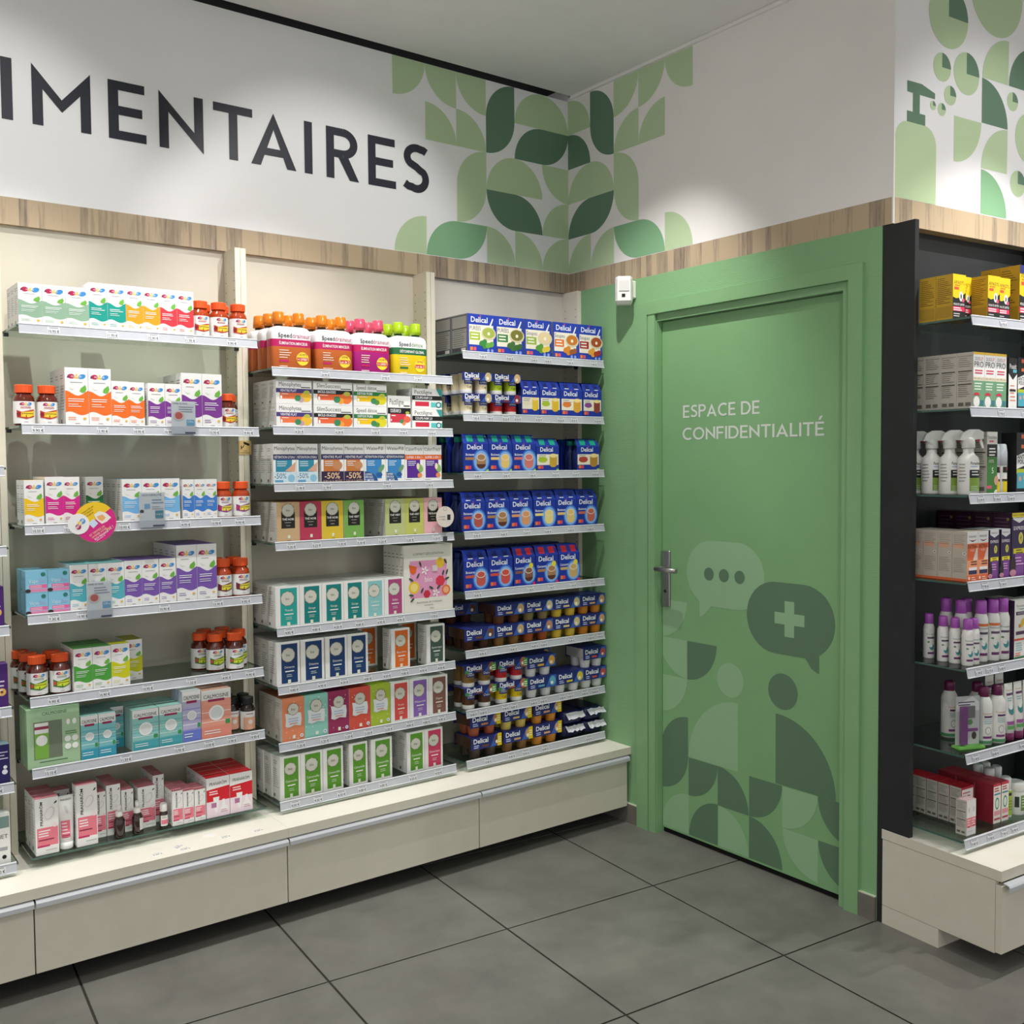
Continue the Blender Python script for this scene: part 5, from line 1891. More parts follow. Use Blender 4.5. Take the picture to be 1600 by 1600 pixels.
def drink(key, x0, w_, h_, cup, top, look, side=None, rows=1, juice=False, capc=None, yf=-0.237, word='Boisson'):
    """carton-wrapped four-pack of small drink bottles: sloping shoulder with cut-outs for the caps"""
    d_ = 0.105
    zs, zt = h_ * 0.755, h_ * 0.97
    NAVY = '#22379c'

    def warp(x, z, o):
        if z <= zs:
            return (x, -d_ / 2 - o, z)
        f = (z - zs) / (zt - zs)
        return (x * (1 - 0.06 * f), -d_ / 2 + 0.016 * f - o, z)

    def body():
        prof = [(-d_ / 2, 0.0015), (-d_ / 2, zs), (-d_ / 2 + 0.016, zt), (-d_ / 2 + 0.024, h_), (d_ / 2 - 0.024, h_), (d_ / 2 - 0.016, zt), (d_ / 2, zs), (d_ / 2, 0.0015)]
        mb = MB()
        rings = [[(x * (1 - (0.06 if z > zs + 1e-5 else 0)), y, z) for y, z in prof] for x in (-w_ / 2, w_ / 2)]
        n = len(prof)
        mb.add(rings[0] + rings[1], [(j, j + n, (j + 1) % n + n, (j + 1) % n) for j in range(n)], mat(NAVY, 0.35))
        return mb.mesh('sleeve')

    def fp():
        p = Print(w_ * 0.99, h_)
        p.warp = warp
        p.text('Delical', 0.45, 0.665, 0.125, '#f4f5fa', maxw=0.74, bold=0.012)
        p.ell(0.49, 0.752, 0.026, '#d8486a')
        if juice:
            p.rect(0.03, 0.20, 0.97, 0.52, '#efe7d4')
            p.bars(0.10, 0.50, 0.49, 2, 0.05, '#9a9a92', 0.45)
            p.ell(0.28, 0.36, 0.20, side or '#a9c132', 0.10)
            p.ell(0.74, 0.22, 0.16, cup, 0.10)
            p.rect(0.58, 0.22, 0.92, 0.48, cup)
            p.ell(0.75, 0.48, 0.17, '#f3dc96', 0.07)
        else:
            p.ell(0.70, 0.30, 0.34, '#3c74cf', 0.40)
            p.ell(0.70, 0.30, 0.29, '#86b2ec', 0.34)
            p.text(word, 0.26, 0.47, 0.06, '#eef0fa', maxw=0.40, bold=0.01)
            p.rect(0.07, 0.33, 0.44, 0.40, cup)
            p.ell(0.70, 0.22, 0.185, '#5c3428' if cup in ('#8a5a48', '#a9805a') else cup, 0.15)
            p.rect(0.515, 0.22, 0.885, 0.40, cup)
            p.ell(0.70, 0.40, 0.185, '#eed9c8', 0.12)
            p.ell(0.70, 0.40, 0.155, cup, 0.095)
            if word == 'Concentré':
                p.ell(0.80, 0.52, 0.10, '#e9d73c')
        p.rect(0.07, 0.09, 0.19, 0.18, '#e8773c')
        p.rect(0.20, 0.09, 0.30, 0.18, '#d8486a')
        for a in (0.16, 0.62):
            if capc is None:
                p.poly([(a, 0.955), (a + 0.22, 0.955), (a + 0.22, 0.80), (a + 0.02, 0.80)], '#16226a')
                p.rect(a + 0.02, 0.795, a + 0.22, 0.812, '#e6e9f2')
            else:
                p.poly([(a - 0.02, 0.965), (a + 0.26, 0.965), (a + 0.24, 0.80), (a, 0.80)], capc)
        if top:
            p.poly([(0.89, 0.02), (1.0, 0.02), (1.0, 0.95), (0.93, 0.95)], top)
        return p.mesh('front_print')

    def capm():
        r = min(w_ / 4, d_ / 4) - 0.0015
        ms = [mat('#26346f', 0.3)] * 4 + [mat(capc or '#2a3a8c', 0.4)] * 3
        return MB().lathe([(r * 0.9, 0.002), (r * 0.98, 0.005), (r * 0.98, h_ * 0.58), (r * 0.62, h_ * 0.76), (r * 0.60, h_ * 0.80), (r * 0.66, h_ * 0.805), (r * 0.66, h_ * 0.93), (r * 0.58, h_ * 0.945)], None, 16, mats=ms).mesh('drink_bottle')
    k = ('drink', w_, h_, cup, top, side, juice, capc, word)
    B, F, C_ = memo(k + ('b',), body), memo(k + ('p',), fp), memo(k + ('c',), capm)
    for r_ in range(rows):
        y = yf + d_ / 2 + r_ * (d_ + 0.004)
        if y + d_ / 2 > 0.016:
            break
        loc, rz = where(key, x0 + w_ / 2, y, 0)
        kids = [('sleeve', B, (0, 0, 0)), ('front_print', F, (0, 0, 0))] + [('drink_bottle', C_, (sx * w_ / 4, sy * (d_ / 4 - 0.001), 0)) for sx in (-1, 1) for sy in (-1, 1)]
        o = spawn('drink_bottle_pack', None, kids, loc, rz)
        GOODS.append((o, look, key, x0, r_, None, 'drink pack', 'sleeved drink packs'))


def cups(key, x0, w_, h_, cupcol, picture, look, z0=0.0, level=None, rows=1, endc=None, white=False, yf=-0.239, straight=False, side='#4a2f22', low=0.42):
    """four-pack of dessert cups held by a printed card sleeve"""
    d_ = 0.115
    NAVY = '#263072'

    def sleeve():
        mb = MB()
        mb.box(-w_ / 2, w_ / 2, -d_ / 2, -d_ / 2 + 0.0012, h_ * low, h_, mat(NAVY, 0.4))
        mb.box(-w_ / 2, w_ / 2, -d_ / 2, d_ / 2, h_ - 0.0012, h_, mat('#2b3580', 0.4))
        mb.box(-w_ / 2, w_ / 2, d_ / 2 - 0.0012, d_ / 2, h_ * low, h_, mat(NAVY, 0.4))
        return mb.mesh('card_sleeve')

    def cup():
        r = min(w_ / 4, d_ / 4) - 0.001
        prof = [(r * 0.68, 0.0), (r * 0.74, 0.003), (r * 0.93, h_ * 0.62), (r * 0.95, h_ - 0.006), (r, h_ - 0.0055), (r, h_ - 0.0022)]
        if straight:
            prof = [(r * 0.84, 0.0), (r * 0.88, 0.003), (r * 0.88, h_ * 0.2), (r * 0.90, h_ - 0.006), (r, h_ - 0.0055), (r, h_ - 0.0022)]
        ms = [mat(cupcol, 0.3)] * 5
        if straight:
            ms = [mat('#eceae6', 0.3)] * 2 + [mat(cupcol, 0.3)] + [mat('#eceae6', 0.3)] * 2
        return MB().lathe(prof, None, 18, mats=ms).mesh('cup')

    def fp():
        p = Print(w_, h_)
        p.warp = lambda x, z, o: (x, -d_ / 2 - 0.0001 - o, z)
        z_ = lambda f: low + (1 - low) * f
        p.poly([(0.62, z_(0.02)), (0.99, z_(0.02)), (0.99, z_(0.98)), (0.80, z_(0.98))], '#3a5fb0')
        p.ell(0.86, z_(0.5), 0.11, picture, 0.13)
        p.ell(0.84, z_(0.35), 0.045, '#f2ead8', 0.045)
        p.text('Delical', 0.08, z_(0.66), 0.21, '#f4f5fa', maxw=0.56, align='l', bold=0.02)
        p.rect(0.08, z_(0.10), 0.27, z_(0.32), '#3f4c96')
        p.rect(0.36, z_(0.14), 0.58, z_(0.30), picture)
        p.bars(0.09, 0.26, z_(0.34), 2, 0.09, '#cfd4ec', 0.4, 0.2)
        if endc:
            p.rect(0.86, z_(0.0), 1.0, z_(1.0), endc)
            p.bars(0.88, 0.98, z_(0.7), 3, 0.1, '#fbf7d8', 0.4, 0.1)
        if straight:
            p.rect(0.02, z_(0.0), 0.14, z_(0.42), '#3f8a48') if endc == '#4a9a50' else None
        return p.mesh('sleeve_print')

    def panel():
        return MB().box(-w_ / 2 + 0.001, -w_ / 2 + 0.002, -d_ / 2 + 0.004, d_ / 2 - 0.004, h_ * (low + 0.1), h_ - 0.002, mat(side, 0.25)).mesh('end_film')

    def cprint():
        r = min(w_ / 4, d_ / 4) - 0.001
        p = Print(r * 1.9, h_, warp=cyl_warp(r * 0.905))
        p.rect(0.12, 0.46, 0.88, 0.70, '#2b3580')
        p.text('Delical', 0.5, 0.58, 0.12, '#f0f1f8', maxw=0.6)
        p.text('Cup', 0.5, 0.34, 0.11, '#4a3a20', maxw=0.4)
        return p.mesh('cup_print')
    k = ('cups', w_, h_, cupcol, picture, endc, straight, side, low)
    S, C_, F = memo(k + ('s',), sleeve), memo(k + ('c',), cup), memo(k + ('p',), fp)
    for r_ in range(rows):
        y = yf + d_ / 2 + r_ * (d_ + 0.004)
        if y + d_ / 2 > 0.016:
            break
        kids = [('card_sleeve', S, (0, 0, 0), [('sleeve_print', F, (0, 0, 0))])]
        for sx in (-1, 1):
            for sy in (-1, 1):
                sub = [('cup_print', memo(k + ('cp',), cprint), (0, 0, 0))] if straight and sy < 0 else []
                kids.append(('cup', C_, (sx * w_ / 4, sy * (d_ / 4 - 0.0012), 0), sub))
        if not straight:
            kids.append(('end_film', memo(k + ('e',), panel), (0, 0, 0)))
        loc, rz = where(key, x0 + w_ / 2, y, z0)
        o = spawn('dessert_cup_pack', None, kids, loc, rz)
        GOODS.append((o, look, key, x0, r_, level, 'cup pack', 'dessert cup packs'))


def lathe_thing(key, name, look, cat, x, y, parts, prints=None, row=0, rz=0.0, grp='bottles'):
    """parts: [(part name, profile, colour, rough)]"""
    kids = []
    for i, (pn, prof, col, ro) in enumerate(parts):
        me = memo(('lt', name, pn, str(prof), col), lambda: MB().lathe(prof, mat(col, ro, 0, 0.45) if isinstance(col, str) else col, 22).mesh(pn))
        sub = []
        if prints and i == 0:
            r, h, fn, fk = prints

            def pmk():
                p = Print(r * 2.2, h, warp=cyl_warp(r))
                fn(p)
                return p.mesh('label_print')
            sub = [('label_print', memo(('ltp', name, fk, r, h), pmk), (0, 0, 0))]
        kids.append((pn, me, (0, 0, 0), sub))
    loc, rz0 = where(key, x, y, 0)
    o = spawn(name, None, kids, loc, rz0 + R(rz))
    GOODS.append((o, look, key, x, row, None, cat, grp))
    return o
# ------------------------------------------------------------------ vitamin bay
for i, x in enumerate((-2.233, -2.1695, -2.106)):
    carton('11', 'sage', x, 0.0628, 0.120, 0.05, rows=3 if i == 0 else 1)
for i, x in enumerate((-2.0425, -1.9895)):
    carton('11', 'teal', x, 0.0522, 0.139, 0.05, rows=3 if i == 0 else 1)
for x in (-1.9365, -1.8855):
    carton('11', 'orange', x, 0.0505, 0.139, 0.05)
for x in (-1.8345, -1.7825):
    carton('11', 'red', x, 0.0515, 0.139, 0.05)
for x in (-1.7005, -1.6395, -1.5755):
    jar('11', x, -0.207, 'red')
for x in (-1.668, -1.606):
    jar('11', x, -0.145, 'red', row=1)
# second shelf
jar('12', -2.2205, -0.207, 'red')
jar('12', -2.1585, -0.207, 'red')
for i, x in enumerate((-2.115, -2.050)):
    carton('12', 'orangeT', x, 0.0640, 0.171, 0.06, rows=3 if i == 0 else 1)
carton('12', 'orangeT', -1.985, 0.0508, 0.137, 0.05, yf=-0.236)
carton('12', 'orangeT', -1.9335, 0.0470, 0.136, 0.05, yf=-0.231)
for x in (-1.878, -1.826):
    carton('12', 'purple', x, 0.0512, 0.135, 0.05, rows=2)
for i, x in enumerate((-1.774, -1.7095)):
    carton('12', 'purple', x, 0.0637, 0.171, 0.055, rows=4 if i == 0 else 1, yf=-0.2365)
jar('12', -1.6175, -0.205, 'red', r=0.0265, h=0.112)
jar('12', -1.588, -0.150, 'red', row=1, r=0.0265, h=0.112)
# third
carton('13', 'yellow', -2.233, 0.0515, 0.131, 0.05, rows=2)
carton('13', 'magenta', -2.177, 0.0500, 0.140, 0.05, rows=3)
carton('13', 'magenta', -2.1265, 0.0455, 0.139, 0.05, yf=-0.229)
carton('13', 'dgreen', -2.058, 0.0500, 0.138, 0.05, rows=2, yf=-0.205)
for i, x in enumerate((-1.962, -1.9037, -1.8452)):
    carton('13', 'lblue', x, 0.0578, 0.130, 0.055, rows=4 if i == 0 else 2)
for x in (-1.779, -1.7415, -1.705):
    carton('13', 'blue', x, 0.0362, 0.126, 0.04)
jar('13', -1.639, -0.207, 'multi')
jar('13', -1.5785, -0.207, 'multi')
# fourth
for i, x in enumerate((-2.2365, -2.177)):
    for lv in (0, 1):
        carton('14', 'cube', x, 0.0588, 0.0632, 0.058, rows=2 if i == 0 else 1, z0=lv * 0.0637, level=lv, levels=2)
for i, x in enumerate((-2.117, -2.0645, -2.0130)):
    carton('14', 'aqua', x, 0.0512, 0.137, 0.05, rows=3)
for i, x in enumerate((-1.9610, -1.9095, -1.8565)):
    carton('14', 'violet', x, 0.0512, 0.140, 0.05, rows=3)
for i, x in enumerate((-1.8030, -1.7385)):
    carton('14', 'violet', x, 0.0637, 0.178, 0.055, rows=4)
for x, y, r_ in ((-1.6440, -0.205, 0), (-1.5840, -0.207, 0), (-1.6445, -0.142, 1), (-1.5845, -0.144, 1)):
    jar('14', x, y, 'berry', row=r_, h=0.124)
# fifth
for x, y, r_ in ((-2.2070, -0.206, 0), (-2.1450, -0.207, 0), (-2.2175, -0.143, 1), (-2.1525, -0.140, 1), (-2.2270, -0.080, 2)):
    jar('15', x, y, 'green', row=r_, h=0.117, glass=AMBER)
for x in (-2.113, -2.0595):
    carton('15', 'green', x, 0.0527, 0.128, 0.05, rows=3)
carton('15', 'lime', -2.0060, 0.0540, 0.130, 0.05)
carton('15', 'lime', -1.9460, 0.0530, 0.126, 0.05, rows=2, yf=-0.165)
for x, y, r_ in ((-1.6080, -0.203, 0), (-1.6660, -0.182, 0), (-1.6970, -0.128, 1), (-1.6310, -0.125, 1), (-1.5710, -0.140, 1), (-1.6600, -0.066, 2), (-1.5980, -0.068, 2)):
    jar('15', x, y, 'green', row=r_, h=0.120, glass=AMBER)
# sixth
carton('16', 'gift', -2.2450, 0.1440, 0.172, 0.045, rows=2, dx=-0.001)
for i, x in enumerate((-2.0985, -2.0475)):
    carton('16', 'calmA', x, 0.0492, 0.132, 0.048, rows=3)
carton('16', 'calmA', -1.9960, 0.0440, 0.128, 0.048, rows=2, yf=-0.155)
for i, x in enumerate((-1.9490, -1.8675)):
    carton('16', 'calmB', x, 0.0790 if i == 0 else 0.0710, 0.126, 0.048, rows=3)
carton('16', 'calmC', -1.7950, 0.0585, 0.163, 0.05, rows=2)
carton('16', 'calmD', -1.7345, 0.0970, 0.156, 0.055, rows=2)
for x, y, r_ in ((-1.6090, -0.172, 0), (-1.5690, -0.205, 0), (-1.6080, -0.118, 1), (-1.5620, -0.148, 1)):
    jar('16', x, y, 'disc', row=r_, r=0.0235, h=0.110)
# lowest glass shelf
carton('17', 'prana', -2.2300, 0.0630, 0.166, 0.045, rows=3)
carton('17', 'prana', -2.1170, 0.0590, 0.184, 0.045, rows=1)
carton('17', 'prana', -2.1640, 0.0450, 0.160, 0.045, yf=-0.165)
carton('17', 'pranaS', -2.0560, 0.0335, 0.140, 0.04, rows=3, yf=-0.195)
carton('17', 'pranaS', -2.0200, 0.0410, 0.155, 0.04, rows=3, yf=-0.195)
carton('17', 'pranaS', -1.9760, 0.0360, 0.132, 0.04, rows=3, yf=-0.195)
carton('17', 'pranaS', -1.9260, 0.0530, 0.130, 0.045, rows=2, yf=-0.195)
carton('17', 'pranaS', -1.8700, 0.0340, 0.150, 0.04, rows=3, yf=-0.165)
carton('17', 'pranaS', -1.8335, 0.0330, 0.110, 0.04, rows=3)
carton('17', 'pranaS', -1.7990, 0.0335, 0.104, 0.04, rows=3)
carton('17', 'pranaS', -1.7630, 0.0350, 0.101, 0.04, rows=2)
for x in (-1.7245, -1.6470):
    carton('17', 'pranared', x, 0.0760, 0.129, 0.045, rows=4)


def tube_thing(key, look, x, y, w_, h_, col, capcol, draw, fk, cat='tube', name='cream_tube', row=0, flip=True):
    """squeeze tube standing on its cap; flat crimped end up"""
    def body():
        n = 20
        rings = []
        hc_ = h_ * 0.13
        for f in (0, 0.25, 0.5, 0.75, 0.93, 1.0):
            a, b = w_ / 2 * (0.86 + 0.14 * f), max(0.0012, 0.018 * (1 - f ** 1.6))
            rings.append([(a * math.cos(2 * math.pi * j / n), b * math.sin(2 * math.pi * j / n), hc_ + (h_ - hc_) * f) for j in range(n)])
        return MB().loft(rings, mat(col, 0.35), True, True).mesh('tube_body')

    def capm():
        return MB().lathe([(w_ * 0.38, 0), (w_ * 0.40, 0.002), (w_ * 0.42, h_ * 0.13)], mat(capcol, 0.4), 20).mesh('cap')

    def fp():
        p = Print(w_ * 0.9, h_)
        p.warp = lambda x_, z, o: (x_, -max(0.0012, 0.018 * (1 - max(0.0, (z / h_ - 0.13) / 0.87) ** 1.6)) * math.sqrt(max(0.05, 1 - (x_ / (w_ * 0.5)) ** 2)) - o - 0.0004, z)
        p.curved = True
        draw(p)
        return p.mesh('tube_print')
    k = ('tube', fk, w_, h_)
    loc, rz = where(key, x, y, 0)
    o = spawn(name, None, [('tube_body', memo(k + ('b',), body), (0, 0, 0), [('tube_print', memo(k + ('p',), fp), (0, 0, 0))]), ('cap', memo(k + ('c',), capm), (0, 0, 0))], loc, rz)
    GOODS.append((o, look, key, x, row, None, cat, 'tubes'))


def d_tube1(p):
    p.text('PRANARÔM', 0.5, 0.92, 0.035, '#4a484c', maxw=0.7)
    p.ell(0.5, 0.74, 0.10, '#d8d5d4', 0.30, n=12, rot=15)
    p.rect(0.10, 0.22, 0.70, 0.54, '#e8788c')
    p.bars(0.16, 0.66, 0.50, 4, 0.06, '#fbe3e7', 0.35)
    p.bars(0.16, 0.66, 0.27, 2, 0.035, '#8a1f44', 0.4)


tube_thing('17', 'white cream tube with pink label', -2.1420, -0.2150, 0.046, 0.157, '#f0eeec', '#efefee', d_tube1, 'pr')
BROWN = mat('#2a1410', 0.12, 0, 0.6, 0, 0.4)
for i, x in enumerate((-1.9910, -1.9370)):
    o = lathe_thing('17', 'spray_vial', 'small dark brown spray vial with white pump', 'bottle', x, -0.222,
                    [('vial_body', [(0.0155, 0), (0.0165, 0.003), (0.0165, 0.050), (0.012, 0.060), (0.009, 0.064)], BROWN, 0.1), ('collar', [(0.0095, 0.063), (0.0105, 0.064), (0.0105, 0.078), (0.009, 0.079)], '#ebe9e6', 0.4), ('pump', [(0.006, 0.079), (0.0065, 0.092), (0.005, 0.099)], '#ebe9e6', 0.4)],
                    (0.0168, 0.1, (lambda p: p.rect(0.55, 0.12, 0.98, 0.48, '#d9d7d4')) if i else (lambda p: p.rect(0.9, 0.12, 1.2, 0.48, '#d9d7d4')), 'sv%d' % i))
    sp = MB().tube([(0, 0, 0.089), (-0.016, -0.004, 0.0905)] if i == 0 else [(0, 0, 0.089), (0.017, -0.003, 0.0905)], 0.0028, '#ebe9e6', 8).mesh('nozzle')
    new('nozzle', sp, o)
lathe_thing('17', 'dropper_vial', 'tiny white-capped vial with pink label', 'bottle', -1.8570, -0.222,
            [('vial_body', [(0.0115, 0), (0.0122, 0.002), (0.0122, 0.046), (0.008, 0.052)], BROWN, 0.1), ('cap', [(0.0105, 0.051), (0.0110, 0.052), (0.0110, 0.072), (0.0095, 0.075)], '#efeeec', 0.4)],
            (0.0124, 0.075, lambda p: (p.rect(0.02, 0.08, 0.98, 0.52, '#efeeec'), p.rect(0.1, 0.16, 0.9, 0.34, '#e8788c'), p.bars(0.15, 0.85, 0.48, 2, 0.05, '#8a868a', 0.4)), 'dv'))

# ------------------------------------------------------------------ tea bay
twin('21', -1.4730, 0.1450, '#f08c1e', '#c9682e', '#c21f62', 'ÉLIMINATION MINCEUR', 'draineur', '#b32a5c', 'white-shouldered twin bottle pack, brown orange with gift seal', 3)
twin('21', -1.3150, 0.1430, '#f08c1e', '#c9682e', '#c21f62', 'ÉLIMINATION MINCEUR', 'draineur', '#b32a5c', 'white-shouldered twin bottle pack, brown orange with offer seal', 3)
twin('21', -1.1690, 0.1440, '#ec5a78', '#b01f7c', '#c21f62', 'ÉLIMINATION MINCEUR', 'draineur', '#b32a5c', 'white-shouldered twin bottle pack, magenta with pink caps', 3)
twin('21', -1.0140, 0.1450, '#b8dc1c', '#e8c81c', '#2c6a43', 'DÉTOXIFIANT GLOBAL', 'détox', '#6a8f3a', 'white-shouldered twin bottle pack, yellow with lime caps', 3)
for lv in (0, 1):
    carton('22', 'teaA', -1.4620, 0.1280, 0.0785, 0.062, rows=3, z0=lv * 0.079, level=lv, levels=2)
    carton('22', 'teaB', -1.3275, 0.1465, 0.0785, 0.062, rows=3, z0=lv * 0.079, level=lv, levels=2)
    carton('22', 'teaC', -1.1760, 0.1310, 0.0780, 0.062, rows=3, z0=lv * 0.0785, level=lv, levels=2)
    carton('22', 'pecB', -0.9400, 0.1280, 0.0740, 0.055, rows=2, z0=lv * 0.0745, level=lv, levels=2)
carton('22', 'pecA', -1.0410, 0.0940, 0.119, 0.06)
for i, (x, ww) in enumerate(((-1.4760, 0.0810), (-1.3940, 0.0785))):
    carton('23', 'capA', x, ww, 0.134, 0.055, rows=4)
for i, (x, ww) in enumerate(((-1.3030, 0.0850), (-1.2165, 0.0765))):
    carton('23', 'capB', x, ww, 0.135, 0.055, rows=3)
for x, ww in ((-1.1390, 0.0855), (-1.0525, 0.0785)):
    carton('23', 'capW', x, ww, 0.135, 0.055, rows=3)
for x in (-0.9730, -0.8945):
    carton('23', 'capC', x, 0.0775, 0.132, 0.055, rows=3)
for k, x, ww, n in (('thK', -1.4680, 0.0815, 4), ('thR', -1.3860, 0.0805, 4), ('thY', -1.3050, 0.0815, 4), ('thG', -1.2205, 0.0780, 4), ('thO', -1.0570, 0.0810, 4), ('thO2', -0.9755, 0.0785, 4), ('thP', -0.8960, 0.0780, 4)):
    carton('24', k, x, ww, 0.134, 0.062, rows=n)
for k, x, ww in (('wT1', -1.4780, 0.0860), ('wT2', -1.3910, 0.0810), ('wT2', -1.3090, 0.0820), ('wT2', -1.2260, 0.0780), ('wLT', -1.1470, 0.0810), ('wMg', -1.0650, 0.0800)):
    carton('25', k, x, ww, 0.138, 0.062, rows=4)
carton('25', 'coffret', -0.9840, 0.2100, 0.248, 0.028, rows=5)
for k, x, ww, n in (('wN', -1.4780, 0.0840, 4), ('wN', -1.3910, 0.0870, 3), ('wN', -1.3000, 0.0835, 3), ('wN', -1.2150, 0.0800, 3), ('wO', -1.0400, 0.0770, 1), ('wGG', -0.8910, 0.0790, 1)):
    carton('26', k, x, ww, 0.146, 0.062, rows=n)
carton('26', 'wO', -1.1120, 0.0800, 0.146, 0.06, yf=-0.120)
carton('26', 'wO', -0.9420, 0.0780, 0.146, 0.06, yf=-0.120)
for k, x, ww, n in (('kS', -1.4620, 0.0800, 3), ('kM', -1.3810, 0.0870, 2), ('kB', -1.2930, 0.0810, 2), ('kR', -1.2110, 0.0830, 2), ('kL', -1.1270, 0.0800, 2), ('wR', -1.0450, 0.0770, 2), ('wPu', -0.9670, 0.0820, 2), ('wBr', -0.8840, 0.0820, 2)):
    carton('27', k, x, ww, 0.147, 0.062, rows=n)
for k, x, ww, n, dx in (('wGr', -1.4710, 0.0740, 3, -0.004), ('wGr', -1.3960, 0.0815, 2, 0), ('wGr', -1.3130, 0.0770, 2, 0), ('wGr', -1.2120, 0.0720, 2, 0.02), ('wGr', -1.1250, 0.0850, 2, 0.0), ('wGr', -0.9780, 0.0750, 2, 0), ('wPk', -0.9020, 0.0790, 1, 0)):
    carton('28', k, x, ww, 0.149, 0.060, rows=n, dx=dx, yf=-0.232)

# ------------------------------------------------------------------ blue dessert bay
for k, x, ww in (('sp1', -0.6950, 0.1275), ('sp2', -0.5665, 0.1350), ('sp3', -0.4270, 0.1350), ('sp4', -0.2840, 0.1310), ('sp5', -0.1520, 0.1290)):
    carton('31', k, x, ww, 0.147, 0.110, rows=2)
cups('32', -0.7220, 0.1380, 0.0790, '#e8d9b4', '#c9b48a', 'twin cup pack of pale cream dessert', 0.0, 0, 2, straight=True, low=0.62)
cups('32', -0.7220, 0.1380, 0.0790, '#e8d9b4', '#c9b48a', 'twin cup pack of pale cream dessert', 0.0795, 1, 2, straight=True, low=0.62)
cups('32', -0.5820, 0.1360, 0.0790, '#c82a32', '#8e2f44', 'twin cup pack with red cups', 0.0, None, 1, straight=True, low=0.62)
cups('32', -0.5820, 0.1360, 0.0790, '#b5cc2c', '#d9b27c', 'twin cup pack with lime green cups', 0.0795, None, 1, straight=True, low=0.62)
for x, ww, c, s_, lk in ((-0.4430, 0.0900, '#e8c23c', '#e9dcc0', 'lemon yellow'), (-0.3510, 0.1040, '#dfb932', '#a9c132', 'pineapple yellow'), (-0.2450, 0.1150, '#dba23a', '#e07f3c', 'orange juice'), (-0.1280, 0.1020, '#8e4038', '#8a4a92', 'dark berry')):
    drink('32', x, ww, 0.143, c, None, 'blue sleeved juice pack with %s glass' % lk, s_, 2, True)
for x, ww, c, hh, ju, s_, lk in ((-0.7200, 0.1170, '#a9805a', 0.146, False, '#8cc44a', 'coffee cup'), (-0.6010, 0.1090, '#ecc878', 0.146, False, '#8cc44a', 'vanilla cup'), (-0.4900, 0.1160, '#d97a72', 0.146, False, '#8cc44a', 'strawberry cup'), (-0.3720, 0.1160, '#c9a23c', 0.133, True, '#a9c132', 'golden juice glass'), (-0.1620, 0.1230, '#b8893c', 0.133, True, '#b8483c', 'amber juice glass')):
    drink('33', x, ww, hh, c, '#8cc44a', 'green-edged blue drink pack with ' + lk, s_, 2, ju, capc='#1fa08a')
for x, ww, c, lk in ((-0.7290, 0.1070, '#b5574c', 'red brown cup'), (-0.6205, 0.1150, '#a9805a', 'coffee cup'), (-0.5040, 0.1120, '#dc9a6a', 'peach cup'), (-0.3880, 0.1130, '#ecd88a', 'vanilla cup'), (-0.2735, 0.1100, '#dfc07a', 'caramel cup'), (-0.1625, 0.1080, '#c86a5c', 'rose cup')):
    drink('34', x, ww, 0.149, c, None, 'blue drink pack with ' + lk, None, 2)
for x, ww, c, t, wd, lk in ((-0.7230, 0.1130, '#c95a52', None, 'Boisson', 'blue drink pack with raspberry cup'), (-0.6080, 0.1150, '#d0524c', None, 'Boisson', 'blue drink pack with bright red cup'), (-0.4880, 0.1070, '#8a5a48', '#d8285a', 'Concentré', 'pink-edged blue drink pack with cocoa cup'),
                            (-0.3780, 0.1150, '#a9805a', '#d8285a', 'Concentré', 'pink-edged blue drink pack with coffee cup'), (-0.2600, 0.1100, '#c9a86a', '#d8285a', 'Concentré', 'pink-edged blue drink pack with vanilla cup')):
    drink('35', x, ww, 0.154, c, t, lk, None, 2, False, '#c8283c' if t else None, word=wd)
# cups
for x, ww, c, pc, lk in ((-0.7250, 0.1420, '#4a2c20', '#6a4434', 'chocolate'), (-0.5815, 0.1430, '#8a6434', '#c9a878', 'coffee'), (-0.4370, 0.1440, '#a8542c', '#b98460', 'caramel'), (-0.2910, 0.1430, '#e0bc42', '#d9c48a', 'vanilla'), (-0.1460, 0.1340, '#d98a2c', '#d0a070', 'apricot')):
    cups('36', x, ww, 0.0840, c, pc, 'blue sleeved cup pack of %s dessert' % lk, 0.0, 0, 1 if lk != 'chocolate' else 2)
for x, ww, c, pc, lk in ((-0.5800, 0.1430, '#6a4028', '#c9a878', 'coffee'), (-0.4350, 0.1430, '#8a7a50', '#d9c8a0', 'praline'), (-0.2900, 0.1420, '#e0bc42', '#d9c48a', 'vanilla'), (-0.1460, 0.1340, '#d98a2c', '#d0a070', 'apricot')):
    cups('36', x, ww, 0.0790, c, pc, 'blue sleeved cup pack of %s dessert' % lk, 0.0845, 1)
cups('36', -0.7250, 0.1420, 0.0790, '#4a2c20', '#6a4434', 'blue sleeved cup pack of chocolate dessert', 0.0845, 1, 1, yf=-0.118)
for x, c, pc, e_, st, lk, z_, lv in ((-0.7270, '#5a3a22', '#8a5a3c', '#4a9a50', True, 'green-ended cup pack with brown cups', 0.0, 0), (-0.7270, '#8a6a38', '#8a5a3c', '#4a9a50', True, 'green-ended cup pack with tan cups', 0.0845, 1),
                                     (-0.5730, '#e9c81c', '#c06a4a', '#4a9a50', True, 'green-ended cup pack with yellow cups', 0.0, 0), (-0.5730, '#c22a34', '#c06a4a', '#4a9a50', True, 'green-ended cup pack with red cups', 0.0845, 1)):
    cups('37', x, 0.1480, 0.0840, c, pc, lk, z_, None, 1, e_, straight=True, low=0.66)
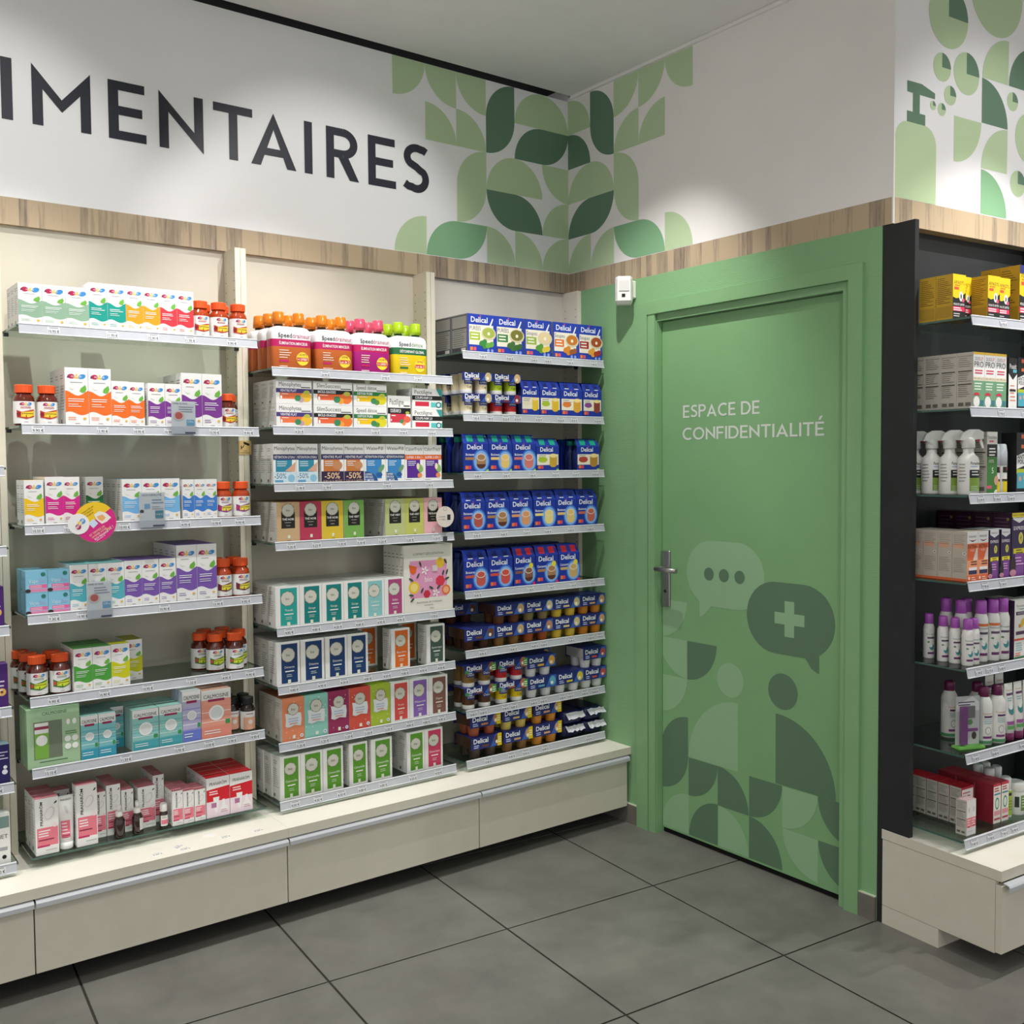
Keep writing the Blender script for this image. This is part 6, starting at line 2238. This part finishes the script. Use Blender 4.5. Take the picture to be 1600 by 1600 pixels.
for x, ww, pc, z_, lv, lk in ((-0.4230, 0.1450, '#5fa8c0', 0.0, 0, 'white cup pack with blue printed sleeve'), (-0.2760, 0.1440, '#d9c23c', 0.0, 0, 'white cup pack with yellow printed sleeve'), (-0.1300, 0.1220, '#c8504a', 0.0, 0, 'white cup pack with red printed sleeve'),
                              (-0.4260, 0.1440, '#e0a83c', 0.0845, 1, 'white cup pack with orange printed sleeve'), (-0.1330, 0.1250, '#c8504a', 0.0845, 1, 'upper white cup pack with red printed sleeve')):
    cups('37', x, ww, 0.0840, '#e9e8e6', pc, lk, z_, None, 1, side='#b8b6b2')
cups('37', -0.3600, 0.1440, 0.0840, '#e9e8e6', '#e0a83c', 'white cup pack set back on the upper layer', 0.0845, None, 1, yf=-0.120, side='#b8b6b2')
for x, c, pc, lk in ((-0.6990, '#4a3a34', '#6a4030', 'chocolate'), (-0.5460, '#8a6438', '#c9a070', 'coffee'), (-0.3960, '#d98e34', '#d8a478', 'apricot')):
    cups('38', x, 0.1440, 0.0840, c, pc, 'yellow-ended cup pack of %s dessert' % lk, 0.0, 0, 1, '#e0c41c')
for x, c, pc, lk in ((-0.7030, '#a8583a', '#c08058', 'caramel'), (-0.5500, '#d6be62', '#d9b27c', 'vanilla'), (-0.3970, '#d98e34', '#d8a478', 'apricot')):
    cups('38', x, 0.1440, 0.0840, c, pc, 'yellow-ended cup pack of %s dessert' % lk, 0.0845, 1, 1, '#e0c41c')


def pouch(key, x, w_, z, look, seed):
    rg = random.Random(seed)

    def body():
        n = 24
        rings = []
        for f, k in ((0.0, 0.90), (0.12, 1.0), (0.5, 1.02), (0.85, 0.98), (1.0, 0.86)):
            ring = []
            for j in range(n):
                a = 2 * math.pi * j / n
                c, s_ = math.cos(a), math.sin(a)
                e = 0.4
                q = k * (1 + 0.025 * rg.uniform(-1, 1))
                ring.append((w_ / 2 * q * math.copysign(abs(c) ** e, c), 0.09 * q * math.copysign(abs(s_) ** e, s_), 0.050 * f))
            rings.append(ring)
        return MB().loft(rings, mat('#1f2450', 0.35), True, True).mesh('pouch_body')

    def fold():
        n = 9
        top = [(-w_ * 0.42 + w_ * 0.84 * i / (n - 1), -0.094 - 0.006 * rg.random(), 0.046 + 0.006 * rg.random()) for i in range(n)]
        bot = [(p_[0] * 0.98, -0.112 - 0.006 * rg.random(), 0.024 + 0.009 * rg.random()) for p_ in top]
        mid = [((a[0] + b[0]) / 2, -0.099, (a[2] + b[2]) / 2 + 0.004) for a, b in zip(top, bot)]
        vs = top + mid + bot
        fs = [(i, i + 1, n + i + 1, n + i) for i in range(n - 1)] + [(n + i, n + i + 1, 2 * n + i + 1, 2 * n + i) for i in range(n - 1)]
        return MB().add(vs, fs, mat('#d7d8de', 0.35)).mesh('folded_seal')
    loc, rz = where(key, x + w_ / 2, -0.135, z)
    o = spawn('drink_pouch', None, [('pouch_body', body(), (0, 0, 0)), ('folded_seal', fold(), (0, 0, 0))], loc, rz)
    GOODS.append((o, look, key, x, 0, None, 'pouch', 'navy pouches'))


pouch('38', -0.2340, 0.1130, 0.001, 'navy pouch with white folded seal, lower beside the cups', 1)
pouch('38', -0.2330, 0.1120, 0.055, 'navy pouch with white folded seal, upper beside the cups', 2)
pouch('38', -0.1150, 0.1080, 0.001, 'navy pouch with white folded seal, lower beside green wall', 3)
pouch('38', -0.1160, 0.1080, 0.055, 'navy pouch with white folded seal, upper beside green wall', 4)

# ------------------------------------------------------------------ edge bay (only its end shows)
for k, des, n, hh, xr in (('03', 'eP', 3, 0.114, -2.2940), ('04', 'eP', 3, 0.124, -2.2890), ('05', 'eN', 3, 0.112, -2.2910), ('06', 'eW', 3, 0.144, -2.2960), ('02', 'eN', 2, 0.10, -2.36)):
    for i in range(n):
        carton(k, des, xr - 0.075 * (i + 1), 0.074, hh, 0.05)

# ------------------------------------------------------------------ black unit (x along the unit, y = distance from its back wall)
carton('r1', 'apai', 0.0290, 0.0620, 0.134, 0.056, rows=2, yf=0.190)
carton('r1', 'apai', 0.0940, 0.0480, 0.134, 0.052, rows=1, yf=0.175)
carton('r1', 'apai', 0.1430, 0.0610, 0.134, 0.055, rows=1, yf=0.228)
carton('r1', 'apai', 0.2050, 0.0610, 0.134, 0.055, rows=1, yf=0.222)
carton('r1', 'apaiT', 0.3050, 0.0780, 0.180, 0.064, rows=2, yf=0.228)
carton('r1', 'apaiT', 0.3860, 0.0780, 0.180, 0.064, rows=1, yf=0.228)
for i, x in enumerate((0.0765, 0.1325, 0.1880)):
    carton('r2', 'duo', x, 0.0550, 0.169, 0.054, rows=4 if i == 0 else 1)
carton('r2', 'bw', 0.2550, 0.0440, 0.160, 0.05, rows=2)
carton('r2', 'anti', 0.3020, 0.0620, 0.163, 0.05, rows=1)


def sprayer(x, y, row):
    def body():
        return MB().loft([[(0.0310 * a * math.cos(2 * math.pi * j / 28), 0.0265 * b * math.sin(2 * math.pi * j / 28), z) for j in range(28)] for z, a, b in ((0, .93, .93), (0.004, 1, 1), (0.100, 1, 1), (0.112, 0.9, 0.92), (0.123, 0.55, 0.62), (0.128, 0.50, 0.56), (0.140, 0.50, 0.56))], mat('#e6e5e1', 0.35), True, True).mesh('bottle_body')

    def head():
        mb = MB()
        mb.lathe([(0.0185, 0.140), (0.0195, 0.142), (0.0185, 0.166), (0.014, 0.172)], mat('#e4e3df', 0.35), 18)
        side = [(-0.028, 0.164), (-0.018, 0.186), (0.0, 0.196), (0.026, 0.196), (0.040, 0.188), (0.040, 0.168), (0.010, 0.164)]
        mb.prism(side, -0.0115, 0.0115, mat('#e4e3df', 0.35))
        return mb.mesh('spray_head')

    def trig():
        mb = MB()
        mb.prism([(0.026, 0.168), (0.036, 0.168), (0.043, 0.140), (0.038, 0.138)], -0.006, 0.006, mat('#e1e0dc', 0.4))
        mb.prism([(0.020, 0.160), (0.030, 0.160), (0.030, 0.166), (0.020, 0.166)], -0.007, 0.007, mat('#a8323c', 0.4))
        return mb.mesh('trigger')

    def lp():
        p = Print(0.066, 0.11)
        p.warp = lambda a, z, o: ((0.0311 + o) * math.sin(a / 0.034), -(0.0266 + o) * math.cos(a / 0.034), z)
        p.curved = True
        p.rect(0.46, 0.10, 1.10, 0.92, '#efeeea')
        p.text('Parasidose', 0.50, 0.86, 0.085, '#2f2f33', maxw=0.60, align='l', bold=0.015)
        p.bars(0.50, 1.0, 0.78, 1, 0.05, '#8fa6d8', 0.5)
        p.rect(0.46, 0.46, 1.10, 0.68, '#1f2220')
        p.bars(0.56, 1.05, 0.64, 2, 0.08, '#e4e6e2', 0.35)
        p.rect(0.46, 0.10, 1.10, 0.46, '#7d9c3f')
        p.bars(0.52, 1.05, 0.24, 3, 0.05, '#a9c6a0', 0.4)
        p.bars(-0.08, 0.34, 0.84, 6, 0.09, '#8f8d89', 0.25)
        return p.mesh('label_print')
    loc, rz = where('r3', x, y, 0)
    rz += R(-42)
    o = spawn('spray_bottle', None, [('bottle_body', memo('spb', body), (0, 0, 0), [('label_print', memo('spl', lp), (0, 0, 0))]), ('spray_head', memo('sph', head), (0, 0, 0)), ('trigger', memo('spt', trig), (0, 0, 0))], loc, rz)
    GOODS.append((o, 'white trigger spray bottle with green label', 'r3', x, row, None, 'bottle', 'bottles'))


for i in range(4):
    sprayer(0.1030 - 0.004 * i, 0.198 - 0.060 * i, i)
carton('r3', 'parag', 0.1500, 0.0520, 0.189, 0.052, rows=4)
for i, x in enumerate((0.2220, 0.2600)):
    lathe_thing('r3', 'lotion_bottle', 'slim clear-capped white bottle with yellow label', 'bottle', x, 0.206,
                [('bottle_body', [(0.0150, 0), (0.0160, 0.003), (0.0160, 0.085), (0.0130, 0.092)], '#e9e8e4', 0.4), ('clear_cap', [(0.0165, 0.086), (0.0165, 0.125), (0.0130, 0.150), (0.0100, 0.153)], '#d9dde4', 0.2)],
                (0.0162, 0.09, lambda p: (p.rect(0.15, 0.06, 0.85, 0.46, '#ecd023'), p.rect(0.1, 0.42, 0.9, 0.50, '#2a2a22'), p.rect(0.15, 0.72, 0.85, 0.92, '#2a2729'), p.rect(0.5, 0.8, 0.85, 0.9, '#c8503c')), 'lb'))
carton('r3', 'anti', 0.3020, 0.0800, 0.188, 0.05, rows=1)
carton('r3', 'anti', 0.3840, 0.0800, 0.188, 0.05, rows=1)
for i, x in enumerate((0.0585, 0.1115)):
    carton('r4', 'extra', x, 0.0520, 0.149, 0.049, rows=4)
for i, x in enumerate((0.1680, 0.2270)):
    carton('r4', 'express', x, 0.0520, 0.150, 0.049, rows=2)
carton('r4', 'expressT', 0.2835, 0.0780, 0.198, 0.064, rows=4)
carton('r4', 'expressT', 0.3635, 0.0780, 0.198, 0.064, rows=1)


def d_purb(p):
    p.text('Puressentiel', 0.5, 0.88, 0.05, '#4f8078', maxw=0.72)
    p.rect(0.20, 0.72, 0.84, 0.78, '#5a4a62')
    p.ell(0.30, 0.60, 0.10, '#5c8f62', 0.07)
    p.ell(0.56, 0.42, 0.20, '#3f8f92', 0.26)
    p.ell(0.48, 0.48, 0.14, '#e9ece8', 0.17)
    p.rect(0.24, 0.16, 0.80, 0.23, '#6a2f66')


def can(x, y, h, r, row, look, band=None):
    prof = [(r * 0.95, 0), (r, 0.002), (r, h * 0.66), (r * 0.97, h * 0.70), (r * 0.80, h * 0.765), (r * 0.76, h * 0.78)]
    cp = [(r * 0.76, h * 0.775), (r * 0.80, h * 0.78), (r * 0.78, h * 0.97), (r * 0.66, h)]

    def dr(p):
        d_purb(p)
        if band:
            p.rect(0.08, 0.93, 0.95, 1.0, band)
    lathe_thing('r5', 'aerosol_can', look, 'spray can', x, y, [('can_body', prof, '#e9e7e4', 0.35), ('cap', cp, mat('#b05abd', 0.3, 0, 0.5), 0.3)], (r * 1.01, h * 0.62, dr, 'can%s' % band), row, rz=-30, grp='spray cans')


for i, (x, y) in enumerate(((0.0960, 0.208), (0.1310, 0.205), (0.0970, 0.165), (0.0950, 0.125), (0.1050, 0.068))):
    can(x, y, 0.140, 0.0170, 0, 'short purple-capped white can, %s' % ('foremost by the rail', 'second along the rail', 'just behind the foremost', 'third going back', 'rearmost, alone')[i])
for i, (x, y, b_) in enumerate(((0.1900, 0.190, '#d9773c'), (0.2350, 0.200, '#d9773c'), (0.2790, 0.205, None), (0.1480, 0.150, None), (0.1460, 0.100, None), (0.1900, 0.140, None))):
    can(x, y, 0.190, 0.0205, 0, 'tall purple-capped white can, %s' % ('with orange band beside short cans', 'with orange band in the middle', 'plain next to the comb box', 'plain behind the short cans', 'plain at the very back', 'plain behind the banded can')[i], b_)
carton('r5', 'pur', 0.3050, 0.0780, 0.182, 0.05, rows=2)
carton('r5', 'pur', 0.3850, 0.0780, 0.182, 0.05, rows=1)


def d_bal(p):
    p.text('Puressentiel', 0.56, 0.83, 0.045, '#c98a5c', maxw=0.6)
    p.rect(0.34, 0.72, 0.86, 0.77, '#5a2f5c')
    p.bars(0.34, 0.84, 0.68, 3, 0.05, '#7fb3b8', 0.35)
    p.ell(0.55, 0.38, 0.18, '#b9b6b0', 0.24, n=7)
    p.ell(0.55, 0.38, 0.12, '#e9e7e2', 0.16)
    p.rect(0.28, 0.17, 0.80, 0.23, '#7a3f78')
    p.rect(-0.2, 0.03, 1.2, 0.11, '#4f8f62')


for i, (x, y, lk) in enumerate(((0.1880, 0.086, 'at the back beside the comb'), (0.2000, 0.196, 'before the others'), (0.2530, 0.206, 'next to the white tubes'), (0.2450, 0.145, 'in the second row'))):
    r, h = 0.0255, 0.178
    lathe_thing('r6', 'shampoo_bottle', 'plum-capped white bottle with green band, ' + lk, 'bottle', x, y,
                [('bottle_body', [(r * 0.94, 0), (r, 0.003), (r, h * 0.66), (r * 0.92, h * 0.74), (r * 0.62, h * 0.825), (r * 0.52, h * 0.84)], '#ebe9e5', 0.35), ('flip_cap', [(r * 0.60, h * 0.825), (r * 0.63, h * 0.83), (r * 0.62, h * 0.96), (r * 0.50, h)], '#6b1f4c', 0.35)],
                (r * 1.01, h * 0.66, d_bal, 'bal'), rz=-30)


def d_tube2(p):
    p.text('Puressentiel', 0.5, 0.88, 0.03, '#c98a5c', maxw=0.7)
    p.rect(0.12, 0.79, 0.88, 0.83, '#5a2f5c')
    p.bars(0.15, 0.85, 0.75, 2, 0.04, '#7fb3b8', 0.4)
    p.ell(0.5, 0.54, 0.34, '#3f8f92', 0.40)
    p.ell(0.44, 0.60, 0.24, '#e9ece8', 0.26)
    p.rect(0.05, 0.28, 0.95, 0.34, '#a4589c')
    p.rect(0.05, 0.20, 0.95, 0.26, '#5fa85c')


for i, x in enumerate((0.3030, 0.3530, 0.4030)):
    tube_thing('r6', 'white hair tube with teal drop, %s from the plum-capped bottles' % ORD[i], x, 0.212, 0.045, 0.178, '#ebe9e5', '#6b1f4c', d_tube2, 'pu', name='hair_tube')
for i, x in enumerate((0.300, 0.352)):
    tube_thing('r6', 'white hair tube standing behind, %s of the rear pair' % ORD[i], x, 0.150, 0.045, 0.195, '#ebe9e5', '#6b1f4c', d_tube2, 'pu2', name='hair_tube', row=1)


# comb in a clear blister pack
def comb():
    loc, rz = where('r6', 0.118, 0.196, 0)
    w = MB()
    w.box(-0.042, 0.042, -0.001, 0.001, 0.008, 0.158, mat('#c9c8c6', 0.4))
    card = w.mesh('card')
    w = MB()
    w.loft([[(-0.030 + a, -0.004 - b, z) for a, b in ((0, 0), (0.020, 0), (0.020, 0.012), (0, 0.012))] for z in (0.012, 0.060, 0.115, 0.128)], mat('#7d3a80', 0.25, 0, 0.5, 0.1), True)
    w.box(-0.010, 0.020, -0.010, -0.004, 0.092, 0.128, mat('#8d8b8a', 0.3, 0.8))
    handle_ = w.mesh('comb_handle')
    w = MB()
    w.bbox(-0.044, 0.044, -0.020, 0.003, 0.006, 0.160, M_CLEAR, 0.005)
    bl = w.mesh('clear_blister')
    w = MB()
    w.box(-0.046, 0.046, -0.024, 0.012, 0.0, 0.007, mat('#79c25a', 0.4))
    base = w.mesh('green_foot')
    p = Print(0.084, 0.16)
    p.warp = lambda x, z, o: (x, -0.0012 - o, z)
    p.poly([(0.02, 0.82), (0.7, 0.98), (0.98, 0.86), (0.98, 0.70), (0.02, 0.70)], '#e9e8e6')
    p.bars(0.1, 0.8, 0.88, 2, 0.05, '#5a2f5c', 0.4)
    p.rect(0.5, 0.30, 0.94, 0.36, '#8a4f8c')
    p.ell(0.78, 0.22, 0.10, '#4a3f3c', 0.14)
    p.ell(0.6, 0.48, 0.12, '#6a9a5c', 0.10)
    o = spawn('lice_comb', None, [('card', card, (0, 0, 0), [('card_print', p.mesh('card_print'), (0, 0, 0))]), ('comb_handle', handle_, (0, 0, 0)), ('clear_blister', bl, (0, 0, 0)), ('green_foot', base, (0, 0, 0))], loc, rz + R(-18))
    GOODS.append((o, 'purple lice comb in clear blister on green foot', 'r6', 0.1, 0, None, 'comb', 'comb packs'))


comb()
# lowest shelf of the black unit
for i, (x, y) in enumerate(((0.150, 0.165), (0.150, 0.1235), (0.150, 0.082), (0.150, 0.0405), (0.150, 0.001))):
    carton('r7', 'redw', x - 0.012, 0.0650, 0.117, 0.0395, rows=1, yf=y, rown=i)
carton('r7', 'pinkw', 0.0700, 0.0460, 0.108, 0.036, rows=1, yf=0.2300)
for i, x in enumerate((0.2320, 0.2740)):
    carton('r7', 'redb', x, 0.0385, 0.124, 0.064, rows=3, yf=0.2130)
lathe_thing('r7', 'pump_bottle', 'clear-capped pump bottle with lime green label', 'bottle', 0.3350, 0.190,
            [('bottle_body', [(0.0165, 0), (0.0172, 0.003), (0.0172, 0.085), (0.0120, 0.094)], '#dfe2d8', 0.35), ('clear_cap', [(0.0150, 0.088), (0.0150, 0.124), (0.0120, 0.128)], '#e3e4e4', 0.2)],
            (0.0174, 0.09, lambda p: (p.rect(0.05, 0.08, 0.95, 0.96, '#a9c43c'), p.rect(0.1, 0.78, 0.6, 0.88, '#2a2f22'), p.bars(0.15, 0.8, 0.6, 4, 0.1, '#6a7f2c', 0.3)), 'pb'))
for i, (x, y) in enumerate(((0.322, 0.140), (0.362, 0.140), (0.330, 0.095), (0.370, 0.095))):
    lathe_thing('r7', 'pump_bottle', 'clear-capped white pump bottle, %s of the rear cluster' % ORD[i], 'bottle', x, y,
                [('bottle_body', [(0.0165, 0), (0.0172, 0.003), (0.0172, 0.095), (0.0120, 0.104)], '#dcdcd8', 0.35), ('clear_cap', [(0.0155, 0.098), (0.0155, 0.142), (0.0120, 0.146)], '#d5d7d8', 0.15)], row=1)
lathe_thing('r7', 'cream_jar', 'wide white lidded jar with green label', 'jar', 0.3880, 0.190,
            [('jar_body', [(0.026, 0), (0.028, 0.004), (0.028, 0.072), (0.027, 0.076)], '#e6e5e0', 0.35), ('lid', [(0.0285, 0.076), (0.0285, 0.098), (0.026, 0.104)], '#eceae6', 0.35)],
            (0.0283, 0.076, lambda p: (p.rect(0.3, 0.2, 0.95, 0.85, '#6f8f4c'), p.rect(0.0, 0.35, 0.22, 0.8, '#2f3a2c'), p.bars(0.35, 0.9, 0.75, 4, 0.12, '#dfe6cf', 0.3)), 'cj'))

# ------------------------------------------------------------------ shelf talkers
def leaflet(key, x0, z0, w_, h_, label, draw, yy=-0.262):
    e = new('leaflet_holder', None, None, (x0 + w_ / 2, yy, z0))
    tag(e, label, 'leaflet', 'clear leaflet holders clipped to the rails')
    w = MB()
    w.box(-w_ / 2, w_ / 2, -0.0006, 0.0, 0.0, h_, mat('#dfe1e4', 0.3))
    c = new('leaflet', w.mesh('leaflet'), e)
    p = Print(w_, h_)
    p.warp = lambda x, z, o: (x, -0.0006 - o, z)
    draw(p)
    new('leaflet_print', p.mesh('leaflet_print'), c)
    w = MB()
    w.box(-w_ / 2 - 0.001, w_ / 2 + 0.001, -0.0022, -0.0017, -0.001, h_ + 0.001, M_CLEAR)
    new('clear_sleeve', w.mesh('clear_sleeve'), e)
    w = MB()
    w.box(-w_ / 2 * 0.5, w_ / 2 * 0.5, 0.0, 0.0075, 0.004, 0.020, M_CLEAR)
    new('clip', w.mesh('clip'), e)


def d_offer(p):
    p.rect(0, 0, 1, 0.22, '#c3c6cc')
    p.text('OFFRE DU MOIS', 0.36, 0.93, 0.05, '#3a3f4c', maxw=0.62)
    p.bars(0.3, 0.95, 0.84, 3, 0.07, '#8a90a0', 0.35, 0.3)
    p.ell(0.30, 0.55, 0.24, '#d8c8c8', 0.20)
    p.ell(0.30, 0.56, 0.16, '#c65a4c', 0.15)
    p.rect(0.62, 0.26, 0.95, 0.44, '#6aa9cc')
    p.text('Offre', 0.785, 0.38, 0.06, '#eef4f8', maxw=0.26)
    p.rect(0.55, 0.01, 0.98, 0.06, '#2f3a5c')


def d_new(p):
    p.rect(0, 0, 1, 0.20, '#c6c9cf')
    p.text('NOUVEAUTÉ', 0.5, 0.93, 0.065, '#3a4a66', maxw=0.84)
    p.bars(0.5, 0.96, 0.80, 2, 0.08, '#7a9ab8', 0.4, 0.2)
    p.rect(0.20, 0.54, 0.42, 0.68, '#7ab0dc')
    p.ell(0.10, 0.46, 0.08, '#3a2f2c')
    p.rect(0.05, 0.32, 0.16, 0.42, '#e4e6ea')
    p.bars(0.5, 0.96, 0.60, 2, 0.06, '#9aa0ac', 0.35)
    p.rect(0.62, 0.26, 0.94, 0.48, '#3f8a9c')
    p.text('14,90 €', 0.78, 0.37, 0.05, '#eef4f8', maxw=0.26)
    p.rect(0.52, 0.02, 0.98, 0.07, '#3f4a66')


leaflet('12', -1.8160, 1.5825, 0.0745, 0.100, 'clear shelf leaflet on the second rail, over purple-wave boxes', d_offer)
leaflet('13', -1.9200, 1.2975, 0.0765, 0.106, 'clear shelf leaflet on the third rail, over sky blue-wave boxes', d_new)
leaflet('14', -2.0775, 1.0360, 0.0710, 0.108, 'clear shelf leaflet on the fourth rail, over aqua-wave boxes', d_offer)

# round promotional disc on the third rail
e = new('promo_disc', None, None, (-2.049, -0.268, 1.3205))
tag(e, 'round yellow and magenta promotion disc on the third rail', 'promotion sign')
def discp(cx, cz, r, a0=0, a1=360, n=30):
    return [(cx + r * math.cos(R(a0 + (a1 - a0) * i / n)), cz + r * math.sin(R(a0 + (a1 - a0) * i / n))) for i in range(n + (a1 - a0 < 360))]


w = MB()
w.prism(discp(0.0, 0.0, 0.0595), -0.001, 0.0, mat('#f2c928', 0.4))
card = new('card', w.mesh('card'), e)
w = MB()
w.prism(discp(-0.047, -0.004, 0.0300), -0.0020, -0.0011, mat('#f1f0f0', 0.4))
ear = new('logo_card', w.mesh('logo_card'), e)
p = Print(1, 1)
p.warp = lambda x, z, o: (x + 0.5 * 0, -0.001 - o, z)
P2_ = lambda pts, col: p._put(pts, [tuple(range(len(pts)))], col)
P2_(discp(0.0, 0.0, 0.0590, -148, 42), '#d92a86')
P2_([(-0.004, 0.022), (0.012, 0.032), (0.030, 0.026), (0.045, 0.012), (0.032, 0.000), (0.018, -0.006), (0.004, 0.006)], '#f3ece6')
P2_([(0.004, 0.016), (0.020, 0.022), (0.030, 0.012), (0.020, 0.002), (0.010, 0.006)], '#eeb070')
P2_([(-0.020, -0.004), (-0.006, 0.010), (0.008, -0.004), (-0.006, -0.018)], '#cfe0f4')


def rot_text(t, cx, cz, hh, ww, col, ang):
    vs, fs, tw = glyphs(t, 0.015)
    k = hh / 0.72
    kx = min(k, ww / tw)
    c, s_ = math.cos(R(ang)), math.sin(R(ang))
    pts = []
    for v in vs:
        x, z = (v[0] - tw / 2) * kx, v[1] * k - hh / 2
        pts.append((cx + x * c - z * s_, cz + x * s_ + z * c))
    p._put(pts, fs, col)


for t, cx, cz, hh, ww, col in (('ET TENTEZ DE', 0.004, -0.026, 0.0058, 0.050, '#f6c9a0'), ('GAGNER VOTRE', 0.010, -0.0325, 0.0058, 0.050, '#f6c9a0'), ('BOX PEDIAKID', 0.016, -0.039, 0.0058, 0.046, '#fbe9ee'), ("d'une valeur de", 0.014, -0.047, 0.0035, 0.03, '#fbe9ee'), ('70€ !', 0.040, -0.020, 0.0085, 0.022, '#f9d9c0'),
                               ('Scannez le QR code', -0.022, 0.037, 0.0036, 0.040, '#5a4a14'), ('pour découvrir', -0.020, 0.030, 0.0036, 0.034, '#5a4a14'), ('notre gamme', -0.017, 0.023, 0.0036, 0.028, '#5a4a14')):
    rot_text(t, cx, cz, hh, ww, col, 33)
new('card_print', p.mesh('card_print'), card)
p = Print(1, 1)
p.warp = lambda x, z, o: (x, -0.0021 - o, z)
for pts, col in ((discp(-0.036, 0.004, 0.008), '#4f9ad6'), (discp(-0.044, -0.002, 0.006), '#efc328'), (discp(-0.048, -0.012, 0.008), '#a82a52')):
    p._put(pts, [tuple(range(len(pts)))], col)
rot_text('PEDIAKID', -0.044, -0.004, 0.006, 0.040, '#ffffff', 52)
new('logo_print', p.mesh('logo_print'), ear)
w = MB()
w.box(-0.012, 0.012, 0.0, 0.0125, -0.018, -0.004, M_CLEAR)
new('clip', w.mesh('clip'), e)

# small round tag on a stalk, tea bay fourth rail
e = new('shelf_tag', None, None, (-0.8210, -0.262, 1.2020))
tag(e, 'small round cream tag on a clear stalk, tea bay fourth rail', 'shelf tag')
w = MB()
w.prism(discp(0.0, 0.088, 0.0385), -0.0015, 0.0, mat('#e4d9d0', 0.45))
c = new('disc', w.mesh('disc'), e)
p = Print(0.077, 0.077)
p.warp = lambda x, z, o: (x, -0.0015 - o, z + 0.0495)
p.ell(0.5, 0.88, 0.10, '#8f9a8c')
p.ell(0.5, 0.88, 0.08, '#e4d9d0')
p.rect(0.62, 0.34, 0.80, 0.60, '#2a2b2b')
p.text('2 achetés', 0.32, 0.52, 0.07, '#7a6a62', maxw=0.40)
p.text('= 1 offert', 0.32, 0.38, 0.07, '#7a6a62', maxw=0.40)
new('tag_print', p.mesh('tag_print'), c)
w = MB()
w.box(-0.0035, 0.0035, -0.001, 0.001, 0.006, 0.125, M_CLEAR)
w.box(-0.007, 0.007, -0.003, 0.004, 0.0, 0.016, mat('#3c3f40', 0.4))
new('stalk', w.mesh('stalk'), e)

# ------------------------------------------------------------------ labels: each thing singled out by look, column, row and shelf
SHN = {k: '%s %s shelf' % (BAYNAME[k[0]], (LV[int(k[1]) - 1] if k != '17' else 'lowest')) for k in SH}
fam = {}
for t in GOODS:
    fam.setdefault((t[1], t[2]), []).append(t)
for (look, key), L_ in fam.items():
    rows = sorted({t[4] for t in L_})
    for row in rows:
        same = [t for t in L_ if t[4] == row]
        xs = []
        for t in sorted(same, key=lambda q: q[3]):
            if not xs or abs(t[3] - xs[-1]) > 0.012:
                xs.append(t[3])
        used = {}
        for t in same:
            col = min(range(len(xs)), key=lambda i: abs(xs[i] - t[3]))
            bits = [look]
            if t[5] is not None:
                bits.append('upper' if t[5] else 'lower')
            if len(xs) > 1:
                bits.append('%s along' % ORD[col])
            if len(rows) > 1:
                bits.append('front row' if row == 0 else '%s row' % ORD[row])
            q = ', '.join(bits)
            used[q] = used.get(q, 0) + 1
            tag(t[0], q + ', ' + SHN[key], t[6], '%s on the %s' % (t[7], SHN[key]))
